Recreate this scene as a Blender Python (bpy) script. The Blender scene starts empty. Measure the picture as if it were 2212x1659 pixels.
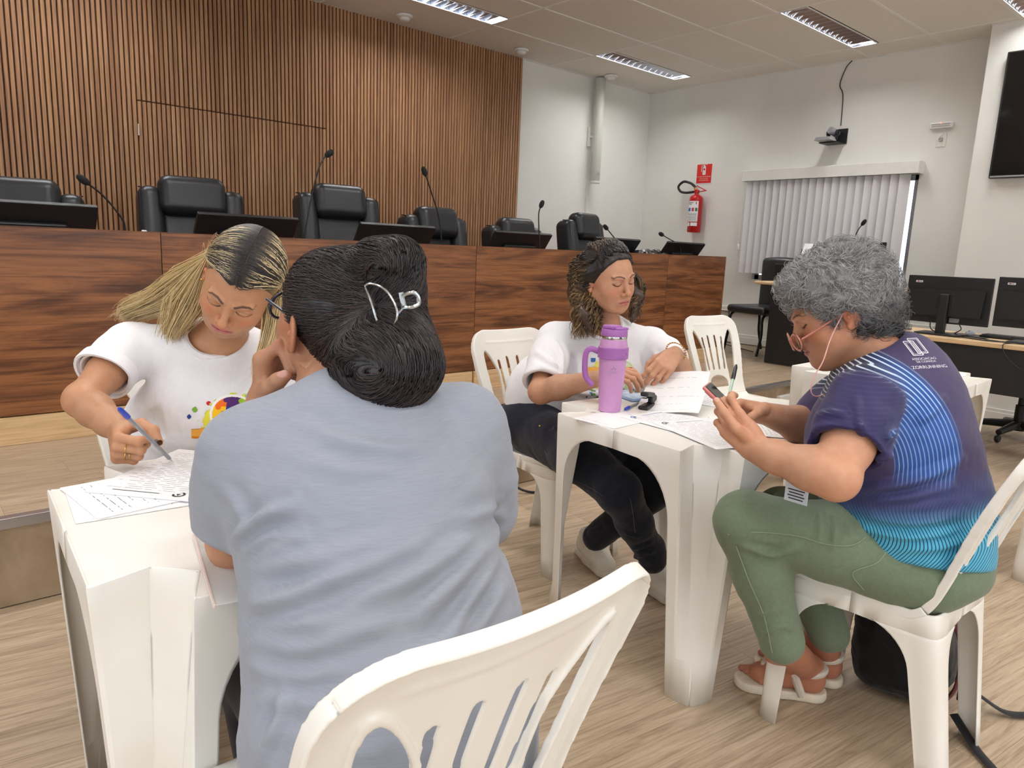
import bpy, bmesh, math, random
import numpy as np
from mathutils import Vector, Matrix
from mathutils.bvhtree import BVHTree

# ------------------------------------------------------------------ camera, light, exposure
SC = bpy.context.scene
COL = SC.collection
FPX, CAMZ = 1552.376, 1.184                     # focal length in pixels of the 2212 x 1659 frame, eye height
PITCH, ROLL, YAW = (math.radians(a) for a in (10.57945, 2.35558, 41.42443))
FWD = np.array([math.sin(YAW)*math.cos(PITCH), math.cos(YAW)*math.cos(PITCH), -math.sin(PITCH)])
_r0 = np.array([math.cos(YAW), -math.sin(YAW), 0.0]); _u0 = np.cross(_r0, FWD)
RGT = _r0*math.cos(ROLL) + _u0*math.sin(ROLL)
UPV = -_r0*math.sin(ROLL) + _u0*math.cos(ROLL)
EYE = np.array([0, 0, CAMZ])
cam_d = bpy.data.cameras.new('camera'); cam = bpy.data.objects.new('camera', cam_d); COL.objects.link(cam)
cam_d.sensor_fit = 'HORIZONTAL'; cam_d.sensor_width = 36.0; cam_d.lens = 36.0*FPX/2212; cam_d.clip_start = 0.02
cam.matrix_world = Matrix(((RGT[0], UPV[0], -FWD[0], EYE[0]), (RGT[1], UPV[1], -FWD[1], EYE[1]),
                           (RGT[2], UPV[2], -FWD[2], EYE[2]), (0, 0, 0, 1)))
SC.camera = cam
SC.view_settings.view_transform = 'Standard'; SC.view_settings.look = 'None'
SC.view_settings.exposure = 0.22; SC.view_settings.gamma = 1.0; SC.view_settings.use_curve_mapping = False
try:
    SC.cycles.max_bounces = 8; SC.cycles.diffuse_bounces = 5; SC.cycles.glossy_bounces = 3
    SC.cycles.transmission_bounces = 6; SC.cycles.transparent_max_bounces = 8
    SC.cycles.sample_clamp_indirect = 6.0; SC.cycles.caustics_reflective = False; SC.cycles.caustics_refractive = False
except Exception: pass
world = bpy.data.worlds.new('sky'); SC.world = world; world.use_nodes = True
_bg = world.node_tree.nodes['Background']; _bg.inputs[0].default_value = (0.80, 0.89, 1.0, 1); _bg.inputs[1].default_value = 3.2

def ray(x, y): return FWD + RGT*(x-1106)/FPX - UPV*(y-829.5)/FPX
def at(x, y, d): return EYE + ray(x, y)*d                    # a measured point: picture position and distance in metres
def onz(x, y, z): r = ray(x, y); return EYE + r*(z-CAMZ)/r[2]
def onY(x, y, Y): r = ray(x, y); return EYE + r*Y/r[1]
def onX(x, y, X): r = ray(x, y); return EYE + r*X/r[0]
V3 = lambda *a: np.array(a, float)
def nrm(v): v = np.asarray(v, float); return v/np.linalg.norm(v)

# ------------------------------------------------------------------ materials
def lin(c):
    c = np.array(c[:3], float)/255.0
    return tuple(np.where(c <= .04045, c/12.92, ((c+.055)/1.055)**2.4))
MATS = {}
class NT:
    def __init__(s, m): s.t = m.node_tree; s.n = s.t.nodes; s.bsdf = s.n['Principled BSDF']
    def add(s, typ, **kw):
        n = s.n.new(typ)
        for k, v in kw.items():
            if k.startswith('i_'):
                k2 = k[2:]; n.inputs[int(k2) if k2.isdigit() else k2.replace('_', ' ')].default_value = v
            else: setattr(n, k, v)
        return n
    def link(s, a, b): s.t.links.new(a, b)
    def ramp(s, fac, stops, interp='LINEAR'):
        r = s.add('ShaderNodeValToRGB'); r.color_ramp.interpolation = interp
        el = r.color_ramp.elements
        while len(el) < len(stops): el.new(0.5)
        for e, (p, c) in zip(el, stops): e.position = p; e.color = (*lin(c), 1)
        s.link(fac, r.inputs[0]); return r.outputs[0]
    def coords(s, kind='Object', scale=(1, 1, 1), rot=(0, 0, 0), rnd=0.0):
        tc = s.add('ShaderNodeTexCoord'); mp = s.add('ShaderNodeMapping'); mp.inputs['Scale'].default_value = scale
        mp.inputs['Rotation'].default_value = rot
        src = tc.outputs[kind]
        if rnd:
            oi = s.add('ShaderNodeObjectInfo'); mu = s.add('ShaderNodeMath', operation='MULTIPLY', i_1=rnd); s.link(oi.outputs['Random'], mu.inputs[0])
            cb = s.add('ShaderNodeCombineXYZ'); [s.link(mu.outputs[0], cb.inputs[i]) for i in range(3)]
            ad = s.add('ShaderNodeVectorMath', operation='ADD'); s.link(src, ad.inputs[0]); s.link(cb.outputs[0], ad.inputs[1]); src = ad.outputs[0]
        s.link(src, mp.inputs[0]); return mp.outputs[0]
    def noise(s, vec, scale, detail=4, rough=.5, dist=0.0):
        n = s.add('ShaderNodeTexNoise'); n.inputs['Scale'].default_value = scale; n.inputs['Detail'].default_value = detail
        n.inputs['Roughness'].default_value = rough; n.inputs['Distortion'].default_value = dist
        if vec is not None: s.link(vec, n.inputs['Vector'])
        return n.outputs['Fac']
    def mixc(s, fac, a, b, mode='MIX'):
        m = s.add('ShaderNodeMix', data_type='RGBA', blend_type=mode)
        for v, i in ((fac, 0), (a, 6), (b, 7)):
            if isinstance(v, (int, float)): m.inputs[i].default_value = v
            elif isinstance(v, tuple): m.inputs[i].default_value = (*lin(v), 1)
            else: s.link(v, m.inputs[i])
        return m.outputs[2]
    def bump(s, h, strength, dist=.002):
        b = s.add('ShaderNodeBump', i_Strength=strength, i_Distance=dist); s.link(h, b.inputs['Height']); s.link(b.outputs[0], s.bsdf.inputs['Normal'])
    def math(s, op, a, b=None):
        m = s.add('ShaderNodeMath', operation=op)
        for v, i in ((a, 0), (b, 1)):
            if v is None: continue
            if isinstance(v, (int, float)): m.inputs[i].default_value = v
            else: s.link(v, m.inputs[i])
        return m.outputs[0]
    def setc(s, c): s.link(c, s.bsdf.inputs['Base Color'])
    def attr(s, name): return s.add('ShaderNodeAttribute', attribute_name=name).outputs
def mat(name, color=(200, 200, 200), rough=.5, metal=0, spec=.5, **kw):
    if name in MATS: return MATS[name]
    m = bpy.data.materials.new(name); m.use_nodes = True; MATS[name] = m
    b = m.node_tree.nodes['Principled BSDF']
    b.inputs['Base Color'].default_value = (*lin(color), 1); b.inputs['Roughness'].default_value = rough
    b.inputs['Metallic'].default_value = metal; b.inputs['Specular IOR Level'].default_value = spec
    for k, v in kw.items(): b.inputs[k.replace('_', ' ')].default_value = v
    return m
def mat_noise(name, color, var=12, scale=30, rough=.5, bump=0.0, bscale=200, spec=.5, metal=0, **kw):
    if name in MATS: return MATS[name]
    m = mat(name, color, rough, metal, spec, **kw); t = NT(m); v = t.coords()
    f = t.noise(v, scale)
    t.setc(t.ramp(f, [(.3, [max(0, c-var) for c in color]), (.7, [min(255, c+var) for c in color])]))
    if bump: t.bump(t.noise(v, bscale, 3), bump)
    return m

# ------------------------------------------------------------------ objects
def link_mesh(name, me, m=None, parent=None, loc=None):
    o = bpy.data.objects.new(name, me); COL.objects.link(o)
    if m is not None and not me.materials: me.materials.append(m)
    if parent is not None: o.parent = parent
    if loc is not None: o.location = loc
    return o
def tag(o, label=None, cat=None, group=None, kind=None):
    for k, v in (('label', label), ('category', cat), ('group', group), ('kind', kind)):
        if v: o[k] = v
    return o
def thing(name, label, cat, loc=(0, 0, 0), rz=0.0, group=None):
    o = bpy.data.objects.new(name, None); COL.objects.link(o); o.empty_display_size = .05
    o.location = loc; o.rotation_euler = (0, 0, rz); return tag(o, label, cat, group)
def dup(root, loc, rz, label=None, group=None):
    r = root.copy(); COL.objects.link(r); r.location = loc; r.rotation_euler = (0, 0, rz)
    if label: r['label'] = label
    if group: r['group'] = group
    for ch in list(root.children):
        c = ch.copy(); COL.objects.link(c); c.parent = r
        for g in list(ch.children):
            d = g.copy(); COL.objects.link(d); d.parent = c
    return r
def basis(axis):
    a = nrm(axis); h = V3(0, 0, 1) if abs(a[2]) < .9 else V3(1, 0, 0)
    u = nrm(np.cross(h, a)); return u, np.cross(a, u), a
def rotm(rx=0, ry=0, rz=0):
    return np.array(Matrix.Rotation(rz, 3, 'Z') @ Matrix.Rotation(ry, 3, 'Y') @ Matrix.Rotation(rx, 3, 'X'))
class MB:
    """collects shapes, builds ONE mesh object"""
    def __init__(s): s.v = []; s.f = []; s.n = 0
    def add(s, v, f):
        v = np.asarray(v, float); s.v.append(v); s.f += [tuple(int(i)+s.n for i in q) for q in f]; s.n += len(v); return s
    def box(s, c, size, bev=0.0, R=None, seg=2):
        hx, hy, hz = (a/2 for a in size); bev = min(bev, .49*min(size))
        if bev <= 0:
            v = np.array([(x, y, z) for x in (-hx, hx) for y in (-hy, hy) for z in (-hz, hz)])
            f = [(0, 1, 3, 2), (4, 6, 7, 5), (0, 4, 5, 1), (2, 3, 7, 6), (0, 2, 6, 4), (1, 5, 7, 3)]
        else:
            bm = bmesh.new(); bmesh.ops.create_cube(bm, size=1.0)
            for q in bm.verts: q.co = Vector((q.co.x*size[0], q.co.y*size[1], q.co.z*size[2]))
            bmesh.ops.bevel(bm, geom=list(bm.edges), offset=bev, segments=seg, affect='EDGES', profile=.5)
            bm.verts.index_update(); v = np.array([q.co[:] for q in bm.verts]); f = [[w.index for w in q.verts] for q in bm.faces]; bm.free()
        if R is not None: v = v @ np.asarray(R).T
        return s.add(v+np.asarray(c, float), f)
    def tube(s, pts, r, n=8, cap=True, closed=False, flat=None):
        pts = np.asarray(pts, float); k = len(pts); r = np.broadcast_to(np.asarray(r, float), (k,))
        t = np.gradient(pts, axis=0) if not closed else np.roll(pts, -1, 0)-np.roll(pts, 1, 0)
        t /= np.linalg.norm(t, axis=1)[:, None]+1e-12
        u, w, _ = basis(t[0]); U = [u]
        for i in range(1, k):
            q = U[-1]-t[i]*(U[-1]@t[i]); U.append(q/(np.linalg.norm(q)+1e-12))
        U = np.array(U); Wv = np.cross(t, U); a = np.linspace(0, 2*math.pi, n, endpoint=False)
        fl = 1.0 if flat is None else flat
        v = (pts[:, None] + r[:, None, None]*(np.cos(a)[None, :, None]*U[:, None]+fl*np.sin(a)[None, :, None]*Wv[:, None])).reshape(-1, 3)
        f = []
        for i in range(k if closed else k-1):
            j = (i+1) % k
            for m in range(n): f.append((i*n+m, i*n+(m+1) % n, j*n+(m+1) % n, j*n+m))
        if cap and not closed: f += [tuple(range(n-1, -1, -1)), tuple(range((k-1)*n, k*n))]
        return s.add(v, f)
    def lathe(s, prof, c=(0, 0, 0), axis=(0, 0, 1), n=32):
        u, w, a = basis(axis); prof = np.asarray(prof, float); th = np.linspace(0, 2*math.pi, n, endpoint=False)
        ring = np.cos(th)[:, None]*u+np.sin(th)[:, None]*w
        v = np.concatenate([np.asarray(c, float)+a*z+ring*max(r, 1e-5) for r, z in prof]); f = []
        for i in range(len(prof)-1):
            for m in range(n): f.append((i*n+m, i*n+(m+1) % n, (i+1)*n+(m+1) % n, (i+1)*n+m))
        f += [tuple(range(n-1, -1, -1)), tuple(range((len(prof)-1)*n, len(prof)*n))]
        return s.add(v, f)
    def prism(s, poly, depth, O=(0, 0, 0), X=(1, 0, 0), Y=(0, 1, 0), both=False):
        """2-D outline extruded along X x Y by depth"""
        X = np.asarray(X, float); Y = np.asarray(Y, float); Z = np.cross(X, Y); O = np.asarray(O, float); poly = np.asarray(poly, float); k = len(poly)
        b = O+poly[:, :1]*X+poly[:, 1:2]*Y; o0 = -depth/2*Z if both else 0*Z
        f = [tuple(range(k-1, -1, -1)), tuple(range(k, 2*k))]+[(i, (i+1) % k, k+(i+1) % k, k+i) for i in range(k)]
        return s.add(np.concatenate([b+o0, b+o0+depth*Z]), f)
    def grid(s, fn, nu, nv):
        v = np.array([fn(i/(nu-1), j/(nv-1)) for i in range(nu) for j in range(nv)])
        return s.add(v, [(i*nv+j, (i+1)*nv+j, (i+1)*nv+j+1, i*nv+j+1) for i in range(nu-1) for j in range(nv-1)])
    def mesh(s, name, smooth=False, off=None):
        me = bpy.data.meshes.new(name); v = np.concatenate(s.v)
        if off is not None: v = v-np.asarray(off, float)
        me.from_pydata(v.tolist(), [], s.f); me.update()
        if smooth: smooth_mesh(me)
        return me
    def build(s, name, m=None, parent=None, smooth=False, off=None, loc=None):
        return link_mesh(name, s.mesh(name, smooth, off), m, parent, loc)
def smooth_mesh(me, angle=40):
    me.polygons.foreach_set('use_smooth', [True]*len(me.polygons))
    if angle < 170:
        bm = bmesh.new(); bm.from_mesh(me); a = math.radians(angle)
        for e in bm.edges:
            if len(e.link_faces) == 2 and e.calc_face_angle(0) > a: e.smooth = False
        bm.to_mesh(me); bm.free()
def raw_mesh(name, v, quads, smooth=True, col=None, colname='Col', extra=None):
    """fast mesh from arrays (quads or triangles)"""
    me = bpy.data.meshes.new(name); v = np.asarray(v, np.float32); q = np.asarray(quads, np.int32); k = q.shape[1]
    me.vertices.add(len(v)); me.vertices.foreach_set('co', v.ravel()); me.loops.add(q.size); me.loops.foreach_set('vertex_index', q.ravel())
    me.polygons.add(len(q)); me.polygons.foreach_set('loop_start', np.arange(0, q.size, k, dtype=np.int32))
    if smooth: me.polygons.foreach_set('use_smooth', np.ones(len(q), bool))
    me.update(calc_edges=True)
    if col is not None: vcol(me, col, colname)
    for n_, a in (extra or {}).items():
        at_ = me.attributes.new(n_, 'FLOAT', 'POINT'); at_.data.foreach_set('value', np.asarray(a, np.float32))
    return me
def vcol(me, col, name='Col'):
    """own colours (linear) per vertex"""
    a = me.color_attributes.new(name, 'FLOAT_COLOR', 'POINT'); c = np.ones((len(me.vertices), 4), np.float32); c[:, :3] = col; a.data.foreach_set('color', c.ravel())
def mverts(me):
    a = np.empty(len(me.vertices)*3, np.float32); me.vertices.foreach_get('co', a); return a.reshape(-1, 3).astype(float)
def arc(c, r, a0, a1, n, X=(1, 0, 0), Y=(0, 1, 0)):
    a = np.linspace(a0, a1, n)[:, None]; return np.asarray(c, float)+r*(np.cos(a)*np.asarray(X, float)+np.sin(a)*np.asarray(Y, float))
def spline(p, n):
    """Catmull-Rom through points"""
    p = np.asarray(p, float); P = np.concatenate([[2*p[0]-p[1]], p, [2*p[-1]-p[-2]]]); t = np.linspace(0, len(p)-1-1e-9, n); i = t.astype(int); f = (t-i)[:, None]
    a, b, c, d = P[i], P[i+1], P[i+2], P[i+3]
    return .5*((2*b)+(c-a)*f+(2*a-5*b+4*c-d)*f**2+(3*b-3*c+d-a)*f**3)

# ------------------------------------------------------------------ implicit surfaces: smooth blends of tapered limbs and ellipsoids
class SDF:
    def __init__(s, lo, hi, h):
        s.lo = np.asarray(lo, float); s.h = h; s.n = np.ceil((np.asarray(hi, float)-s.lo)/h).astype(int)+1
        s.D = np.full(s.n, .25, np.float32)
    def block(s, lo, hi):
        a = np.clip(np.floor((lo-s.lo)/s.h).astype(int), 0, s.n); b = np.clip(np.ceil((hi-s.lo)/s.h).astype(int)+1, 0, s.n)
        if (b <= a).any(): return None, None
        ax = [s.lo[i]+s.h*np.arange(a[i], b[i]) for i in range(3)]
        return tuple(slice(x, y) for x, y in zip(a, b)), np.stack(np.meshgrid(*ax, indexing='ij'), -1).astype(np.float32)
    def op(s, sl, d, k, mode):
        D = s.D[sl]; d = d.astype(np.float32)
        if mode == 'add':
            h = np.maximum(k-np.abs(D-d), 0)/k if k > 0 else 0; s.D[sl] = np.minimum(D, d)-h*h*k*.25
        elif mode == 'sub':
            d = -d; h = np.maximum(k-np.abs(D-d), 0)/k if k > 0 else 0; s.D[sl] = np.maximum(D, d)+h*h*k*.25
        elif mode == 'and':
            h = np.maximum(k-np.abs(D-d), 0)/k if k > 0 else 0; s.D[sl] = np.maximum(D, d)+h*h*k*.25
    def cap(s, a, b, ra, rb=None, k=.01, mode='add', fl=None, m=None):
        """tapered capsule; fl=(axis, factor) squashes it across an axis"""
        rb = ra if rb is None else rb; a = np.asarray(a, float); b = np.asarray(b, float); R = max(ra, rb)*1.25+k+3*s.h
        sl, p = s.block(np.minimum(a, b)-R, np.maximum(a, b)+R)
        if sl is None: return s
        ba = b-a; q = p-a; t = np.clip((q@ba)/(ba@ba+1e-12), 0, 1); w = q-t[..., None]*ba
        if fl is not None:
            ax = nrm(fl[0]); w = w+(w@ax)[..., None]*ax*(1/fl[1]-1)
        s.op(sl, np.sqrt((w*w).sum(-1))-(ra+(rb-ra)*t), k, mode); return s
    def chain(s, pts, rs, k=.01, mode='add', fl=None):
        for i in range(len(pts)-1): s.cap(pts[i], pts[i+1], rs[i], rs[i+1], k, mode, fl)
        return s
    def ell(s, c, r, R=None, k=.01, mode='add'):
        """ellipsoid, R columns = axes"""
        c = np.asarray(c, float); r = np.asarray(r, float); M = np.eye(3) if R is None else np.asarray(R, float); B = np.abs(M)@r+k+3*s.h
        sl, p = s.block(c-B, c+B)
        if sl is None: return s
        q = (p-c)@M; k0 = np.sqrt(((q/r)**2).sum(-1)); k1 = np.sqrt(((q/(r*r))**2).sum(-1))
        s.op(sl, np.where(k1 > 1e-9, k0*(k0-1)/np.maximum(k1, 1e-9), -r.min()), k, mode); return s
    def half(s, p0, nrm_, k=.005, lo=None, hi=None):
        """keep only the side against the normal, inside an optional box"""
        lo = s.lo if lo is None else lo; hi = s.lo+s.h*s.n if hi is None else hi
        sl, p = s.block(np.asarray(lo, float), np.asarray(hi, float))
        if sl is None: return s
        s.op(sl, (p-np.asarray(p0, float))@nrm(nrm_), k, 'and'); return s
    def fn(s, f, k=.0, mode='add', lo=None, hi=None):
        lo = s.lo if lo is None else lo; hi = s.lo+s.h*s.n if hi is None else hi
        sl, p = s.block(np.asarray(lo, float), np.asarray(hi, float))
        if sl is not None: s.op(sl, f(p), k, mode)
        return s
    def net(s):
        """surface nets -> verts, quads"""
        D = s.D; neg = D < 0; nx, ny, nz = D.shape
        c8 = np.zeros((nx-1, ny-1, nz-1), np.uint8)
        for i in (0, 1):
            for j in (0, 1):
                for k in (0, 1): c8 += neg[i:nx-1+i, j:ny-1+j, k:nz-1+k]
        cell = (c8 > 0) & (c8 < 8); idx = np.full(cell.shape, -1, np.int64); I = np.argwhere(cell); idx[cell] = np.arange(len(I))
        acc = np.zeros((len(I), 3)); cnt = np.zeros(len(I))
        cor = [(i, j, k) for i in (0, 1) for j in (0, 1) for k in (0, 1)]
        for a in cor:
            for ax in range(3):
                if a[ax]: continue
                b = list(a); b[ax] = 1
                da = D[I[:, 0]+a[0], I[:, 1]+a[1], I[:, 2]+a[2]]; db = D[I[:, 0]+b[0], I[:, 1]+b[1], I[:, 2]+b[2]]
                m = (da < 0) != (db < 0); t = np.where(m, da/np.where(m, da-db, 1), 0)
                pt = np.array(a)[None, :]+np.zeros((len(I), 3)); pt[:, ax] += t; acc += pt*m[:, None]; cnt += m
        V = s.lo+s.h*(I+acc/np.maximum(cnt, 1)[:, None]); Q = []
        for ax in range(3):
            u, w = (ax+1) % 3, (ax+2) % 3
            sl0 = [slice(None)]*3; sl1 = [slice(None)]*3; sl0[ax] = slice(0, -1); sl1[ax] = slice(1, None)
            cr = neg[tuple(sl0)] != neg[tuple(sl1)]; E = np.argwhere(cr)
            E = E[(E[:, u] > 0) & (E[:, w] > 0) & (E[:, u] < D.shape[u]-1) & (E[:, w] < D.shape[w]-1)]
            if not len(E): continue
            fl = neg[tuple(sl0)][E[:, 0], E[:, 1], E[:, 2]]
            def g(du, dw):
                c = E.copy(); c[:, u] -= du; c[:, w] -= dw; return idx[c[:, 0], c[:, 1], c[:, 2]]
            q = np.stack([g(1, 1), g(0, 1), g(0, 0), g(1, 0)], 1); q[~fl] = q[~fl][:, ::-1]; Q.append(q)
        return V, np.concatenate(Q) if Q else np.zeros((0, 4), int)
def relax(V, Q, it=1, lam=.5):
    for _ in range(it):
        acc = np.zeros_like(V); cnt = np.zeros(len(V))
        for a, b in ((0, 1), (1, 2), (2, 3), (3, 0)):
            np.add.at(acc, Q[:, a], V[Q[:, b]]); np.add.at(cnt, Q[:, a], 1); np.add.at(acc, Q[:, b], V[Q[:, a]]); np.add.at(cnt, Q[:, b], 1)
        V = V+lam*(acc/np.maximum(cnt, 1)[:, None]-V)
    return V
def vnormals(V, Q):
    n = np.cross(V[Q[:, 2]]-V[Q[:, 0]], V[Q[:, 3]]-V[Q[:, 1]]); N = np.zeros_like(V)
    for i in range(4): np.add.at(N, Q[:, i], n)
    return N/(np.linalg.norm(N, axis=1)[:, None]+1e-12)
def joinnets(parts):
    V, Q, n = [], [], 0
    for v, q in parts: V.append(v); Q.append(q+n); n += len(v)
    return np.concatenate(V), np.concatenate(Q)
def ss(a, b, x): t = np.clip((x-a)/(b-a), 0, 1); return t*t*(3-2*t)
def seg_dist(p, pts):
    """distance of points p to a polyline and the parameter along it"""
    best = np.full(len(p), 9.0); par = np.zeros(len(p)); pts = np.asarray(pts, float)
    for i in range(len(pts)-1):
        a, b = pts[i], pts[i+1]; ba = b-a; t = np.clip(((p-a)@ba)/(ba@ba+1e-12), 0, 1); d = np.linalg.norm(p-a-t[:, None]*ba, axis=1)
        m = d < best; best[m] = d[m]; par[m] = (i+t[m])/(len(pts)-1)
    return best, par
def folds(V, N, lst, amp=1.0):
    """press cloth folds into a surface: each fold is (points, width, height)"""
    off = np.zeros(len(V))
    for pts, w, hgt in lst:
        pts = spline(pts, max(6, 3*len(pts))); d, t = seg_dist(V, pts); e = np.sin(np.clip(t, 0.02, .98)*math.pi)**.5
        off += hgt*amp*e*(np.exp(-(d/w)**2)-.55*np.exp(-((d-1.5*w)/w)**2))
    return V+N*off[:, None]
def snoise(p, seed=0, oct=3):
    """cheap smooth noise in -1..1 from sums of sines"""
    r = np.random.RandomState(seed); o = np.zeros(len(p)); a = 1.0; f = 1.0
    for _ in range(oct):
        for _ in range(3):
            d = r.normal(size=3); d /= np.linalg.norm(d); o += a*np.sin(f*(p@d)*6.283+r.rand()*6.283+1.7*np.sin(f*(p@np.roll(d, 1))*4.1+r.rand()*6))
        a *= .55; f *= 1.9
    return o/4
# ------------------------------------------------------------------ the room
ZC, XW, YB = 3.024, 6.945, 5.65          # ceiling height, right wall, back wall
DZ, DY = 0.289, 2.63                     # platform height and front edge
XL, YN = -3.6, -4.6                      # the sides of the hall behind the camera
BY, BZ = 3.57, 1.195                     # front and top of the long bench
def struct(name, mb, m, smooth=False, parent=None):
    o = mb.build(name, m, parent, smooth)
    if parent is None: o['kind'] = 'structure'
    return o
def m_wall(name, c):
    m = mat(name, c, .62, spec=.3); t = NT(m); v = t.coords(); f = t.noise(v, 2.0, 3)
    t.setc(t.ramp(f, [(.3, [x-4 for x in c]), (.7, [x+3 for x in c])])); t.bump(t.noise(v, 320, 4), .06, .001); return m
M_WALL = m_wall('white_wall_paint', (228, 227, 222))
def m_ceil():
    m = mat('mineral_ceiling_tile', (222, 216, 208), .9, spec=.1); t = NT(m); v = t.coords(); t.bump(t.noise(v, 260, 6, .7), .25, .0015)
    t.setc(t.ramp(t.noise(v, 300, 3), [(.25, (214, 209, 202)), (.5, (232, 228, 222)), (.8, (236, 233, 228))])); return m
M_CEIL = m_ceil()
M_GRID = mat('white_grid_bar', (232, 230, 226), .4)
def m_floor(name, dark=0):
    m = mat(name, (190, 165, 135), .38, spec=.42); t = NT(m)
    v = t.coords('Object', (1, 1, 1), rnd=37.0)
    v2 = t.coords('Object', (1.4, 16, 1), rnd=37.0); f1 = t.noise(v2, 2.2, 6, .62, 1.2)
    v3 = t.coords('Object', (2.5, 90, 1), rnd=37.0); f2 = t.noise(v3, 2.0, 4, .6)
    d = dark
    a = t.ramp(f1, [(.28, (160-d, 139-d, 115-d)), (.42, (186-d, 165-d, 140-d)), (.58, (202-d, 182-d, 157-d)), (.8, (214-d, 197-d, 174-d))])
    b = t.ramp(f2, [(.3, (150, 135, 120)), (.5, (235, 232, 228)), (1, (255, 255, 255))])
    oi = t.add('ShaderNodeObjectInfo'); c = t.mixc(.55, a, b, 'MULTIPLY')
    tint = t.ramp(oi.outputs['Random'], [(0, (236, 234, 232)), (1, (255, 255, 255))]); t.setc(t.mixc(1.0, c, tint, 'MULTIPLY'))
    t.bump(f2, .12, .001); return m
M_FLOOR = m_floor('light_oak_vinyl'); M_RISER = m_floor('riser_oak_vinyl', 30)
def m_slat():
    m = mat('slat_wood', (150, 105, 70), .5, spec=.35); t = NT(m); v = t.coords('Object', (60, 60, 1.6), rnd=53.0); f = t.noise(v, 1.6, 5, .6, .4)
    oi = t.add('ShaderNodeObjectInfo')
    a = t.ramp(f, [(.25, (134, 97, 70)), (.5, (174, 133, 100)), (.78, (198, 159, 125))]); tint = t.ramp(oi.outputs['Random'], [(0, (226, 214, 206)), (.5, (250, 246, 240)), (1, (255, 250, 238))])
    t.setc(t.mixc(1, a, tint, 'MULTIPLY')); t.bump(f, .15, .001); return m
M_SLAT = m_slat()
M_SLATBACK = mat_noise('slat_backing', (86, 54, 36), 8, 40, .7)
def m_walnut(name, rnd=11.0):
    m = mat(name, (110, 65, 40), .33, spec=.45); t = NT(m); v = t.coords('Object', (.55, 1, 5.5), rnd=rnd); f = t.noise(v, 1.9, 6, .6, 1.6)
    v2 = t.coords('Object', (2, 1, 70), rnd=rnd); f2 = t.noise(v2, 1.6, 4, .6, .3)
    a = t.ramp(f, [(.24, (66, 40, 25)), (.38, (104, 65, 41)), (.5, (136, 88, 55)), (.62, (154, 102, 64)), (.78, (130, 82, 51))])
    b = t.ramp(f2, [(.28, (120, 100, 88)), (.5, (245, 240, 235)), (1, (255, 255, 255))]); t.setc(t.mixc(.75, a, b, 'MULTIPLY')); t.bump(f2, .06, .001); return m
M_WALNUT = m_walnut('walnut_veneer')
def m_oak(name, c):
    m = mat(name, c, .45); t = NT(m); v = t.coords('Object', (1.2, 1.2, 22), rnd=9.0); f = t.noise(v, 3, 5, .6, .5)
    t.setc(t.ramp(f, [(.3, [x-26 for x in c]), (.55, c), (.8, [min(255, x+12) for x in c])])); return m
M_OAK = m_oak('pale_oak_veneer', (216, 183, 140))
M_ALU = mat('brushed_aluminium', (196, 196, 198), .34, 1.0)
M_WPLAST = mat_noise('white_plastic_fitting', (228, 227, 222), 3, 20, .42)
M_BLACK = mat_noise('black_plastic', (24, 24, 26), 4, 60, .42, .08, 500)
M_BLKMETAL = mat('black_metal', (20, 20, 22), .35, .3)
M_CHROME = mat('chrome', (210, 210, 212), .16, 1.0)
M_GLASS_BLK = mat('black_screen_glass', (9, 10, 12), .08, spec=.6)

# floor: slab and planks laid a few degrees off the platform edge
struct('floor', MB().box(((XL+XW)/2, (YN+YB)/2, -.06), (XW-XL+.4, YB-YN+.4, .112)), M_RISER)
floor_o = bpy.data.objects['floor']; floor_o.data.materials[0] = M_FLOOR
rnd = random.Random(5)
PW, PL, PA = .184, 1.22, -math.radians(8)
plank_me = MB().box((0, 0, -.0021), (PL-.0006, PW-.0006, .0042), .0004, seg=1).mesh('plank')
ca, sa = math.cos(PA), math.sin(PA); n_pl = 0
cand = []
for j in range(-12, 26):
    sh = rnd.random()*PL
    for i in range(-4, 9):
        u, v = i*PL+sh, j*PW; x, y = ca*u-sa*v, sa*u+ca*v
        ex = abs(ca)*PL/2+abs(sa)*PW/2; ey = abs(sa)*PL/2+abs(ca)*PW/2
        if x-ex > XL+.1 and x+ex < 6.58 and y+ey < DY-.012 and y-ey > YN+.1: cand.append((x, y))
def vis(x, y, z=0):
    d = np.array([x, y, z])-EYE; w = d@FWD
    if w < .2: return False
    px, py = 1106+FPX*(d@RGT)/w, 829.5-FPX*(d@UPV)/w; return -700 < px < 2900 and py < 2300
for x, y in cand:
    if vis(x, y):
        o = link_mesh('floor_plank', plank_me, M_FLOOR, floor_o, (x, y, 0)); o.rotation_euler = (0, 0, PA); n_pl += 1
# platform
plat = struct('floor_platform', MB().box(((XL+XW)/2, (DY+YB)/2+.01, DZ/2-.003), (XW-XL, YB-DY-.02, DZ-.006)), M_RISER)
for j in range(5):
    sh = rnd.random()*PL
    for i in range(-3, 7):
        x = i*PL+sh; w = PW
        y = DY+.035+w*(j+.5)
        if x-PL/2 > -2.6 and x+PL/2 < XW-.01: link_mesh('platform_plank', plank_me, M_FLOOR, plat, (x, y, DZ-.001))
# the platform front: one long riser board, below a metal nosing
rz = struct('trim_1', MB().box(((XL+XW)/2, DY+.004, (DZ-.03)/2), (XW-XL, .008, DZ-.03), .001), M_RISER)
nose = MB(); nose.box(((XL+XW)/2, DY-.001, DZ-.014), (XW-XL, .006, .034), .0015); nose.box(((XL+XW)/2, DY+.014, DZ+.0015), (XW-XL, .036, .004), .0015)
nose_o = struct('trim_2', nose, M_ALU)
duct = MB().box((5.75, DY-.012, .172), (1.6, .03, .05), .004); struct('trim_3', duct, M_WPLAST)
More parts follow.
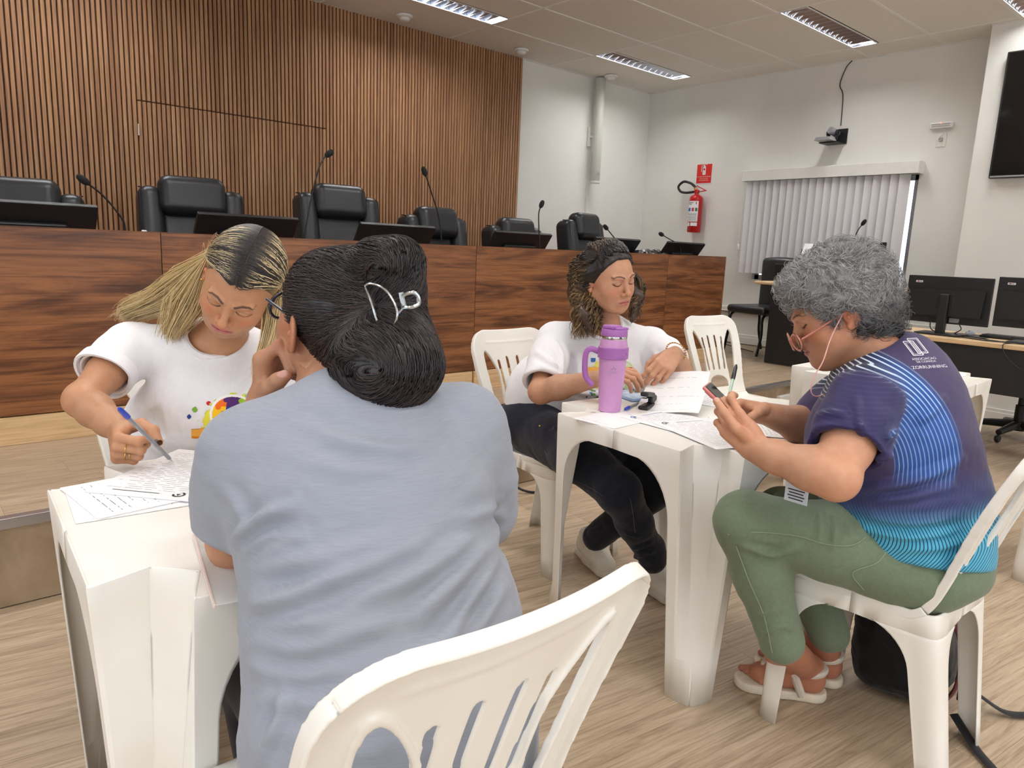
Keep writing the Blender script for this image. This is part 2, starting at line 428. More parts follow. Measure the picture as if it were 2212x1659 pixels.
# a lower step at the window end of the platform
stp = struct('floor_step', MB().box((5.85, DY-.19, .072), (1.5, .33, .144), .002), M_FLOOR)
struct('trim_4', MB().box((5.85, DY-.356, .13), (1.5, .006, .034), .001), M_ALU)
# walls
wall_back = struct('wall_back', MB().box(((XL+XW)/2, YB+.06, ZC/2+.1), (XW-XL+.5, .12, ZC+.4)), M_WALL)
WY0, WY1, WZ0, WZ1 = 2.60, 4.12, .98, 1.98      # window opening in the right wall
wr = MB(); YP = 2.10
def wbox(y0, y1, z0, z1): wr.box((XW+.07, (y0+y1)/2, (z0+z1)/2), (.14, y1-y0, z1-z0))
wbox(YN-.2, WY0, -.1, ZC+.3); wbox(WY1, YB+.1, -.1, ZC+.3); wbox(WY0, WY1, -.1, WZ0); wbox(WY0, WY1, WZ1, ZC+.3)
struct('wall_right', wr, M_WALL)
struct('wall_pier', MB().box(((6.61+XW)/2, (YN+YP)/2, ZC/2), (XW-6.61, YP-YN, ZC)), M_WALL)
# the hall goes on behind the camera: unseen openings added in its left and rear walls for fill daylight
HW0, HW1 = .95, 2.5
wl_ = MB(); wl_.box((XL-.06, (YN+YB)/2, HW0/2-.1), (.12, YB-YN+.5, HW0+.2)); wl_.box((XL-.06, (YN+YB)/2, (HW1+ZC+.3)/2), (.12, YB-YN+.5, ZC+.3-HW1)); wf_ = MB(); wf_.box(((XL+XW)/2, YN-.06, HW0/2-.1), (XW-XL+.5, .12, HW0+.2)); wf_.box(((XL+XW)/2, YN-.06, (HW1+ZC+.3)/2), (XW-XL+.5, .12, ZC+.3-HW1))
HL = [(-4.0, -2.2), (-1.6, .2), (.8, 2.6)]; HF = [(-3.0, -1.2), (-.4, 1.4), (2.2, 4.0), (4.6, 6.0)]  # spans of the added openings, left wall and rear wall
def piers(spans, a, b):
    e = [a]+[q for s_ in spans for q in s_]+[b]; return [(e[i], e[i+1]) for i in range(0, len(e), 2)]
for a, b in piers(HL, YN-.2, YB+.2): wl_.box((XL-.06, (a+b)/2, (HW0+HW1)/2), (.12, b-a, HW1-HW0))
for a, b in piers(HF, XL-.2, XW+.2): wf_.box(((a+b)/2, YN-.06, (HW0+HW1)/2), (b-a, .12, HW1-HW0))
struct('wall_left', wl_, M_WALL); struct('wall_front', wf_, M_WALL)
def portal(c, rot, sx, sy):  # guides sky light in through the added openings and the blind's window
    la = bpy.data.lights.new('sky_portal', 'AREA'); la.shape = 'RECTANGLE'; la.size = sx; la.size_y = sy; la.cycles.is_portal = True
    lo = bpy.data.objects.new('sky_portal', la); COL.objects.link(lo); lo.location = c; lo.rotation_euler = rot
for a, b in HL: portal((XL-.02, (a+b)/2, (HW0+HW1)/2), (0, -math.pi/2, 0), HW1-HW0, b-a)
for a, b in HF: portal(((a+b)/2, YN-.02, (HW0+HW1)/2), (math.pi/2, 0, 0), b-a, HW1-HW0)
portal((XW+.02, (WY0+WY1)/2, (WZ0+WZ1)/2), (0, math.pi/2, 0), WZ1-WZ0, WY1-WY0)
# slat cladding: every batten is a board of its own, a flush door cut into it
SY = YB-.002; PIT, SWD, SDP = .0312, .0222, .022
SX1 = 4.925; DX0, DX1, DTZ = 1.44, 2.825, 2.085
struct('trim_5', MB().box(((XL+SX1)/2, SY-.004, (DZ+ZC)/2), (SX1-XL, .008, ZC-DZ)), M_SLATBACK)
door = tag(bpy.data.objects.new('door_1', None), kind='structure'); COL.objects.link(door); door.location = ((DX0+DX1)/2, SY-.008, DZ)
def slat_mesh(h):
    return MB().box((0, 0, h/2), (SWD, SDP, h), .0022, seg=1).mesh('slat', True)
me_full, me_up, me_dn = slat_mesh(ZC-DZ-.002), slat_mesh(ZC-DTZ-.005), slat_mesh(DTZ-DZ-.004)
ns = 0; x = SX1-SWD/2
while x > .42:
    y = SY-.008-SDP/2
    if DX0 < x < DX1:
        link_mesh('slat', me_up, M_SLAT, wall_back, (x, y, DTZ+.003)); o = link_mesh('door_slat', me_dn, M_SLAT, door, (x-door.location.x, y-door.location.y, 0))
    else: link_mesh('slat', me_full, M_SLAT, wall_back, (x, y, DZ))
    ns += 1; x -= PIT
far = MB(); x0 = x
while x > XL+.05: far.box((x, SY-.008-SDP/2, (DZ+ZC)/2), (SWD, SDP, ZC-DZ-.002)); x -= PIT
o = far.build('slat_cladding_rest', M_SLAT, wall_back); o['kind'] = 'stuff'
MB().box((DX0-.006-door.location.x, -.026, 1.89-DZ), (.012, .012, .075), .003).lathe([(.006, -.038), (.006, .038)], (DX0-.006-door.location.x, -.036, 1.89-DZ), n=12).build('hinge', M_CHROME, door, True)
struct('trim_6', MB().box((SX1+.004, SY-.016, (DZ+ZC)/2), (.006, .032, ZC-DZ)), M_WALL)
# baseboards, rail below the window
for nm, c, s_ in (('baseboard_right', (XW-.007, (YP+YB)/2, DZ+.05), (.014, YB-DY-.05, .10)), ('baseboard_pier', (6.61-.007, (YN+YP)/2, .05), (.014, YP-YN, .10)),
                  ('baseboard_back', ((SX1+XW)/2, YB-.007, DZ+.05), (XW-SX1, .014, .1))):
    if nm == 'baseboard_right': c = (XW-.007, (DY+.03+YB)/2, DZ+.05)
    mb = MB().box(c, s_, .003); mb.box((c[0]-(.003 if s_[0] < .1 else 0), c[1]-(.003 if s_[1] < .1 else 0), c[2]-.012), (s_[0]+.004, s_[1], .07) if s_[0] < .1 else (s_[0], s_[1]+.004, .07), .003); struct(nm, mb, M_WPLAST)
struct('trim_7', MB().box((XW-.014, (2.3+5.05)/2, .652), (.028, 2.75, .05), .004).box((XW-.016, (2.3+5.05)/2, .63), (.034, 2.75, .006), .002), M_WPLAST)

# ceiling: lay-in panels in a visible grid
GX, GY = [4.055+1.25*k for k in range(-7, 3)], [5.04-.6275*k for k in range(0, 16)]
xs = sorted([XL]+[g for g in GX if XL+.05 < g < XW-.05]+[XW]); ys = sorted([YN]+[g for g in GY if YN+.05 < g < YB-.05]+[YB])
ceil = struct('ceiling', MB().box(((XL+XW)/2, (YN+YB)/2, ZC+.19), (XW-XL+.4, YB-YN+.4, .05)), M_CEIL)
FIXD = .225                                            # luminaire width
FIX = [(x0, yr) for x0 in (-2.195, .305, 2.805, 5.305) for yr in (5.04, 3.4, 1.9025, .02, -1.2350, -2.49)]
FIX = [(x0, min(ys, key=lambda q: abs(q-yr))) for x0, yr in FIX]
def fix_in(x0, x1, y0, y1):
    for fx, fy in FIX:
        if abs(fx-x0) < .06 and abs(fy-y1) < .06: return (fx, fy)
pc = {}
for i in range(len(xs)-1):
    for j in range(len(ys)-1):
        x0, x1, y0, y1 = xs[i], xs[i+1], ys[j], ys[j+1]
        f = fix_in(x0, x1, y0, y1); y1b = y1
        if f and x1-x0 > 1.0: y1b = y1-FIXD-.01
        if x1-x0 < .02 or y1b-y0 < .02: continue
        key = (round(x1-x0, 3), round(y1b-y0, 3))
        if key not in pc: pc[key] = MB().box((0, 0, .009), (key[0]-.018, key[1]-.018, .018), .002, seg=1).mesh('ceiling_panel')
        link_mesh('ceiling_panel', pc[key], M_CEIL, ceil, ((x0+x1)/2, (y0+y1b)/2, ZC+.002))
bars = 0
for x in xs[1:-1]: MB().box((x, (YN+YB)/2, ZC+.0005), (.022, YB-YN, .006)).build('grid_bar', M_GRID, ceil)
for y in ys[1:-1]: MB().box(((XL+XW)/2, y, ZC+.0008), (XW-XL, .022, .006)).build('grid_bar', M_GRID, ceil)
for c, s_ in ((((XL+XW)/2, YB-.01, ZC), (XW-XL, .02, .006)), ((XW-.01, (YN+YB)/2, ZC), (.02, YB-YN, .006)), ((6.60, (YN+YP)/2, ZC), (.02, YP-YN, .006))): MB().box(c, s_).build('edge_bar', M_GRID, ceil)

# recessed luminaires with parabolic louvres; the lamp sits above the blades
M_LOUV = mat('polished_louvre', (205, 210, 222), .14, 1.0)
def m_tube():
    m = mat('lamp_glow', (255, 255, 255)); b = m.node_tree.nodes['Principled BSDF']; b.inputs['Emission Color'].default_value = (1, .97, .93, 1); b.inputs['Emission Strength'].default_value = 6.0; return m
M_TUBE = m_tube(); LPOW = 22.0
def luminaire():
    t = thing('ceiling_light', 'x', 'ceiling light'); L, Wd = 1.236, FIXD-.012; Hh = .075
    body = MB(); body.box((0, 0, Hh+.002), (L, Wd, .003)); body.box((-L/2+.002, 0, Hh/2), (.004, Wd, Hh)); body.box((L/2-.002, 0, Hh/2), (.004, Wd, Hh))
    for s in (-1, 1): body.box((0, s*(Wd/2-.002), Hh/2), (L, .004, Hh))
    body.build('housing', M_LOUV, t)
    fr = MB()
    for s in (-1, 1): fr.box((0, s*(Wd/2), -.001), (L+.012, .012, .005), .001); fr.box((s*(L/2), 0, -.001), (.012, Wd, .005), .001)
    fr.build('frame', M_GRID, t)
    lv = MB(); n = 14; lv.box((0, 0, .018), (L-.02, .003, .032))
    blade = MB()
    for k in range(1, n):
        x = -L/2+L*k/n; o = MB().prism([(-.004, 0), (.004, 0), (.0008, .036), (-.0008, .036)], Wd-.012, (x, -(Wd-.012)/2, .002), (1, 0, 0), (0, 0, 1)) if False else None
        q = MB(); q.prism([(-.0012, 0), (.0012, 0), (.014, .036), (-.014, .036)], Wd-.014, (x, (Wd-.014)/2, .002), (1, 0, 0), (0, 0, 1)); q.build('louvre_blade', M_LOUV, t)
    for s in (-1, 1):
        tb = MB().tube([(-L/2+.03, s*.052, .058), (L/2-.03, s*.052, .058)], .010, 10); tb.build('lamp_tube', M_TUBE, t, True)
    return t
proto_l = luminaire(); first = True; nfix = 0
def fixlabel(fx, fy):
    if abs(fx-2.805) < .1 and fy > 4.9: return 'recessed louvred ceiling light nearest the slatted wall, brightly lit, cut by the top edge'
    if abs(fx-5.305) < .1 and fy > 4.9: return 'narrow recessed louvred ceiling light above the white column loudspeaker'
    if abs(fx-5.305) < .1 and 3 < fy < 3.6: return 'recessed louvred ceiling light above the conference camera cable'
    return 'recessed louvred ceiling light outside the picture further along the hall'
for fx, fy in FIX:
    loc = (fx+.625, fy-.011-FIXD/2, ZC+.001); lb = fixlabel(fx, fy)
    if first: proto_l.location = loc; proto_l['label'] = lb; proto_l['group'] = 'ceiling lights of the hall'; first = False
    else: dup(proto_l, loc, 0, lb, 'ceiling lights of the hall')
    la = bpy.data.lights.new('lamp_light', 'AREA'); la.shape = 'RECTANGLE'; la.size = 1.18; la.size_y = .15; la.energy = LPOW; la.color = (1, .985, .965)
    lo = bpy.data.objects.new('lamp_light', la); COL.objects.link(lo); lo.location = (loc[0], loc[1], ZC+.046); nfix += 1
# smoke detectors
for (x, y), lb in zip(((3.416, 5.378), (4.707, 5.397), (5.987, 5.413)), ('round white smoke detector on the ceiling beside the brightly lit luminaire', 'round white smoke detector on the ceiling above the end of the slatted wall', 'round white smoke detector on the ceiling above the column loudspeaker')):
    t = thing('smoke_detector', lb, 'smoke detector', (x, y, ZC-.002), 0, 'smoke detectors along the back wall')
    MB().lathe([(.066, 0), (.068, -.006), (.067, -.016), (.058, -.022), (.04, -.024)], n=40).build('base', M_WPLAST, t, True)
    MB().lathe([(.044, -.020), (.044, -.030), (.034, -.042), (.026, -.046), (.0, -.047)], n=40).build('sensor_dome', M_WPLAST, t, True)
# window: frame, glass, sky outside
wn = tag(bpy.data.objects.new('window_1', None), kind='structure'); COL.objects.link(wn); wn.location = (XW, (WY0+WY1)/2, WZ0)
def wpart(nm, y0, y1, z0, z1, x0, x1, m): MB().box(((x0+x1)/2-XW, (y0+y1)/2-(WY0+WY1)/2, (z0+z1)/2-WZ0), (x1-x0, y1-y0, z1-z0), .003).build(nm, m, wn)
for a in ((WY0, WY0+.05, WZ0, WZ1), (WY1-.05, WY1, WZ0, WZ1), ((WY0+WY1)/2-.03, (WY0+WY1)/2+.03, WZ0, WZ1), (WY0, WY1, WZ0, WZ0+.05), (WY0, WY1, WZ1-.05, WZ1)): wpart('window_frame', *a, XW+.05, XW+.10, M_ALU)
M_PANE = mat('window_glass', (240, 248, 255), .02, spec=.5, Transmission_Weight=1.0, IOR=1.05)
for a in ((WY0+.05, (WY0+WY1)/2-.03), ((WY0+WY1)/2+.03, WY1-.05)): wpart('pane', *a, WZ0+.05, WZ1-.05, XW+.072, XW+.078, M_PANE)
# ------------------------------------------------------------------ long bench on the platform
bench_x = [(-1.6, .983), (.983, 2.812), (2.812, 4.76), (4.76, 5.56)]
bench = thing('judges_bench', 'long walnut veneered bench on the platform with pale oak plinth', 'bench', (2.0, BY, DZ))
for i, (a, b) in enumerate(bench_x):
    link_mesh('front_panel', MB().box((0, .012, 0), (b-a-(.004 if i != 1 else .0025), .024, BZ-DZ-.125), .0012, seg=1).mesh('front_panel'), M_WALNUT, bench, ((a+b)/2-2.0, 0, (BZ-DZ+.125)/2))
for a, b, dy in ((-1.6, 2.808, 0.0), (2.816, 5.57, -.012)): MB().box(((a+b)/2-2, .012+dy, .06), (b-a, .024, .12), .001).build('plinth', M_OAK, bench)
MB().box((1.98-2, .012, BZ-DZ+.0012), (7.16, .026, .0024)).build('top_edging', M_WALNUT, bench)
MB().box((5.56-2+.009, .29, .46), (.018, .58, .90), .001).build('end_panel', M_WALNUT, bench)
MB().box((1.98-2, .295, .715), (7.14, .53, .028), .002).build('worktop', M_WALNUT, bench)
BTOP = DZ+.73
# ------------------------------------------------------------------ executive chairs
def m_leather():
    m = mat('black_leather', (34, 35, 38), .36, spec=.5); t = NT(m); v = t.coords(); vo = t.add('ShaderNodeTexVoronoi'); vo.inputs['Scale'].default_value = 420; t.link(v, vo.inputs['Vector']); t.bump(vo.outputs['Distance'], .12, .001); return m
M_LEATHER = m_leather(); M_PIPING = mat('piping', (14, 14, 15), .5)
def rbox_sdf(c, half, rad, R=None):
    c = np.asarray(c, float); half = np.asarray(half, float)-rad
    def f(p):
        q = p-c
        if R is not None: q = q@R
        q = np.abs(q)-half; return np.sqrt((np.maximum(q, 0)**2).sum(-1))+np.minimum(q.max(-1), 0)-rad
    return f
def net_obj(name, s, m, parent, it=1, off=(0, 0, 0)):
    V, Q = s.net(); V = relax(V, Q, it); return link_mesh(name, raw_mesh(name, V-np.asarray(off, float), Q), m, parent)
def exec_chair():
    t = thing('executive_chair', 'x', 'chair'); Rb = rotm(math.radians(-10), 0, 0)          # faces -y, back leans to +y
    s = SDF((-.3, -.1, .40), (.3, .42, 1.25), .009); s.fn(rbox_sdf((0, .17, .80), (.185, .055, .40), .05, Rb)); net_obj('backrest', s, M_LEATHER, t)
    for q in (-1, 1):
        s = SDF((-.34, -.14, .38), (.34, .46, 1.28), .008)
        s.fn(lambda p: rbox_sdf((q*.228, .145+0*1, .80), (.062, .088, .385), .055, Rb)(p)-.012*np.sin(np.clip((p[..., 2]-.45)/.75, 0, 1)*3.14)); net_obj('side_bolster', s, M_LEATHER, t)
        pts = [Rb@V3(q*.283, -.07+0.0*k, -.35+.07*k)+V3(0, .145, .80) for k in range(11)]; top = Rb@V3(q*.28, 0, .385)+V3(0, .145, .80)
        MB().tube(np.array(pts+[Rb@V3(q*.272, -.04, .375)+V3(0, .145, .80), top]), .004, 6).build('piping', M_PIPING, t, True)
        MB().tube(np.array([Rb@V3(q*.185, -.052, -.36+.08*k)+V3(0, .17, .80) for k in range(9)]), .004, 6).build('seam', M_PIPING, t, True)
        ar = MB().tube(spline([(q*.31, .12, .55), (q*.34, .05, .64), (q*.34, -.1, .66), (q*.33, -.24, .64), (q*.30, -.28, .5)], 16), .022, 8); ar.build('armrest', M_BLACK, t, True)
    s = SDF((-.26, -.12, .92), (.26, .36, 1.32), .007)
    s.fn(lambda p: (lambda q: np.sqrt((np.maximum(np.abs(q)-V3(.125, .015, .055), 0)**2).sum(-1))-.062)((p-V3(0, .155, 1.135))@Rb)); net_obj('headrest_pillow', s, M_LEATHER, t)
    s = SDF((-.32, -.38, .32), (.32, .24, .56), .01); s.fn(rbox_sdf((0, -.07, .44), (.26, .26, .07), .06)); net_obj('seat', s, M_LEATHER, t)
    MB().lathe([(.03, .10), (.03, .28), (.022, .285), (.022, .40)], n=16).build('gas_lift', M_BLKMETAL, t, True)
    for k in range(5):
        a = 2*math.pi*k/5+.3; c, s_ = math.cos(a), math.sin(a); MB().tube([(0, 0, .11), (.16*c, .16*s_, .095), (.30*c, .30*s_, .07)], [.03, .024, .016], 8).build('base_arm', M_BLACK, t, True)
        MB().lathe([(.022, -.012), (.026, -.006), (.026, .006), (.022, .012)], (.30*c, .30*s_, .03), (-s_, c, 0), 14).build('caster', M_BLACK, t, True)
    return t
pc_ = exec_chair()
ECH = [(.545, 4.42, -.16, -14, 'black leather executive chair at the left picture edge, behind the first bench monitor'),
       (1.435, 4.45, -.075, -7, 'black leather executive chair in front of the flush door hinge side, second from the left'),
       (2.41, 4.45, -.035, -3, 'black leather executive chair before the tallest bent microphone, third from the left'),
       (3.24, 4.45, -.13, 5, 'black leather executive chair at the right end of the slatted wall'),
       (4.02, 4.42, -.165, 4, 'low black leather executive chair against white wall beside the slatted wall'),
       (4.86, 4.42, -.075, 12, 'black leather executive chair below the column loudspeaker, farthest along the bench')]
for i, (x, y, dz, rz_, lb) in enumerate(ECH):
    z = DZ+.02+dz*.9
    o = pc_ if i == 0 else dup(pc_, (x, y, z), 0)
    o.location = (x, y, DZ); o.rotation_euler = (0, 0, math.radians(rz_)); o['label'] = lb; o['group'] = 'executive chairs behind the bench'
    for ch in o.children:                                  # each chair is set to its own height on the gas lift
        if ch.name.split('.')[0] not in ('base_arm', 'caster', 'gas_lift'): ch.location = (0, 0, dz+.065)
# ------------------------------------------------------------------ bench monitors
def monitor(back=True):
    t = thing('monitor', 'x', 'monitor'); R = rotm(math.radians(36), 0, 0)      # top leans to -y
    b = MB(); b.box((0, 0, 0), (.53, .022, .315), .004, R); b.build('casing', M_BLACK, t)
    MB().box(R@V3(0, .012, 0), (.51, .003, .295), .001, R).build('screen', M_GLASS_BLK, t)
    MB().box(R@V3(0, -.022, -.02), (.30, .03, .17), .012, R).build('rear_bulge', M_BLACK, t)
    MB().box((0, .01, -.115), (.06, .04, .05), .006).build('stand_neck', M_BLACK, t); MB().box((0, .02, -.15), (.24, .16, .012), .004).build('stand_foot', M_BLACK, t)
    return t
pm = monitor(); MON = [(.52, 3.90, 'flat black bench monitor at the left picture edge seen from behind'), (1.49, 3.90, 'flat black bench monitor behind the blonde woman, before the second leather chair'), (2.40, 3.90, 'flat black bench monitor above the dark-haired woman with the hair claw'),
      (3.42, 3.90, 'flat black bench monitor before the low chair on the white wall side'), (4.42, 3.90, 'flat black bench monitor mostly hidden by the curly-haired woman'), (5.265, 3.86, 'flat black bench monitor at the far right end of the bench')]
for i, (x, y, lb) in enumerate(MON):
    o = pm if i == 0 else dup(pm, (0, 0, 0), 0); o.location = (x, y, BTOP+.157); o['label'] = lb; o['group'] = 'monitors along the bench'
# ------------------------------------------------------------------ gooseneck microphones
M_FOAM = mat_noise('foam_windscreen', (22, 22, 24), 5, 300, .9, .5, 700)
def gooseneck(pts, lb, base=True, cat='microphone', r=.0042, head=.042, grp='gooseneck microphones'):
    p0 = np.asarray(pts[0], float); t = thing('gooseneck_microphone', lb, cat, tuple(p0), 0, grp); P = spline(pts, 24)-p0; d = nrm(P[-1]-P[-3])
    MB().tube(P, r, 8).build('stem', M_BLKMETAL, t, True)
    MB().lathe([(.005, -.02), (.012, -.012), (.0165, 0), (.0165, .02), (.012, .034), (.004, .040)], P[-1], d, 16).build('windscreen', M_FOAM, t, True)
    MB().lathe([(.012, 0), (.012, .03), (.008, .045)], n=14).build('socket', M_BLACK, t, True)
    MB().box((0, 0, .006), (.07, .08, .014), .005).build('base', M_BLACK, t)
    return t
def mic_pts(Y, pix, z0=BTOP+.001):
    p = [onY(x, y, Y) for x, y in pix]; b = p[0].copy(); b[2] = z0; return [b, b+(p[0]-b)*.5]+p
gooseneck(mic_pts(3.75, [(270, 492), (262, 470), (225, 425), (184, 392)]), 'black gooseneck microphone bending left over the bench beside the first chair')
gooseneck(mic_pts(3.75, [(658, 512), (672, 430), (688, 366), (699, 342), (708, 334)]), 'tall black gooseneck microphone hooked over before the third leather chair')
gooseneck(mic_pts(3.75, [(954, 528), (948, 470), (930, 410), (918, 374)]), 'tall straight black gooseneck microphone leaning left before the slatted wall end')
gooseneck(mic_pts(3.75, [(1166, 540), (1164, 490), (1164, 460), (1169, 444)]), 'short black gooseneck microphone in front of the plain white wall')
gooseneck(mic_pts(3.78, [(1345, 540), (1328, 515), (1310, 493)]), 'black gooseneck microphone just above the curly-haired woman')
gooseneck(mic_pts(3.78, [(1470, 545), (1465, 528), (1445, 516), (1430, 507)]), 'black gooseneck microphone at the far right end of the bench')
# a black bin bag lying on the bench
def m_bag():
    m = mat('black_polythene', (18, 18, 20), .25, spec=.6); return m
s = SDF((4.50, 3.66, BTOP-.02), (5.12, 4.0, 1.29), .011)
rr = np.random.RandomState(3)
for k in range(16): s.ell((4.62+.024*k+.008*rr.randn(), 3.82+.03*rr.randn(), BTOP+.06+.05*rr.rand()), (.07, .07, .105+.025*rr.rand()), k=.02)
s.half((0, 0, BTOP+.002), (0, 0, -1)); V, Q = s.net(); N = vnormals(V, Q); V = V+N*(.010*snoise(V*14, 3))[:, None]; V[:, 2] = np.maximum(V[:, 2], BTOP+.001)
tag(link_mesh('bin_bag', raw_mesh('bin_bag', V, Q), m_bag()), 'crumpled black polythene bag lying on the bench beside the last monitor', 'bag')
p = onY(311, 490, 3.8); t = thing('water_bottle', 'tip of a small clear bottle peeking over the bench by the second chair', 'bottle', (p[0], 3.8, BTOP))
M_CLEAR = mat('clear_plastic', (235, 240, 242), .08, spec=.5, Transmission_Weight=.9, IOR=1.3)
MB().lathe([(.028, .0), (.03, .01), (.03, .12), (.022, .15), (.011, .165)], n=20).build('body', M_CLEAR, t, True); MB().lathe([(.012, .16), (.012, .183), (.009, .186)], n=16).build('cap', M_WPLAST, t, True)

# ------------------------------------------------------------------ wall fittings
M_SPK = mat_noise('loudspeaker_grille', (196, 197, 188), 4, 300, .55, .3, 900)
p0, p1 = onY(1297, 178, 5.55), onY(1285, 396, 5.55); xs_ = (p0[0]+p1[0])/2
t = thing('column_loudspeaker', 'tall pale column loudspeaker hung on white wall below the smoke detector', 'loudspeaker', (xs_, 5.55, p1[2]))
Hs = ZC-.012-p1[2]
MB().lathe([(.050, .012), (.054, .02), (.054, Hs-.01), (.05, Hs)], n=28).build('column', M_SPK, t, True)
MB().lathe([(.052, 0), (.056, .004), (.056, .022), (.05, .024)], n=28).build('end_cap', M_WPLAST, t, True)
MB().box((-.01, -.054, .10), (.022, .006, .022), .002).build('badge', M_ALU, t)
MB().box((-.03, .05, Hs*.45), (.03, .09, .02), .003).box((-.04, .085, Hs*.45), (.04, .02, .2), .003).build('bracket', M_WPLAST, t)
struct('trim_8', MB().box((xs_-.02, YB-.012, (DZ+p1[2])/2+.2), (.022, .024, p1[2]-DZ-.3), .003), M_WPLAST)
# fire extinguisher on the window wall with its sign
RED = mat_noise('red_enamel', (186, 20, 28), 6, 20, .28); M_SIGNRED = mat('sign_red', (214, 34, 30), .5); M_PAPER = mat_noise('white_paper', (238, 238, 240), 2, 12, .8); M_PAPER.node_tree.nodes['Principled BSDF'].inputs['Specular IOR Level'].default_value = .2
M_INK = mat('black_ink', (44, 44, 50), .8); M_INKB = mat('blue_ink', (70, 110, 170), .8); M_BRASS = mat('brass', (196, 160, 90), .3, 1.0)
cx, cy, z0 = 6.86, 4.838, 1.453
t = thing('fire_extinguisher', 'red fire extinguisher with black hose hung on white wall', 'fire extinguisher', (cx, cy, z0)); RX = .072
MB().lathe([(.066, 0), (RX, .008), (RX, .36), (.067, .382), (.05, .396), (.03, .404), (.022, .41)], n=36).build('cylinder', RED, t, True)
MB().lathe([(.024, .405), (.024, .43), (.03, .432), (.03, .452), (.018, .46)], n=18).build('valve', RED, t, True)
MB().box((0, -.055, .475), (.02, .13, .008), .002, rotm(math.radians(24), 0, 0)).build('lever', RED, t); MB().box((0, -.06, .44), (.022, .12, .008), .002, rotm(math.radians(-8), 0, 0)).build('handle', RED, t)
MB().tube(spline([(0, .02, .485), (-.01, .08, .53), (-.02, .17, .55), (-.02, .235, .50), (-.02, .20, .445), (-.02, .12, .43), (-.02, .03, .435)], 40), .0135, 10).build('hose', mat('rubber_hose', (26, 26, 27), .6), t, True)
MB().lathe([(.014, 0), (.016, .02), (.01, .04)], (0, .018, .46), (0, .3, 1), 12).build('hose_nut', M_BRASS, t, True)
def wrap(name, y0, y1, za, zb, m, parent, r, seg=10):
    "label bent round the cylinder, facing -x"
    q = MB(); 
    def fn(u, v):
        a = math.pi+(y0+(y1-y0)*u)/r; return (r*math.cos(a), -r*math.sin(a)*1.0, za+(zb-za)*v)
    q.grid(fn, seg, 2); return q.build(name, m, parent, True)
lb = wrap('instruction_label', -.075, .085, .115, .335, M_PAPER, t, RX+.0008)
wrap('label_stripe', -.055, -.045, .30, .325, M_SIGNRED, lb, RX+.0014, 3)
for a, c in ((-.068, (60, 120, 90)), (-.03, (190, 60, 80)), (.012, (40, 110, 190))): wrap('class_pictogram', a, a+(.026 if a < 0 else .05), .225, .262, mat('pictogram_%d' % c[0], c, .7), lb, RX+.0014, 5)
for k in range(7): wrap('text_line', -.062, .07-.02*(k % 3), .200-.012*k, .2035-.012*k, M_INK, lb, RX+.0014, 8)
wrap('title_line', -.02, .06, .312, .318, M_INK, lb, RX+.0014, 8); wrap('title_line', 0, .045, .297, .302, M_INK, lb, RX+.0014, 8)
wrap('inspection_sticker', -.075, .0, .068, .105, M_PAPER, t, RX+.0008); wrap('quality_seal', .012, .045, .066, .105, M_PAPER, t, RX+.0008, 5)
def text_obj(name, body, size, m, parent, O, X, Y, depth=.0004, sx=1.0, off=None, center=True):
    cu = bpy.data.curves.new('txt', 'FONT'); cu.body = body; cu.size = size; cu.extrude = 0; cu.align_x = 'CENTER' if center else 'LEFT'; cu.align_y = 'CENTER'
    ob = bpy.data.objects.new('txt', cu); COL.objects.link(ob); dg = bpy.context.evaluated_depsgraph_get(); dg.update(); me = bpy.data.meshes.new_from_object(ob.evaluated_get(dg)); bpy.data.objects.remove(ob)
    v = mverts(me); X = nrm(X); Y = nrm(Y); w = np.asarray(O, float)+v[:, :1]*sx*X+v[:, 1:2]*Y+np.cross(X, Y)*depth
    if off is not None: w = w-np.asarray(off, float)
    me.vertices.foreach_set('co', w.astype(np.float32).ravel()); me.update(); me.name = name; me.materials.clear(); return link_mesh(name, me, m, parent)
sy, sz = 4.82, 2.09
t = thing('extinguisher_sign', 'red square fire extinguisher sign with white pictogram on the wall', 'sign', (XW-.002, sy, sz)); Xs, Ys = (0, -1, 0), (0, 0, 1)
def sbox(nm, u, v, w, h, m, lay=1): MB().box((-.0015*lay, -u, v), (.0016, w, h)).build(nm, m, t)
sbox('plate', 0, 0, .205, .215, M_WPLAST, 0); sbox('red_field', 0, 0, .19, .20, M_SIGNRED, 1)
ex = MB(); ex.prism([(-.018, -.045), (.018, -.045), (.02, -.04), (.02, .035), (.012, .05), (.006, .054), (.006, .062), (-.006, .062), (-.006, .054), (-.012, .05), (-.02, .035), (-.02, -.04)], .001, (-.004, 0, .032), Xs, Ys)
ex.build('extinguisher_pictogram', M_WPLAST, t)
MB().tube([V3(-.004, .008, .092), V3(-.004, .03, .088), V3(-.004, .036, .06), V3(-.004, .034, .02)], .004, 6).build('hose_pictogram', M_WPLAST, t); MB().box((-.004, -.018, .098), (.001, .036, .005), 0, rotm(.3, 0, 0)).build('handle_pictogram', M_WPLAST, t)
MB().box((-.006, 0, .045), (.001, .024, .02)).build('pictogram_label', M_SIGNRED, t)
text_obj('lettering', 'EM CASO DE INCENDIO', .0165, M_WPLAST, t, (-.0035, 0, -.033), Xs, Ys); text_obj('lettering', 'USE O EXTINTOR', .0135, M_WPLAST, t, (-.0035, 0, -.054), Xs, Ys); text_obj('lettering', 'AGUA PRESSURIZADA', .0125, M_WPLAST, t, (-.0035, 0, -.072), Xs, Ys)

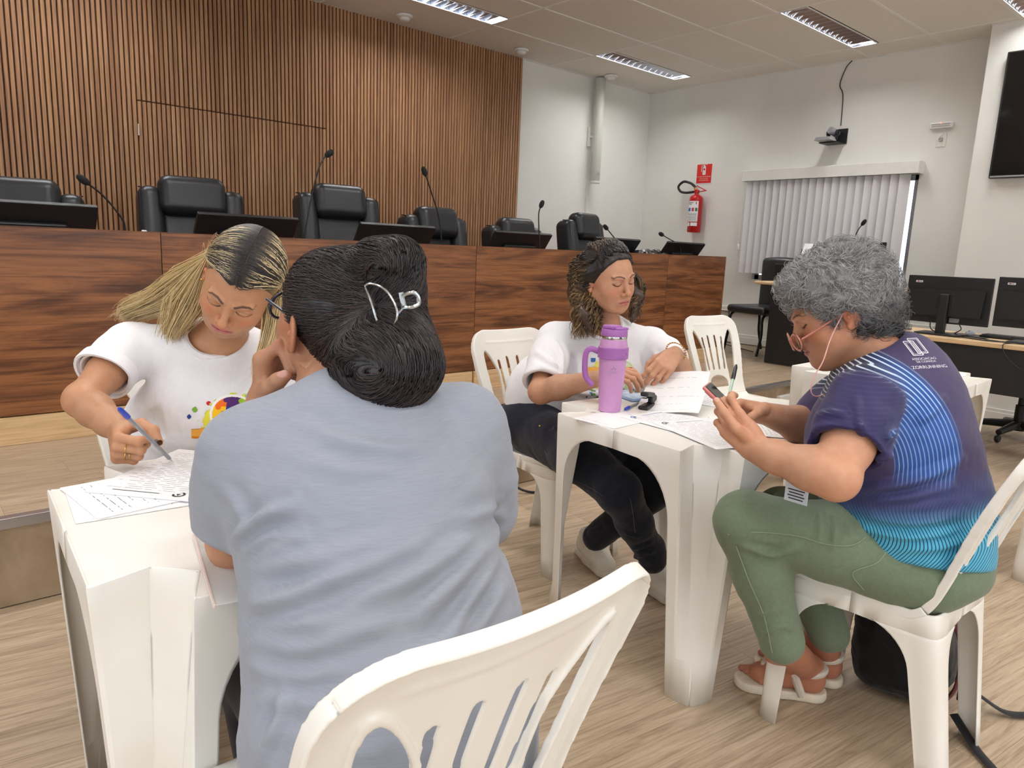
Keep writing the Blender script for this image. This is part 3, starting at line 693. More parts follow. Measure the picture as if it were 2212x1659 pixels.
# vertical blind before the window
def m_blind():
    m = mat('blind_fabric', (236, 234, 236), .75, spec=.2); t = NT(m); tr = t.add('ShaderNodeBsdfTranslucent'); tr.inputs[0].default_value = (.85, .88, .95, 1); mx = t.add('ShaderNodeMixShader', i_0=.22)
    t.link(t.bsdf.outputs[0], mx.inputs[1]); t.link(tr.outputs[0], mx.inputs[2]); t.link(mx.outputs[0], t.n['Material Output'].inputs[0]); return m
M_BLIND = m_blind(); BL0, BL1 = 2.62, 4.225; VT, VB = 2.078, 1.975
t = thing('vertical_blind', 'white vertical louvre blind with boxed valance over the window', 'blind', (XW, (BL0+BL1)/2, 1.0)); by = (BL0+BL1)/2
MB().box((-.115, 0, (VT+VB)/2-1), (.008, BL1-BL0+.10, VT-VB), .002).build('valance', M_WPLAST, t)
for s_ in (-1, 1): MB().box((-.058, s_*(BL1-BL0+.10)/2, (VT+VB)/2-1), (.115, .008, VT-VB), .002).build('valance_return', M_WPLAST, t)
MB().box((-.058, 0, VT-1+.001), (.118, BL1-BL0+.10, .006), .001).build('valance_top', M_WPLAST, t); MB().box((-.07, 0, VB+.03-1), (.04, BL1-BL0, .04), .004).build('head_rail', M_ALU, t)
nsl = 21; pit = (BL1-BL0-.03)/nsl
def slat_bl(u, v): return (.004*math.sin(u*math.pi), (u-.5)*.089, -v*.93)
sm = MB().grid(slat_bl, 5, 2).mesh('blind_slat', True)
for k in range(nsl):
    o = link_mesh('blind_slat', sm, M_BLIND, t, (-.07, BL0+.03+pit*(k+.5)-by, VB-1)); o.rotation_euler = (0, 0, math.radians(24+2*math.sin(k*1.7)))
MB().tube(spline([(-.09, 4.255-by, 1.98-1), (-.09, 4.26-by, 1.5-1), (-.085, 4.27-by, 1.3-1), (-.05, 4.285-by, 1.05-1), (-.05, 4.265-by, .92-1), (-.05, 4.235-by, .95-1), (-.07, 4.245-by, 1.3-1), (-.08, 4.25-by, 1.97-1)], 40), .0022, 6).build('pull_cord', M_WPLAST, t, True)
MB().lathe([(.008, -.03), (.011, -.025), (.011, .025), (.007, .03)], (-.085, 4.262-by, 1.31-1), n=12).build('cord_weight', M_WPLAST, t, True)
# conference camera on its wall shelf
M_GREY = mat_noise('silver_plastic', (150, 151, 154), 4, 40, .35); c = onX(1798, 290, XW-.09)
t = thing('conference_camera', 'black and silver conference camera on a small wall shelf above the blind', 'camera', (XW, c[1], c[2]-.075))
MB().box((-.085, 0, -.006), (.17, .17, .01), .004).build('shelf', M_BLACK, t); MB().box((-.006, -.055, .06), (.012, .10, .14), .003).build('wall_plate', M_BLACK, t)
MB().prism([(-.075, 0), (.075, 0), (.06, .028), (-.06, .028)], .13, (-.15, 0, .0), (0, -1, 0), (0, 0, 1)).build('base', M_GREY, t)
MB().box((-.145, .02, .022), (.012, .03, .008), .002).build('status_light', mat('blue_led', (40, 90, 255), .3, Emission_Color=(.1, .25, 1, 1), Emission_Strength=2.0), t)
for s_ in (-1, 1): MB().lathe([(.028, -.008), (.03, -.004), (.03, .004), (.028, .008)], (-.08, s_*.042, .085), (0, 1, 0), 20).box((-.08, s_*.042, .05), (.04, .014, .06), .004).build('yoke_arm', M_BLACK, t, True)
MB().lathe([(.026, -.06), (.032, -.05), (.034, .03), (.03, .042), (.02, .044)], (-.08, 0, .098), (-.75, .35, .28), 24).build('lens_barrel', M_GREY, t, True)
ct = onX(1833, 138, XW-.012)
tag(MB().tube(spline([(XW-.012, ct[1]-.03, ZC-.004), (XW-.01, ct[1]+.02, ZC-.06), (XW-.01, ct[1]+.06, ZC-.2), (XW-.012, c[1]-.02, 2.72), (XW-.014, c[1]-.035, 2.45)], 30), .0045, 6).build('camera_cable', M_BLACK, None, True), 'thin black cable hanging from the ceiling to the conference camera', 'cable')
# emergency light and its socket
e = onX(2034, 271, XW-.02); t = thing('emergency_light', 'small white emergency light with a red glowing dot on the wall', 'light', (XW, e[1], e[2]))
MB().box((-.02, 0, 0), (.04, .185, .05), .008).build('housing', M_WPLAST, t); 
for rws in range(2):
    for k in range(12): MB().box((-.0405, -.066+.012*k, -.008+.016*rws), (.002, .008, .009)).build('led', M_GREY, t)
MB().lathe([(.004, 0), (.004, .003)], (-.041, 0, .018), (-1, 0, 0), 10).build('red_indicator', mat('red_led', (255, 60, 40), .3, Emission_Color=(1, .12, .06, 1), Emission_Strength=6.0), t)
MB().tube(spline([(-.03, -.02, -.026), (-.02, -.03, -.05), (-.012, .015, -.11), (-.022, .0, -.125), (-.02, -.02, -.115)], 20), .003, 6).build('lead', M_WPLAST, t, True)
q = onX(2033, 302, XW-.004); t = thing('wall_socket', 'white wall socket plate below the emergency light', 'socket', (XW, q[1], q[2]))
MB().box((-.004, 0, 0), (.008, .075, .118), .003).build('plate', M_WPLAST, t); MB().box((-.012, 0, 0), (.02, .03, .03), .006).build('plug', M_GREY, t)
# television on the pier
t = thing('television', 'large black flat television mounted high at the right picture edge', 'television', (6.575, 1.14, 2.335))
MB().box((0, 0, 0), (.05, 1.62, .92), .006).build('casing', M_BLACK, t); MB().box((-.0255, 0, .006), (.003, 1.59, .885)).build('screen', M_GLASS_BLK, t); MB().box((-.0265, 0, -.449), (.004, 1.6, .012), .001).build('lower_trim', M_GREY, t)
# ------------------------------------------------------------------ desk with printer on the platform (window side)
M_DESKBLK = mat_noise('black_laminate', (26, 25, 26), 3, 200, .5)
M_BEECH = m_oak('beech_top', (222, 190, 148))
t = thing('printer_desk', 'black desk with beech top carrying the printer, beside the bench end', 'desk', (6.10, 2.85, DZ)); 
MB().box((0, 0, .70), (.62, 1.12, .028), .012, seg=3).build('top', M_BEECH, t)
MB().box((-.235, .0, .345), (.022, .84, .67), .002).build('front_panel', M_DESKBLK, t)
for s_ in (-1, 1): MB().box((0.03, s_*.42, .343), (.50, .022, .686), .002).build('side_panel', M_DESKBLK, t)
PT = DZ+.714
t = thing('printer', 'black inkjet printer on the desk with white paper in its rear tray', 'printer', (6.04, 3.09, PT))
MB().box((0, 0, .085), (.34, .38, .15), .012).build('body', M_BLACK, t); MB().box((-.19, -.02, .02), (.10, .30, .012), .004).build('output_tray', M_BLACK, t); MB().box((-.172, 0, .055), (.006, .30, .045), .002).build('paper_slot', mat('slot_black', (8, 8, 9), .6), t)
MB().box((.0, 0, .163), (.32, .36, .012), .004).build('lid', M_BLACK, t); text_obj('brand_lettering', 'EPSON', .02, M_GREY, t, (-.1705, -.02, .125), (0, -1, 0), (0, 0, 1), .0006)
MB().box((.12, 0, .22), (.006, .24, .16), .002, rotm(0, math.radians(28), 0)).build('rear_tray', M_BLACK, t)
MB().box((6.125, 3.07, PT+.245), (.0015, .215, .21), 0, rotm(0, math.radians(28), 0)).build('paper_sheet', M_PAPER).update_tag()
tag(bpy.data.objects['paper_sheet'], 'white sheet standing in the rear tray of the black printer', 'paper')
def desk_monitor(loc, rz, lb, sz=(.51, .31), top=None, stick=True, foot=True):
    t = thing('monitor', lb, 'monitor', loc, rz); w, h = sz; zc = top-h/2          # back faces -x
    b = MB().box((0, 0, zc), (.018, w, h), .004); b.build('casing', M_BLACK, t); MB().box((.0105, 0, zc+.003), (.003, w-.02, h-.03)).build('screen', M_GLASS_BLK, t)
    q = MB(); q.prism([(-w*.42, -h*.34), (w*.42, -h*.34), (w*.44, h*.22), (-w*.44, h*.22)], .03, (-.008, 0, zc), (0, -1, 0), (0, 0, 1)); o = q.build('rear_bulge', M_BLACK, t)
    MB().box((-.034, 0, zc-h*.02), (.012, .10, .10), .003).build('mount_plate', M_DESKBLK, t)
    MB().box((-.055, 0, (zc+.04)/2), (.035, .055, zc+.04), .005).build('stand_column', M_BLACK, t)
    if foot: MB().box((-.03, 0, .006), (.20, .27, .012), .003).build('stand_foot', M_BLACK, t)
    if stick:
        MB().box((-.0095, w*.36, zc+h*.37), (.001, .043, .013)).build('asset_sticker', M_PAPER, t); MB().box((-.0105, w*.36, zc+h*.37), (.0006, .03, .003)).build('sticker_text', M_INK, t); MB().box((-.0105, w*.375, zc+h*.37), (.0006, .008, .007)).build('sticker_mark', M_SIGNRED, t)
        MB().box((-.0095, -w*.02-.05, zc-h*.42), (.001, .06, .028)).build('rating_label', M_GREY, t); MB().box((-.0095, .085, zc-h*.40), (.001, .022, .016)).build('port_label', M_INK, t)
    return t
desk_monitor((6.28, 2.78, PT), 0, 'black monitor topped by a webcam before the blind', (.50, .30), .365, False)
wl = (6.27, 2.80, PT+.366); t = thing('webcam', 'small black webcam clipped on the monitor before the blind', 'webcam', wl)
MB().box((0, 0, .022), (.03, .095, .026), .008).build('body', M_BLACK, t); MB().box((.004, 0, .003), (.03, .03, .014), .003).build('clip', M_BLACK, t); MB().lathe([(.011, 0), (.011, .004), (.007, .005)], (-.015, 0, .022), (-1, 0, 0), 16).build('lens', M_GLASS_BLK, t, True)
MB().tube(spline([(.01, .02, .005), (-.02, .05, -.03), (-.03, .03, -.06), (-.02, .06, -.09), (0, .08, -.1)], 20), .003, 6).build('lead', M_BLACK, t, True)
b0 = onX(1838, 540, 6.15); gooseneck([(6.15, b0[1], PT+.001), (6.15, b0[1], PT+.12), onX(1842, 528, 6.15), onX(1852, 500, 6.15), onX(1864, 483, 6.15)], 'thin gooseneck microphone rising before the blind above the grey-haired woman')
# visitor chair beside the printer desk
t = thing('visitor_chair', 'black padded visitor chair with tube legs behind the printer desk', 'chair', (6.35, 3.62, DZ), math.radians(-100))
s = SDF((-.26, .14, .40), (.26, .30, .94), .009); s.fn(lambda p: rbox_sdf((0, .215, .675), (.215, .034, .235), .033)(p)-.02*(1-(p[..., 0]/.25)**2)); net_obj('backrest', s, M_LEATHER, t, 2)
s = SDF((-.26, -.28, .36), (.26, .24, .50), .01); s.fn(rbox_sdf((0, -.02, .43), (.23, .23, .038), .034)); net_obj('seat', s, M_LEATHER, t, 2)
MB().box((0, .245, .45), (.06, .012, .3), .003).build('back_support', M_BLACK, t)
for s_ in (-1, 1):
    MB().tube(spline([(s_*.20, -.26, .012), (s_*.20, -.22, .2), (s_*.19, -.20, .38), (s_*.19, .0, .395), (s_*.19, .18, .38), (s_*.20, .22, .2), (s_*.20, .28, .012)], 30), .0125, 8).build('leg_frame', M_BLKMETAL, t, True)
MB().tube([(-.19, 0, .39), (.19, 0, .39)], .011, 8).build('cross_tube', M_BLKMETAL, t, True)
# ------------------------------------------------------------------ desk at the right edge, with two monitors seen from behind
DXF = 5.11
t = thing('office_desk', 'long beech topped desk with black front panel at the right edge', 'desk', (DXF, 1.1, 0))
MB().box((.32, 0, .726), (.64, 2.0, .028), .003).build('top', M_BEECH, t); MB().box((.03, 0, .57), (.018, 1.90, .285), .002).build('modesty_panel', M_DESKBLK, t)
for s_ in (-1, 1): MB().box((.33, s_*.93, .356), (.56, .022, .712), .002).build('side_panel', M_DESKBLK, t)
DT = .741
desk_monitor((5.37, 1.725, DT), math.radians(0), 'black monitor seen from behind, right of the grey-haired woman', (.515, .312), .385)
desk_monitor((5.36, 1.185, DT), math.radians(0), 'black monitor seen from behind, cut by the right picture edge', (.515, .312), .40)
t = thing('keyboard', 'black keyboard lying on the beech desk behind the monitors', 'keyboard', (5.52, 1.33, DT)); MB().box((0, 0, .009), (.14, .40, .016), .004).build('case', M_BLACK, t)
kk = MB()
for a in range(5):
    for b in range(16): kk.box((-.05+.024*a, -.18+.024*b, .019), (.019, .02, .005))
o = kk.build('keys', M_DESKBLK, t); o['kind'] = 'stuff'
t = thing('computer_mouse', 'grey computer mouse on a black pad behind the monitors', 'mouse', (5.50, 1.60, DT))
s = SDF((-.06, -.045, -.01), (.06, .045, .05), .003); s.ell((0, 0, .002), (.052, .03, .032)); s.half((0, 0, .002), (0, 0, -1)); net_obj('shell', s, M_GREY, t); MB().box((-.02, 0, .031), (.02, .005, .006), .002).build('wheel', M_BLACK, t)
tag(MB().box((5.49, 1.60, DT+.0015), (.24, .26, .003), .001).build('mouse_pad', M_BLACK), 'black mouse pad under the grey mouse on the desk', 'mouse pad')
def cable(name, pts, r, lb, m=None, n=40): return tag(MB().tube(spline(pts, n), r, 6).build(name, m or M_BLACK, None, True), lb, 'cable')
cable('monitor_cable', [(5.335, 1.63, .83), (5.31, 1.60, .79), (5.32, 1.63, .755), (5.30, 1.48, .746), (5.24, 1.40, .7455), (5.20, 1.30, .746), (5.26, 1.2, .746)], .0035, 'black cable looping down from the first desk monitor')
cable('power_cable', [(5.335, 1.80, .83), (5.30, 1.77, .77), (5.28, 1.65, .750), (5.22, 1.5, .7455), (5.18, 1.38, .7455), (5.30, 1.25, .7455), (5.24, 1.12, .7455), (5.22, 1.0, .7455)], .0035, 'black power cable winding along the front edge of the beech desk')
cable('hanging_cable', [(5.33, 1.16, .83), (5.28, 1.17, .76), (5.18, 1.28, .7455), (5.10, 1.30, .735), (5.095, 1.27, .67), (5.10, 1.18, .60), (5.095, 1.05, .58), (5.09, .9, .6)], .0032, 'thin black cable hanging before the black desk panel')
t = thing('document_tray', 'small clear plastic tray on the beech desk behind the woman in the striped shirt', 'tray', (5.40, 2.02, DT)); MB().box((0, 0, .006), (.16, .12, .012), .003).build('base', M_CLEAR, t)
for s_ in (-1, 1): MB().box((s_*.078, 0, .02), (.004, .12, .04), .001).build('rim', M_CLEAR, t)
# swivel chair behind that desk
t = thing('swivel_chair', 'black swivel chair base showing under the beech desk', 'chair', (6.06, 1.37, 0), .5)
MB().lathe([(.035, .10), (.035, .24), (.024, .245), (.024, .40)], n=18).build('gas_lift', M_BLACK, t, True); MB().lathe([(.05, .06), (.055, .08), (.045, .12)], n=18).build('hub', M_BLACK, t, True)
for k in range(5):
    a = 2*math.pi*k/5; c, s_ = math.cos(a), math.sin(a); MB().tube([(0.02*c, .02*s_, .10), (.16*c, .16*s_, .09), (.30*c, .30*s_, .075)], [.032, .027, .02], 8).build('base_arm', M_BLACK, t, True); MB().lathe([(.022, -.014), (.028, -.006), (.028, .006), (.022, .014)], (.30*c, .30*s_, .03), (-s_, c, 0), 14).build('caster', M_BLACK, t, True)
s = SDF((-.28, -.28, .36), (.28, .28, .52), .012); s.fn(rbox_sdf((0, 0, .44), (.24, .24, .045), .04)); net_obj('seat', s, M_LEATHER, t, 2)
s = SDF((-.26, .2, .5), (.26, .34, .78), .012); s.fn(rbox_sdf((0, .26, .62), (.2, .03, .10), .028)); net_obj('backrest', s, M_LEATHER, t, 2)
MB().box((-.12, -.02, .36), (.13, .03, .02), .008).build('lever', M_BLACK, t)
# loose cables on the platform
cable('platform_cable', [(1.75, 3.52, DZ+.004), (2.05, 3.22, DZ+.005), (2.3, 3.18, DZ+.005), (2.48, 3.26, DZ+.01), (2.45, 3.36, DZ+.02), (2.36, 3.28, DZ+.012), (2.42, 3.12, DZ+.006), (2.62, 3.10, DZ+.005), (3.0, 3.14, DZ+.005), (3.4, 3.4, DZ+.005)], .006, 'black cable coiled on the platform behind the white chair')
cable('floor_cable', [(2.12, 2.618, DZ+.008), (2.14, 2.60, .25), (2.2, 2.57, .12), (2.3, 2.5, .02), (2.42, 2.45, .007), (2.7, 2.5, .007)], .006, 'black cable dropping over the platform edge to the floor')
cable('wall_cable', [(XW-.03, 4.33, .66), (XW-.02, 4.34, .55), (XW-.03, 4.37, .45), (XW-.06, 4.42, .36), (XW-.1, 4.5, .33), (XW-.08, 4.42, .31), (XW-.2, 4.3, DZ+.006), (6.4, 3.7, DZ+.006)], .005, 'black cable hanging from the white rail to the platform floor')
# ------------------------------------------------------------------ white moulded plastic furniture
def m_wp():
    m = mat('white_moulded_plastic', (236, 233, 226), .33, spec=.45); t = NT(m); v = t.coords(); f = t.noise(v, 5, 3); t.setc(t.ramp(f, [(.3, (231, 227, 218)), (.6, (238, 236, 230)), (.9, (235, 232, 224))]))
    t.bump(t.noise(v, 380, 3), .03, .0006); return m
M_WP = m_wp()
def corner_piece(top, bot, la, lb, z0, zap, zbend, fl_t, fl_b, th=.0035, lip=.004, ztop_fn=None, xm=0.0, ar=.13):
    """one leg with its share of the apron. Local frame: virtual corner at the origin, the table lies in +x,+y.
    top/bot: outline from side A (x=0) round to side B (y=0); la/lb: apron half lengths along +y / +x"""
    top = np.asarray(top, float); bot = np.asarray(bot, float); na = 7
    zs = [z0, z0-lip*.3, z0-lip, zap, zap-.002]+list(zap-(zap-zbend)*(1-np.cos(np.linspace(0, math.pi/2, 10)))[1:])+list(np.linspace(zbend, 0, 5)[1:])
    rows = []
    for i, z in enumerate(zs):
        u = 1-z/z0; P = top+(bot-top)*u; ins = lip*.75 if i == 0 else (lip*.22 if i == 1 else 0)
        if i <= 3: f = None
        elif z >= zbend-1e-9: q = (zap-z)/(zap-zbend); f = 1-math.sqrt(max(0, 1-(1-q)**2)) if i > 4 else 1.0
        else: f = 0.0
        fb = fl_t+(fl_b-fl_t)*u
        La = (la-P[0][1]) if f is None else fb+min(la-P[0][1]-fb, ar)*f; Lb = (lb-P[-1][0]) if f is None else fb+min(lb-P[-1][0]-fb, ar)*f; ga = 1.0 if f is None else La/(la-P[0][1]); gb = 1.0 if f is None else Lb/(lb-P[-1][0])
        # sides run back to the apron plane (x=0 / y=0) towards the middle of the side
        A = [(P[0][0]+(xm-P[0][0])*(k/na)*ga, P[0][1]+La*k/na) for k in range(na, 0, -1)]; B = [(P[-1][0]+Lb*k/na, P[-1][1]*(1-(k/na)*gb)) for k in range(1, na+1)]
        R = np.array(A+[tuple(p) for p in P]+B)
        if ins:
            c = R+ins*nrm(V3(1, 1, 0)[:2]) if False else R
            d = np.gradient(R, axis=0); nn = np.stack([d[:, 1], -d[:, 0]], 1)*-1; nn /= np.linalg.norm(nn, axis=1)[:, None]+1e-9; R = R+nn*ins*np.sign((nn@V3(1, 1)[:2]).mean())
        zz = z if ztop_fn is None else z*1.0
        rows.append(np.c_[R, np.full(len(R), zz)])
    return np.array(rows)
def rows_mesh(mb, rows):
    k, n, _ = rows.shape; mb.add(rows.reshape(-1, 3), [(i*n+j, i*n+j+1, (i+1)*n+j+1, (i+1)*n+j) for i in range(k-1) for j in range(n-1)])
def solid(o, th, off=-1.0):
    md = o.modifiers.new('thickness', 'SOLIDIFY'); md.thickness = th; md.offset = off; return o
TS, TH = .70, .70
def plastic_table():
    t = thing('plastic_table', 'x', 'table'); n = 5
    top = spline([(0, .118), (.006, .112), (.078, .136), (.088, .134), (.134, .088), (.136, .078), (.112, .006), (.118, 0)], 22)
    bot = spline([(.034, .108), (.036, .088), (.044, .058), (.05, .05), (.05, .05), (.058, .044), (.088, .036), (.108, .034)], 22)
    outl = []
    for k in range(4):
        a = k*math.pi/2; R = rotm(0, 0, a)[:2, :2]
        rows = corner_piece(top, bot, TS/2, TS/2, TH, .648, .50, .03, .012)
        w = np.concatenate([(rows[..., :2]-TS/2)@R.T, rows[..., 2:]], -1); mb = MB(); rows_mesh(mb, w); ft = w[-1][7:-7]; fc = ft.mean(0)
        mb.add(np.concatenate([ft, [fc+V3(*(R@V3(.012, .012)[:2]), 0)]])+V3(0, 0, .0025), [tuple(range(len(ft)+1))])
        o = mb.build('leg', M_WP, t); smooth_mesh(o.data, 22); solid(o, .0035, 0)
        w0 = w[0]; outl.append(w0[::1])
    pts = np.concatenate(outl); c = pts.mean(0)
    # flat top, split into a fan of rings so that it shades smoothly
    mb = MB(); k = len(pts); ring2 = c+(pts-c)*.90; V = np.concatenate([pts, ring2, [c]]); F = []
    ang = np.argsort(np.arctan2(pts[:, 1], pts[:, 0])); pts = pts[ang]; ring2 = pts*np.array([.9, .9, 1]); V = np.concatenate([pts, ring2, [[0, 0, TH]]])
    F = [(i, (i+1) % k, k+(i+1) % k, k+i) for i in range(k)]+[(k+i, k+(i+1) % k, 2*k) for i in range(k)]
    mb.add(V, F); o = mb.build('tabletop', M_WP, t, True); return t
CHP = spline([(.226, .395), (.226, .418), (.212, .434), (.15, .437), (.03, .428), (-.065, .424), (-.105, .436), (-.130, .475), (-.165, .58), (-.215, .72), (-.265, .84), (-.282, .875)], 200)
_seg = np.r_[0, np.cumsum(np.linalg.norm(np.diff(CHP, axis=0), axis=1))]; CHL = _seg[-1]
S_REAR = _seg[np.argmin(np.abs(CHP[:, 0]+.105)+np.abs(CHP[:, 1]-.436))]
def chair_map(u, s, w):
    y = np.interp(s, _seg, CHP[:, 0]); z = np.interp(s, _seg, CHP[:, 1]); e = .004
    dy = np.interp(s+e, _seg, CHP[:, 0])-np.interp(s-e, _seg, CHP[:, 0]); dz = np.interp(s+e, _seg, CHP[:, 1])-np.interp(s-e, _seg, CHP[:, 1]); l = np.sqrt(dy*dy+dz*dz)+1e-9
    ny, nz = dz/l, -dy/l                     # normal to the inside (up on the seat, forward on the back)
    bk = ss(S_REAR-.03, S_REAR+.12, s); st = 1-bk; q = np.clip(1-(u/.2)**2, 0, 1)
    dep = -.012*st*q*ss(.02, .12, s)-.022*bk*q
    return np.stack([u, y+ny*(w+dep), z+nz*(w+dep)], -1)
def hw_outer(s): return .208-.022*ss(.05, S_REAR, s)+.026*ss(S_REAR+.05, S_REAR+.34, s)
def chair_2d(u, s):
    """signed distance of the chair skin in its own flat pattern"""
    a = np.abs(u); top = CHL-.006; hw = hw_outer(s); r = .098
    qx = a-(hw-r); qs = s-(top-r); d_top = np.where((qx > 0) & (qs > 0), np.sqrt(qx*qx+qs*qs)-r, np.maximum(a-hw, s-top))
    rf = .04; qx = a-(hw-rf); qs = rf-s; d_f = np.where((qx > 0) & (qs > 0), np.sqrt(qx*qx+qs*qs)-rf, np.maximum(a-hw, -s)); d = np.maximum(d_top, d_f)
    t = np.clip((s-S_REAR)/(CHL-S_REAR), 0, 1); outer = d.copy()
    sp = .098+.060*ss(.55, .92, t)-.012*np.sin(np.clip(t, 0, 1)*3.14)          # half width of the centre splat
    h = np.maximum.reduce([sp-a, a-(hw-.054), (S_REAR+.055)-s, s-(top-.072)]); kk = .03
    def smax(x, y, k): m = np.maximum(k-np.abs(x-y), 0)/k; return np.maximum(x, y)+m*m*k*.25
    h = smax(smax(sp-a, a-(hw-.054), .012), smax((S_REAR+.055)-s, s-(top-.072), .01), .05); d = np.maximum(d, -h)
    for c in (-.066, -.024, .024, .066):
        uc = c*(.80+.55*t); e = np.maximum(np.maximum(S_REAR+.155-s, s-(top-.118-abs(c)*.25)), 0); d = np.maximum(d, -(np.sqrt((u-uc)**2+e*e)-.0068))
    ar = np.sqrt((u/1.7)**2+np.maximum(s-(S_REAR+.075), 0)**2)-.042; ar = np.maximum(ar, S_REAR+.052-s); d = np.maximum(d, -ar)
    return d, outer, h
def chair_skin(s0, s1):
    h = .0046; ws = 2.6; g = SDF((-.24, s0-.012, -.024*ws), (.24, s1+.012, .012*ws), h)
    P = np.stack(np.meshgrid(*[g.lo[i]+h*np.arange(g.n[i]) for i in range(3)], indexing='ij'), -1); u, s, w = P[..., 0], P[..., 1], P[..., 2]/ws
    d, outer, hole = chair_2d(u[:, :, 0], s[:, :, 0]); d = d[..., None]; outer = outer[..., None]; hole = hole[..., None]
    plate = np.maximum(d, np.abs(w)-.0028); rim = np.maximum(np.maximum(d, -outer-.0058), np.maximum(-w-.017, w-.0035)); rim2 = np.maximum(np.maximum(d, -.0045-np.minimum(-hole, 1)*-1 if False else (-hole*-1)*0+np.abs(hole-.004)-.005), np.maximum(-w-.009, w-.0035))
    D = np.minimum(np.minimum(plate, rim), rim2)
    groove = np.maximum(np.abs(s-(CHL-.062))-.004, np.abs(u)-.13); D = np.minimum(D, np.maximum(np.maximum(d, groove), np.maximum(-w-.0045, w-.0045)))
    g.D = np.maximum(D, np.maximum(s0-s, s-s1)).astype(np.float32); V, Q = g.net(); V = relax(V, Q, 1, .35); return chair_map(V[:, 0], V[:, 1], V[:, 2]/ws), Q
def plastic_chair():
    t = thing('plastic_chair', 'x', 'chair')
    V, Q = chair_skin(0, S_REAR+.012); link_mesh('seat', raw_mesh('seat', V, Q), M_WP, t); V, Q = chair_skin(S_REAR+.012, CHL); link_mesh('backrest', raw_mesh('backrest', V, Q), M_WP, t)
    for sx in (-1, 1):
        for sy in (1, -1):
            hx = .202 if sy > 0 else .185; yy = .214 if sy > 0 else -.150; zt = .418 if sy > 0 else .430
            top = spline([(0, .062), (.002, .03), (.010, .010), (.030, .002), (.058, 0)], 12)
            bx, by = (.004, -.012) if sy > 0 else (.034, -.056)
            bot = spline([(0, .05), (.001, .024), (.008, .008), (.024, .001), (.045, 0)], 12)+V3(bx, by)[:2]
            rows = corner_piece(top, bot, .184 if sy > 0 else .180, hx, zt, .378, .285, .008, .004, xm=.0085*sy, ar=.085)
            w = rows.copy(); w[..., 0] = sx*(hx-rows[..., 0]); w[..., 1] = yy-sy*rows[..., 1] if sy > 0 else yy+rows[..., 1]
            if sx*sy > 0: w = w[:, ::-1]
            mb = MB(); rows_mesh(mb, w); o = mb.build('leg', M_WP, t, True); solid(o, .0036, 0)
    return t
pt = plastic_table()
pt.location = (.541, 1.291, 0); pt.rotation_euler = (0, 0, -math.radians(3.2)); pt['label'] = 'white plastic table nearest the camera at left, with stacked forms'; pt['group'] = 'white plastic tables'
dup(pt, (1.857, 1.245, 0), -math.radians(4.4), 'white plastic table with the lilac tumbler and scattered papers')
dup(pt, (3.47, 1.31, 0), math.radians(2.5), 'white plastic table behind the woman in the striped shirt')
pc0 = plastic_chair()
CH = [((.43, .735, 0), 0.0, 'white plastic chair in the foreground under the woman in grey'), ((1.85, .615, 0), .02, 'white plastic chair carrying the grey-haired woman in striped shirt'),
      ((1.945, 1.955, 0), math.pi+.03, 'white plastic chair carrying the curly-haired woman'), ((.60, 1.89, 0), math.pi, 'white plastic chair mostly hidden under the blonde woman'),
      ((3.49, 2.06, 0), math.pi-.12, 'empty white plastic chair before the platform edge, right of the bench'), ((3.435, .455, 0), 0.05, 'white plastic chair of which only a leg shows at the right edge')]
for i, (loc, rz_, lb) in enumerate(CH):
    o = pc0 if i == 0 else dup(pc0, loc, rz_); o.location = loc; o.rotation_euler = (0, 0, rz_); o['label'] = lb; o['group'] = 'white plastic chairs'
# ------------------------------------------------------------------ people: shared modelling tools
def m_skin(name, rough=.48):
    m = mat(name, (200, 150, 120), rough, spec=.38); t = NT(m); a = t.attr('Col')[0]; v = t.coords(); f = t.noise(v, 55, 4); sp = t.ramp(f, [(.3, (244, 236, 232)), (.7, (255, 255, 255))])
    t.setc(t.mixc(.8, a, sp, 'MULTIPLY')); t.bump(t.noise(v, 900, 2), .05, .0006)
    b = t.bsdf; b.inputs['Subsurface Weight'].default_value = .12; b.inputs['Subsurface Radius'].default_value = (1.0, .35, .2); b.inputs['Subsurface Scale'].default_value = .006; return m
M_SKIN = m_skin('skin')
def m_hair():
    m = mat('hair', (40, 30, 28), .42, spec=.5); t = NT(m); t.setc(t.attr('Col')[0]); t.bsdf.inputs['Anisotropic'].default_value = .5; return m
M_HAIR = m_hair()
def m_cloth(name, color=None, rough=.85, weave=900, bump=.12, var=5, sheen=.15):
    m = mat(name, color or (200, 200, 200), rough, spec=.2); t = NT(m); v = t.coords(); t.bsdf.inputs['Sheen Weight'].default_value = sheen
    if color is None: t.setc(t.attr('Col')[0])
    else:
        f = t.noise(v, 120, 4, .7); t.setc(t.ramp(f, [(.3, [max(0, c-var) for c in color]), (.7, [min(255, c+var) for c in color])]))
    t.bump(t.noise(v, weave, 2), bump, .0006); return m
def frame_cam(px, py, roll, pitch, yaw):
    """head axes measured against the line of sight at a picture position: columns = person's left, forward, up.
    pitch: how far the face is turned down, yaw: turn towards picture right, roll: lean of the head's top to picture right"""
    Y0 = -nrm(ray(px, py)); X0 = nrm(np.cross(UPV, Y0)); Z0 = np.cross(Y0, X0)
    a = math.radians(yaw); f = Y0*math.cos(a)+X0*math.sin(a); l = X0*math.cos(a)-Y0*math.sin(a)
    p = math.radians(pitch); f2 = f*math.cos(p)-Z0*math.sin(p); u2 = Z0*math.cos(p)+f*math.sin(p)
    return np.array(Matrix.Rotation(-math.radians(roll), 3, Vector(Y0))) @ np.stack([l, f2, u2], 1)
FACE = dict(w=1.0, jaw=1.0, nose=1.0, lips=1.0, cheek=1.0, chin=1.0)
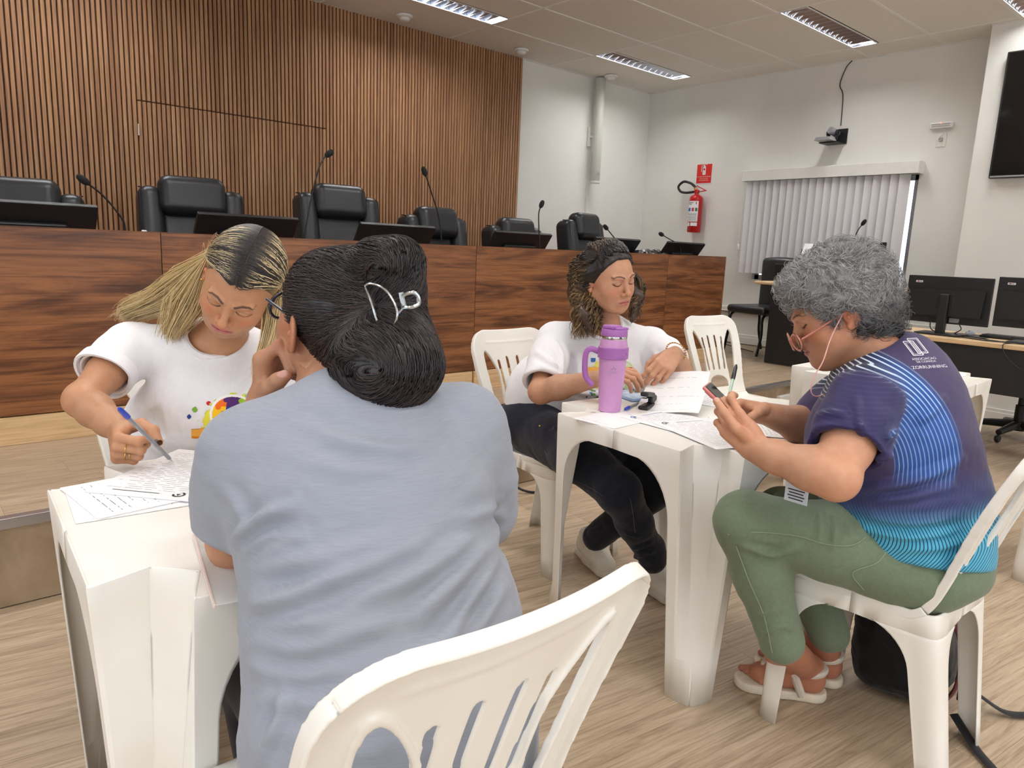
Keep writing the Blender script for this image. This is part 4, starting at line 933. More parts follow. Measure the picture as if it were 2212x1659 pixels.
def head_sdf(s, c, M, o):
    T = lambda x, y, z: c+M@V3(x, y, z); W = o.get('w', 1.0); nz = o.get('nose', 1.0)
    s.ell(T(0, -.010, .040), (.074*W, .097, .082), M, .01); s.ell(T(0, .030, -.006), (.0635*W, .060, .076), M, .03)
    s.ell(T(0, .036, -.056), (.050*W*o.get('jaw', 1), .046, .040), M, .03); s.ell(T(0, .074, -.086), (.019, .017*o.get('chin', 1), .016), M, .026)
    for q in (-1, 1):
        s.ell(T(q*.037*W, .056, -.022), (.023*o.get('cheek', 1), .024, .026), M, .03)
        s.cap(T(q*.052*W, .0, -.045), T(q*.030, .058, -.078), .018, .014, .03)
        s.ell(T(q*.030, .0985, .017), (.017, .0145, .0105), M, .02, 'sub')
        s.ell(T(q*.0305, .0775, .0145), (.0165, .0135, .0125), M, .007)
        s.cap(T(q*.014, .093, .031), T(q*.044, .080, .035), .0055, .005, .012)
    s.cap(T(0, .086, .022), T(0, .1065*1, -.016), .0065*nz, .0088*nz, .012); s.ell(T(0, .1085, -.0215), (.0108*nz, .0105, .0092), M, .007)
    for q in (-1, 1): s.ell(T(q*.0125*nz, .097, -.0265), (.0072, .0085, .0068), M, .006); s.ell(T(q*.0068*nz, .104, -.0325), (.0038, .0048, .003), M, .002, 'sub')
    lp = o.get('lips', 1.0)
    s.ell(T(0, .082, -.054), (.026, .014, .016), M, .018)
    s.chain([T(-.021, .0845, -.0545), T(-.007, .0935, -.0505), T(0, .0945, -.0515), T(.007, .0935, -.0505), T(.021, .0845, -.0545)], [.0018, .0042*lp, .0040*lp, .0042*lp, .0018], .004)
    s.chain([T(-.019, .0845, -.0565), T(-.008, .0925, -.0605), T(.008, .0925, -.0605), T(.019, .0845, -.0565)], [.0018, .0054*lp, .0054*lp, .0018], .004)
    s.chain([T(-.022, .0868, -.0555), T(-.008, .0985, -.0553), T(.008, .0985, -.0553), T(.022, .0868, -.0555)], [.001, .0016, .0016, .001], .0016, 'sub')
    for q in (-1, 1):
        ax = M@rotm(0, 0, q*.45)@rotm(-.18, 0, 0)
        s.ell(T(q*.0785*W, -.012, -.002), (.0065, .0185, .0310), ax, .006); s.ell(T(q*.0835*W, -.008, .002), (.0050, .0105, .0190), ax, .004, 'sub'); s.ell(T(q*.080*W, -.006, -.004), (.004, .004, .006), ax, .004); s.ell(T(q*.077*W, -.004, -.027), (.0055, .0085, .0085), M, .006)
def head_color(V, c, M, skin, lips, brow, blush=.5, lash=True, o={}):
    L = (V-c)@M; x, y, z = np.abs(L[:, 0]), L[:, 1], L[:, 2]; col = np.tile(np.array(lin(skin)), (len(V), 1)); fr = ss(.045, .07, y)
    def mixin(k, rgb): nonlocal col; col = col*(1-k[:, None])+np.array(lin(rgb))*k[:, None]
    p = np.stack([x, z], 1)
    def d2(pts): 
        pts = np.c_[np.array(pts), np.zeros(len(pts))]; return seg_dist(np.c_[p, np.zeros(len(p))], pts)
    warm = [min(255, skin[0]+14), skin[1]-20, skin[2]-22]
    mixin(blush*.75*fr*np.exp(-((x-.042)/.020)**2-((z+.018)/.018)**2), warm); mixin(blush*.6*fr*np.exp(-(x/.013)**2-((z+.022)/.013)**2)*ss(.09, .104, y), warm)
    mixin(.5*np.exp(-((z+.005)/.03)**2)*ss(.066, .076, x)*(1-fr)*ss(-.05, -.03, y), warm)
    d, t = d2([(0, -.0510), (.007, -.0505), (.021, -.0550)]); d2_, t2 = d2([(0, -.0600), (.008, -.0602), (.019, -.0560)]); lm = np.maximum(1-ss(.0032, .0050, d), 1-ss(.0040, .0060, d2_))*ss(.075, .083, y); mixin(lm*.85, lips)
    d, t = d2([(0, -.0553), (.022, -.0555)]); mixin((1-ss(.0006, .0018, d))*ss(.075, .083, y)*.8, [int(v*.45) for v in lips])
    d, t = d2([(.013, .0335), (.026, .0385), (.040, .0385), (.050, .0335)]); mixin((1-ss(.0016, .0038, d+.0014*t))*ss(.060, .072, y)*.88, brow)
    if lash:
        d, t = d2([(.0175, .0105), (.024, .0060), (.033, .0048), (.041, .0068), (.0475, .0115)]); mixin((1-ss(.0010, .0024, d))*ss(.055, .068, y)*.95, (34, 24, 22))
        d, t = d2([(.0175, .0150), (.027, .0205), (.036, .0200), (.046, .0150)]); mixin((1-ss(.0008, .0030, d))*fr*.35, [int(v*.62) for v in skin])
    for q in (.0068,): mixin((1-ss(.003, .006, np.sqrt((x-q)**2+(z+.033)**2)))*ss(.094, .100, y)*.6, [int(v*.45) for v in skin])
    return col
class Hand:
    """hand from a wrist point and axes; fingers by knuckle curls"""
    def __init__(s, wrist, along, palm_n, side=1, scale=1.0):
        # along: wrist->middle knuckle, palm_n: out of the palm, side=+1 when the thumb lies towards +t
        s.w = np.asarray(wrist, float); s.a = nrm(along); pn = np.asarray(palm_n, float); s.n = nrm(pn-s.a*(pn@s.a)); s.t = side*np.cross(s.a, s.n); s.k = scale
    def P(s, a, t, n): return s.w+s.k*(s.a*a+s.t*t+s.n*n)
def add_hand(S, H, curls, thumb, spread=(.10, .03, -.03, -.10), k=.0045, rs=1.0):
    """curls: four (mcp, pip, dip) bends in degrees towards the palm; thumb: list of points in hand coordinates (a, t, n)"""
    r = H.k*rs; kn = [(.088, .030, 0), (.092, .010, -.001), (.086, -.010, -.001), (.076, -.028, 0)]; ln = [(.042, .025, .020), (.046, .029, .021), (.042, .027, .020), (.033, .021, .018)]; rad = [.0092, .0095, .0090, .0080]
    S.cap(H.P(-.02, 0, 0), H.P(.02, 0, 0), .0235*r, .0215*r, .01, fl=(H.n, .72))
    for (a, t, n) in kn: S.cap(H.P(.012, t*.62, .0), H.P(a-.004, t, n), .0150*r, .0112*r, .012)
    S.ell(H.P(.040, .026, .010), (.030*r, .014*r, .014*r), np.stack([H.a, H.t, H.n], 1), .012)
    tips = []
    for (a, t, n), L3, rd, cu, sp in zip(kn, ln, rad, curls, spread):
        p = V3(a, t, n); ang = 0.0; pts = [p]; sp_ = sp
        for l, c in zip(L3, cu):
            ang += math.radians(c); p = p+l*V3(math.cos(ang)*math.cos(sp_), math.sin(sp_)*abs(math.cos(ang)), math.sin(ang)); pts.append(p)
        W = [H.P(*q) for q in pts]; S.chain(W, [rd*1.08*r, rd*r, rd*.92*r, rd*.78*r], k); tips.append((W[-1], W[-1]-W[-2], math.radians(sum(cu))))
        S.ell(W[1], (rd*1.05*r,)*3, None, k)
    W = [H.P(*q) for q in thumb]; S.chain(W, [.0150*r, .0122*r, .0108*r, .0088*r][:len(W)], .006); tips.append((W[-1], W[-1]-W[-2], 0)); return tips
def nails(tips, H, base, col, back=None, sz=1.0):
    """nail plates as colour patches: returns function colouring vertices near fingertips on the back side"""
    def f(V, N, colr):
        for i, (p, d, ang) in enumerate(tips):
            d = nrm(d); bk = back if back is not None else ((-H.n*math.cos(ang)+H.a*math.sin(ang)) if i < 4 else -H.n)
            bk = nrm(bk-d*(bk@d)); q = p+bk*.0062*H.k; dd = np.linalg.norm((V-q)-np.outer((V-q)@d, d)*.35, axis=1); m = (1-ss(.0042*sz, .0056*sz, dd))*ss(.35, .6, N@bk); colr[:] = colr*(1-m[:, None])+np.array(lin(col))*m[:, None]
    return f
def strands(name, P, r, col, m=None, parent=None, off=(0, 0, 0), sides=3, flat=1.0):
    """hair: P (n, k, 3) centre lines, r (k,) or (n,k) radii, col (n,k,3) own colours"""
    P = np.asarray(P, float); n, k, _ = P.shape; r = np.broadcast_to(np.asarray(r, float), (n, k)); T = np.gradient(P, axis=1); T /= np.linalg.norm(T, axis=2, keepdims=True)+1e-9
    ref = np.where(np.abs(T[..., 2:3]) < .9, np.array([0, 0, 1.0]), np.array([1.0, 0, 0])); U = np.cross(ref, T); U /= np.linalg.norm(U, axis=2, keepdims=True)+1e-9; Wv = np.cross(T, U)
    a = np.linspace(0, 2*math.pi, sides, endpoint=False); V = P[:, :, None]+r[:, :, None, None]*(np.cos(a)[None, None, :, None]*U[:, :, None]+np.sin(a)[None, None, :, None]*Wv[:, :, None])
    C = np.repeat(np.broadcast_to(col, (n, k, 3))[:, :, None], sides, 2)
    base = (np.arange(n)*k*sides)[:, None, None]+(np.arange(k-1)*sides)[None, :, None]; j = np.arange(sides)[None, None, :]; j2 = (j+1) % sides
    Q = np.stack([base+j, base+j2, base+sides+j2, base+sides+j], -1).reshape(-1, 4)
    return link_mesh(name, raw_mesh(name, V.reshape(-1, 3)-np.asarray(off, float), Q, True, C.reshape(-1, 3)), m or M_HAIR, parent)
def skinnet(boxes, fill, h):
    """one body surface meshed in pieces of different fineness; fill(S) writes the whole body into a field"""
    out = []
    for lo, hi, hh in boxes: S = SDF(lo, hi, hh or h); fill(S); out.append(S.net())
    return out
def snap(pts, V, N=None, push=0.0):
    """move points to the nearest surface point (+push along its normal)"""
    from mathutils import kdtree
    kd = kdtree.KDTree(len(V)); [kd.insert(v, i) for i, v in enumerate(V)]; kd.balance(); o = []
    for p in pts: co, i, d = kd.find(p); o.append(np.array(co)+(N[i]*push if N is not None else 0))
    return np.array(o)
def bvh_of(V, Q): return BVHTree.FromPolygons([tuple(v) for v in V], [tuple(int(i) for i in q) for q in Q])
def drape(name, bv, O, X, Y, nu, nv, paint, parent, off, m, lift=.0012, dirn=None):
    """print on cloth: a fine grid laid onto the surface, coloured cell by cell; paint(u, v) -> rgb or None; cells outside the print are left out"""
    Z = nrm(np.cross(X, Y)) if dirn is None else nrm(dirn); V = []; ok = []
    X = np.asarray(X, float); Y = np.asarray(Y, float)
    for i in range(nu+1):
        for j in range(nv+1):
            p = O+X*(i/nu-.5)+Y*(j/nv-.5); hit = bv.ray_cast(Vector(p+Z*.25), Vector(-Z), .6)
            if hit[0] is None: V.append(p); ok.append(False)
            else: V.append(np.array(hit[0])+Z*lift); ok.append(True)
    F, C = [], []
    for i in range(nu):
        for j in range(nv):
            ids = (i*(nv+1)+j, (i+1)*(nv+1)+j, (i+1)*(nv+1)+j+1, i*(nv+1)+j+1)
            if not all(ok[q] for q in ids): continue
            c = paint((i+.5)/nu-.5, (j+.5)/nv-.5)
            if c is not None: F.append(ids); C.append(lin(c))
    V = np.array(V); F = np.array(F); used = np.unique(F); re = np.full(len(V), -1); re[used] = np.arange(len(used)); me = raw_mesh(name, V[used]-np.asarray(off, float), re[F], True)
    a = me.color_attributes.new('Col', 'FLOAT_COLOR', 'CORNER'); cc = np.ones((len(F), 4, 4), np.float32); cc[..., :3] = np.array(C)[:, None]; a.data.foreach_set('color', cc.ravel()); return link_mesh(name, me, m, parent)
def limb_frame(a, b): return basis(np.asarray(b)-np.asarray(a))
# ------------------------------------------------------------------ blonde woman writing at the near table
M_WTEE = m_cloth('white_cotton', (236, 235, 239), .88, 700, .10, 3); M_PRINT = m_cloth('shirt_print', None, .7, 700, .06); M_JEANS = m_cloth('black_denim', (26, 27, 36), .85, 500, .25, 5)
M_GOLD = mat('gold', (214, 172, 96), .22, 1.0)
def person_blonde():
    L = V3(.60, 1.97, 0); root = thing('person', 'blonde woman in white printed shirt bending over forms and writing', 'person', tuple(L)); rng = np.random.RandomState(11)
    hc = at(520, 615, 1.62); M = frame_cam(520, 615, 21, 49, -4); T = lambda x, y, z: hc+M@V3(x, y, z)
    rsh, lsh = at(280, 748, 1.79), at(640, 782, 1.93); rel, rwr = at(178, 864, 1.63), at(256, 928, 1.545); nb = at(478, 735, 1.80); nkc = at(468, 716, 1.76); pel = V3(.61, 2.02, .50)
    lel = at(700, 900, 1.95); lwr = at(640, 960, 1.80)
    fw = nrm(np.cross(lsh-rsh, V3(0, 0, 1))); fw = fw if fw@V3(0, -1, 0) > 0 else -fw; mid = (rsh+lsh)/2
    chest = mid+V3(0, .0, -.13)+fw*.02; waist = V3(.595, 1.945, .66)
    skin = (196, 146, 112)
    a = nrm(RGT*.42-UPV*.38-FWD*.82); n = nrm(RGT*.92-UPV*.12+FWD*.36); H = Hand(rwr+a*.012, a, n, 1, .97); MH = np.stack([H.a, H.t, H.n], 1)
    th = [((p-H.w)@MH)/H.k for p in (at(272, 925, 1.52), at(305, 916, 1.495), at(332, 930, 1.475), at(343, 955, 1.470))]
    tips = []
    def fill(S):
        head_sdf(S, hc, M, dict(jaw=.97, lips=1.15, nose=.98))
        S.chain([T(0, -.03, -.045), nb, mid+fw*.0+V3(0, 0, -.06)], [.048, .052, .075], .03); S.chain([nb+V3(0, 0, -.02), rsh], [.048, .042], .04); S.chain([nb+V3(0, 0, -.02), lsh], [.048, .042], .04)
        S.cap(chest, mid+V3(0, 0, -.05), .13, .12, .05, fl=(fw, .62))
        S.chain([rsh, rsh+(rel-rsh)*.5, rel], [.043, .041, .036], .02); S.ell(rel, (.036, .036, .036), None, .02); m1 = rel+(rwr-rel)*.35
        S.chain([rel, m1, rel+(rwr-rel)*.75, rwr], [.036, .038, .031, .0255], .015)
        tips[:] = add_hand(S, H, [(62, 62, 28), (74, 85, 40), (82, 95, 45), (86, 98, 50)], th)
        S.chain([lsh, lel, lwr], [.047, .041, .03], .02)
    lo, hi = (lambda *p: (np.min(p, 0), np.max(p, 0)))(hc, hc); out = []
    S = SDF(hc-.145, hc+.145, .0019); fill(S); out.append(S.net())
    S = SDF(np.minimum(np.minimum(rel, rwr), rsh)-.07, np.maximum(np.maximum(rel, rwr), rsh)+V3(.01, .05, .02), .004); fill(S); out.append(S.net())
    S = SDF(H.w-.135, H.w+.125, .0019); fill(S); out.append(S.net())
    S = SDF(nb-V3(.22, .2, .16), nb+V3(.2, .16, .11), .005); fill(S); out.append(S.net())
    V, Q = joinnets(out); N = vnormals(V, Q); col = head_color(V, hc, M, skin, (196, 112, 112), (52, 38, 34), .7); far = np.linalg.norm(V-hc, axis=1) > .16; col[far] = lin(skin)
    cool = np.array(lin((176, 126, 96))); k = ss(.0, .3, np.linalg.norm(V-hc, axis=1)-.3)[:, None]*.6; col = col*(1-k)+cool*k
    nails(tips[:4], H, None, (214, 168, 152))(V, N, col); nails([tips[4]], H, None, (116, 96, 100), -FWD)(V, N, col)
    link_mesh('body', raw_mesh('body', V-L, Q, True, col), M_SKIN, root)
    # ---- shirt
    S = SDF(V3(.27, 1.60, .46), V3(.98, 2.22, 1.06), .0052)
    S.chain([pel+V3(0, -.02, .0), waist, chest, mid+V3(0, 0, -.045)], [.178, .172, .170, .13], .04, fl=(fw, .66)); S.ell(chest+fw*.055+V3(0, 0, -.035), (.145, .075, .085), np.stack([nrm(lsh-rsh), fw, V3(0, 0, 1)], 1), .05)
    for sh, el, cut in ((rsh, rel, .60), (lsh, lel, .60)):
        d = nrm(el-sh); e = sh+d*.118; S.chain([nb+V3(0, 0, -.022), sh], [.066, .053], .05); S.chain([sh, sh+d*.06, e+d*.03], [.055, .058, .064], .03)
        S.half(e, d, .004, np.minimum(e-.095, e+d*.1-.1), np.maximum(e+.10, e+d*.12+.09)) if sh is rsh else None
    e = rsh+nrm(rel-rsh)*.118; S.cap(e-nrm(rel-rsh)*.05, e+nrm(rel-rsh)*.04, .046, .058, .004, 'sub')
    na = nrm(nrm(T(0, -.02, -.05)-nb)+fw*.25); S.chain([nkc-na*.10, nkc-na*.02, nkc+na*.10], [.058, .064, .085], .010, 'sub')
    S.half((0, 0, .55), (0, 0, -1)); V, Q = S.net(); V = relax(V, Q, 2); N = vnormals(V, Q)
    ax = rsh+(rel-rsh)*.25
    fl = [([at(262, 760, 1.72), at(285, 810, 1.69), at(272, 855, 1.67)], .010, .010), ([at(243, 770, 1.70), at(252, 830, 1.66)], .009, .007), ([at(300, 870, 1.70), at(360, 905, 1.68), at(420, 935, 1.68)], .014, .010), ([at(290, 900, 1.72), at(330, 940, 1.70), at(380, 960, 1.69)], .012, .009),
          ([at(310, 800, 1.70), at(340, 860, 1.68)], .016, .006), ([at(380, 790, 1.68), at(420, 840, 1.66)], .018, .005), ([at(520, 800, 1.70), at(530, 850, 1.68)], .015, .005), ([at(225, 745, 1.73), at(262, 742, 1.73), at(300, 720, 1.75)], .006, -.004)]
    V = folds(V, N, fl); V = V+N*(.0022*snoise(V*9, 4))[:, None]
    shirt = link_mesh('shirt', raw_mesh('shirt', V-L, Q), M_WTEE, root)
    # collar, rolled cuff
    def ring(c, axis, r, nseg=40, ph=0): u, w, _ = basis(axis); return np.array([c+r*(math.cos(t)*u+math.sin(t)*w) for t in np.linspace(0, 2*math.pi, nseg, endpoint=False)])
    Nn = vnormals(V, Q); cp = snap(ring(nkc-na*.012, na, .070), V, Nn, .0); cp = (cp+np.roll(cp, 1, 0)+np.roll(cp, -1, 0)+np.roll(cp, 2, 0)+np.roll(cp, -2, 0))/5
    MB().tube(cp, .0085, 8, closed=True).build('collar', M_WTEE, shirt, True, L)
    d = nrm(rel-rsh); q = MB(); u, w, _ = basis(d)
    cf = [(e-d*.030, .0640), (e-d*.028, .0675), (e, .0690), (e+d*.004, .0675), (e+d*.003, .0615), (e-d*.02, .058)]; ths = np.linspace(0, 2*math.pi, 36, endpoint=False)
    V2 = np.concatenate([c+(r+.003*np.sin(3*ths+1)[:, None]*1)*(np.cos(ths)[:, None]*u+np.sin(ths)[:, None]*w) for c, r in cf]); q.add(V2, [(i*36+m, i*36+(m+1) % 36, (i+1)*36+(m+1) % 36, (i+1)*36+m) for i in range(5) for m in range(36)]); q.build('rolled_cuff', M_WTEE, shirt, True, L)
    # ---- printed motif: a hand fitting a jigsaw piece into a heart
    bv = bvh_of(V, Q); c0 = at(474, 944, 1.66); X = nrm(lsh-rsh)*.262; Yv = nrm(UPV-nrm(X)*(UPV@nrm(X)))*.20
    def paint(u, v):
        x, y = u*2.62, v*2.0                           # x -1.31..1.31, y -1..1
        def blob(cx, cy, r): return (x-cx)**2+(y-cy)**2 < r*r
        hx, hy = (x-.28)/.92, (y-.08)/.80; heart = (hx*hx+hy*hy-.62)**3-hx*hx*hy**3*1.15 < 0; edge = ((hx/1.07)**2+(hy/1.07)**2-.62)**3-(hx/1.07)**2*(hy/1.07)**3*1.15 < 0
        # the hand: wrist, back of the hand, forefinger above and thumb below, reaching for the piece
        wy = .03+.10*ss(-1.05, -.45, x)+.05*ss(-.45, -.2, x)-.20*ss(-.10, .10, x); wl_ = -.20+.02*ss(-1.05, -.6, x)-.03*ss(-.6, -.2, x)+.13*ss(-.2, .10, x); hand_ = -1.05 < x < .12 and wl_ < y-.02 < wy
        if hand_ and not (x > -.34 and abs((y-.02)-(-.015-.02*x)) < .075+.02*math.sin(x*9) and x > -.30):
            if y-.02 < wl_+.05: return (230, 140, 36)
            if abs((y-.02)-wy) < .012: return (196, 120, 40)
            return (246, 178, 76)
        if hand_: return (228, 96, 36) if (x+.16)**2+(y-.0)**2 < .016 else (242, 150, 58)
        if (abs(x-.22) < .15 and abs(y+.06) < .13) or blob(.40, -.06, .06) or blob(.22, .10, .06): return (214, 40, 32) if not blob(.22, -.16, .055) else (240, 238, 240)
        if heart:
            if abs(x-.22) < .18 and -.36 < y < -.14: return (236, 234, 236)
            ix, iy = math.floor((x+1.31)/.34), math.floor((y+1)/.33); fx, fy = (x+1.31)/.34-ix-.5, (y+1)/.33-iy-.5
            if fx*fx+(fy-.42)**2 < .035: iy += 1
            if (fx-.42)**2+fy*fy < .035: ix += 1
            return [(240, 112, 32), (96, 172, 62), (84, 44, 110), (226, 52, 30), (248, 196, 36), (34, 62, 150), (246, 160, 30), (150, 190, 50)][(ix*3+iy*5+(ix*iy) % 3) % 8]
        if edge: return (246, 244, 240)
        g = math.hypot((x-.2)/1.0, (y-.05)/.92); sp = math.sin(x*17+3*math.sin(y*9))*math.sin(y*19+2*math.sin(x*7))
        if y < -.50 and abs(x-.30-.3*math.sin(y*4)) < .55 and sp > -.1: return [(34, 30, 52), (120, 30, 40), (44, 80, 150), (230, 200, 60)][int((x*5+y*7) % 4)]
        if g < 1.02 and sp > -.45: return (232, 222, 70) if x+y*.3 < .35 else (150, 204, 150)
        if g < 1.12 and sp > .35: return (206, 214, 80)
        for cx, cy, r, c in ((-.70, .70, .055, (206, 44, 52)), (-1.0, .52, .07, (128, 176, 70)), (-1.12, .34, .055, (40, 70, 150)), (-.92, -.46, .075, (228, 160, 50)), (.72, .86, .045, (70, 120, 190)), (.55, .74, .045, (150, 190, 90)), (-.1, .82, .02, (190, 190, 110)), (.62, .98, .03, (110, 150, 200)), (.4, .72, .02, (70, 90, 130))):
            if abs(x-cx)+abs(y-cy) < r*1.25 and blob(cx, cy, r): return c
        return None
    drape('shirt_print', bv, c0, X, Yv, 230, 176, paint, shirt, L, M_PRINT, .0014, -FWD)
    # ---- trousers and shoes, glimpsed under the table
    S = SDF(V3(.30, 1.50, -.02), V3(.98, 2.25, .72), .008); hl, hr = V3(.70, 2.0, .50), V3(.50, 2.0, .50); kl, kr = V3(.72, 1.63, .46), V3(.47, 1.62, .46); al, ar = onz(545, 1440, .12), onz(405, 1500, .12)
    S.ell(V3(.60, 2.02, .52), (.19, .15, .13), None, .04); S.chain([hl, kl, al], [.092, .064, .042], .03); S.chain([hr, kr, ar], [.092, .064, .042], .03); S.half((0, 0, .11), (0, 0, -1)); S.half((0, 0, .64), (0, 0, 1))
    V, Q = S.net(); N = vnormals(V, Q); V = V+N*(.003*snoise(V*8, 6))[:, None]; link_mesh('trousers', raw_mesh('trousers', V-L, Q), M_JEANS, root)
    M_SHOEBLK = mat_noise('black_suede', (30, 29, 31), 5, 80, .75)
    for an, toe in ((al, onz(522, 1500, .02)), (ar, onz(398, 1625, .02))):
        f = nrm((toe-an)*V3(1, 1, 0)); heel = an+V3(0, 0, -.085)-f*.035; tp = V3(*(an+f*.155)[:2], .022)
        S = SDF(np.minimum(heel, tp)-.06, np.maximum(an, tp)+.06, .004); S.chain([an+V3(0, 0, .01), an+V3(0, 0, -.05)], [.034, .032], .01); S.chain([an+V3(0, 0, -.06), an+f*.08+V3(0, 0, -.075), tp+V3(0, 0, .01)], [.030, .028, .020], .02); V, Q = S.net(); link_mesh('foot', raw_mesh('foot', V-L, Q, True, np.tile(np.array(lin((150, 98, 74))), (len(V), 1))), M_SKIN, root)
        S = SDF(np.minimum(heel, tp)-.07, np.maximum(an, tp)+.07, .004); S.chain([heel+V3(0, 0, .03), an+f*.06+V3(0, 0, -.088), tp+V3(0, 0, .012), tp+f*.03+V3(0, 0, .008)], [.034, .033, .036, .026], .02, fl=(V3(0, 0, 1), .8)); S.chain([an+f*.0+V3(0, 0, -.03), an+f*.075+V3(0, 0, -.045)], [.036, .024], .01, 'sub'); S.half((0, 0, .006), (0, 0, -1)); S.cap(heel, V3(heel[0], heel[1], .008), .018, .009, .01); V, Q = S.net(); link_mesh('shoe', raw_mesh('shoe', V-L, Q), M_SHOEBLK, root)
    # ---- hair: dark roots, centre parting, blonde lengths
    S = SDF(hc-.17, hc+.17, .004); S.ell(T(0, -.012, .044), (.0795, .104, .086), M, .01); S.half(T(0, .036, .05), M@V3(0, 1, -.62), .006); S.half(T(0, 0, -.07), M@V3(0, 0, -1), .006)
    gR = [T(-.078, -.04, .01), at(402, 612, 1.72), at(350, 645, 1.78), at(290, 668, 1.82)]; gR2 = [T(-.078, -.035, .0), at(410, 640, 1.69), at(392, 678, 1.71), at(376, 708, 1.72)]; gL = [T(.082, -.01, .0), at(606, 655, 1.66), at(596, 730, 1.68), at(572, 800, 1.69)]; gL2 = [T(.08, .0, .01), at(600, 660, 1.65), at(590, 720, 1.66), at(565, 790, 1.67)]
    S.chain(gR, [.016, .016, .013, .006], .02); S.chain(gR2, [.014, .014, .010, .004], .02); S.chain(gL, [.010, .008, .006, .004], .015); S.chain([T(-.03, -.09, .03), T(-.06, -.085, -.03), at(385, 635, 1.80)], [.03, .026, .016], .03)
    V, Q = S.net(); Lc = (V-hc)@M; rad = np.abs(Lc[:, 0]); kk = np.clip(ss(.05, .10, rad)+ss(0, -.06, Lc[:, 2]), 0, 1)[:, None]; colb = np.array(lin((50, 42, 40)))*(1-kk)+np.array(lin((200, 168, 116)))*kk; pt_ = (np.abs(Lc[:, 0]) < .0030) & (Lc[:, 2] > .05); colb[pt_] = lin((190, 146, 120))
    hair = link_mesh('hair', raw_mesh('hair', V-L, Q, True, colb), M_HAIR, root)
    P, R0, C = [], [], []; dark, dk2, bl, bl2 = (np.array(lin(c)) for c in ((36, 31, 33), (72, 58, 50), (234, 206, 150), (244, 224, 178)))
    for i in range(4300):
        q = -1 if rng.rand() < .55 else 1; s_ = rng.rand()**.85; y0 = .082-.172*s_; rx, ry, rz_ = .0812, .1062, .0882
        lift = .0005+.005*rng.rand()*(1-.3*s_); pts = []
        for phi in np.linspace(math.radians(.6), math.radians(96), 8):
            y = y0-(max(y0+.022, .018))*(phi/1.68)**(2.6-1.4*s_)+.002*rng.randn(); yy = (y+.012)/ry; rr_ = math.sqrt(max(.05, 1-yy*yy)); sc = 1+lift/.08
            pts.append(T(q*rx*rr_*math.sin(phi)*sc, y, .044+rz_*rr_*math.cos(phi)*sc))
        g = (gR if rng.rand() < .62 else gR2) if q < 0 else (gL if rng.rand() < .6 else gL2); sp = rng.randn(3)*np.array([.015, .015, .013]); w = 1.0
        for j, gp in enumerate(g[1:], 1): pts.append(gp+sp*(1.3-.15*j)*(1 if q < 0 else .55)+rng.randn(3)*.0015)
        end = pts[-1]+(pts[-1]-pts[-2])*(.35*rng.rand())+V3(0, 0, -.012*rng.rand()); pts.append(end); c = spline(pts, 20); P.append(c); t = np.linspace(0, 1, 20)
        br = rng.rand(); d0 = .06 if br < .33 else (.34+.16*rng.rand() if br < .8 else .52); k = ss(d0, d0+.16, t)[:, None]; tone = rng.rand(); C.append((dark*(1-.3*tone)+dk2*.3*tone)*(1-k)+(bl*(1-tone)+bl2*tone)*(.72+.28*rng.rand())*k); R0.append(np.interp(t, [0, .1, .7, 1], [.0006, .0011, .0010, .0003]))
    for i in range(90):                              # fly-away hairs
        b = P[rng.randint(len(P))]; k0 = rng.randint(9, 14); f = b[k0:k0+5]; o = nrm(rng.randn(3)+V3(0, 0, .8)); c = spline(np.array([f[0], f[1]+o*.006, f[2]+o*.016, f[3]+o*.022, f[4]+o*.018+rng.randn(3)*.01]), 20); P.append(c); C.append(np.tile(bl, (20, 1))); R0.append(np.full(20, .00025))
    strands('hair_strands', P, np.array(R0), np.array(C), M_HAIR, hair, L)['kind'] = 'stuff'
    # ---- earring, rings
    er = T(-.080, .000, -.032); MB().lathe([(.001, -.004), (.004, -.001), (.0042, .002), (.002, .0045)], er, M@V3(-1, .4, 0), 12).build('earring', M_GOLD, root, True, L)
    for i, tt in ((1, .45), (2, .42), (2, .62)):
        kn = [(.088, .030, 0), (.092, .010, -.001), (.086, -.010, -.001)][i]; p0 = H.P(*kn); ang = math.radians((62, 74, 82)[i]); dv = H.a*math.cos(ang)+H.n*math.sin(ang); c = p0+dv*.042*tt*H.k; u, w, _ = basis(dv); MB().tube(arc(c, .0103, 0, 2*math.pi, 24, u, w)[:-1], .0013, 6, closed=True).build('ring', M_GOLD, root, True, L)
    # lashes
    return root, H
blonde, HA = person_blonde()
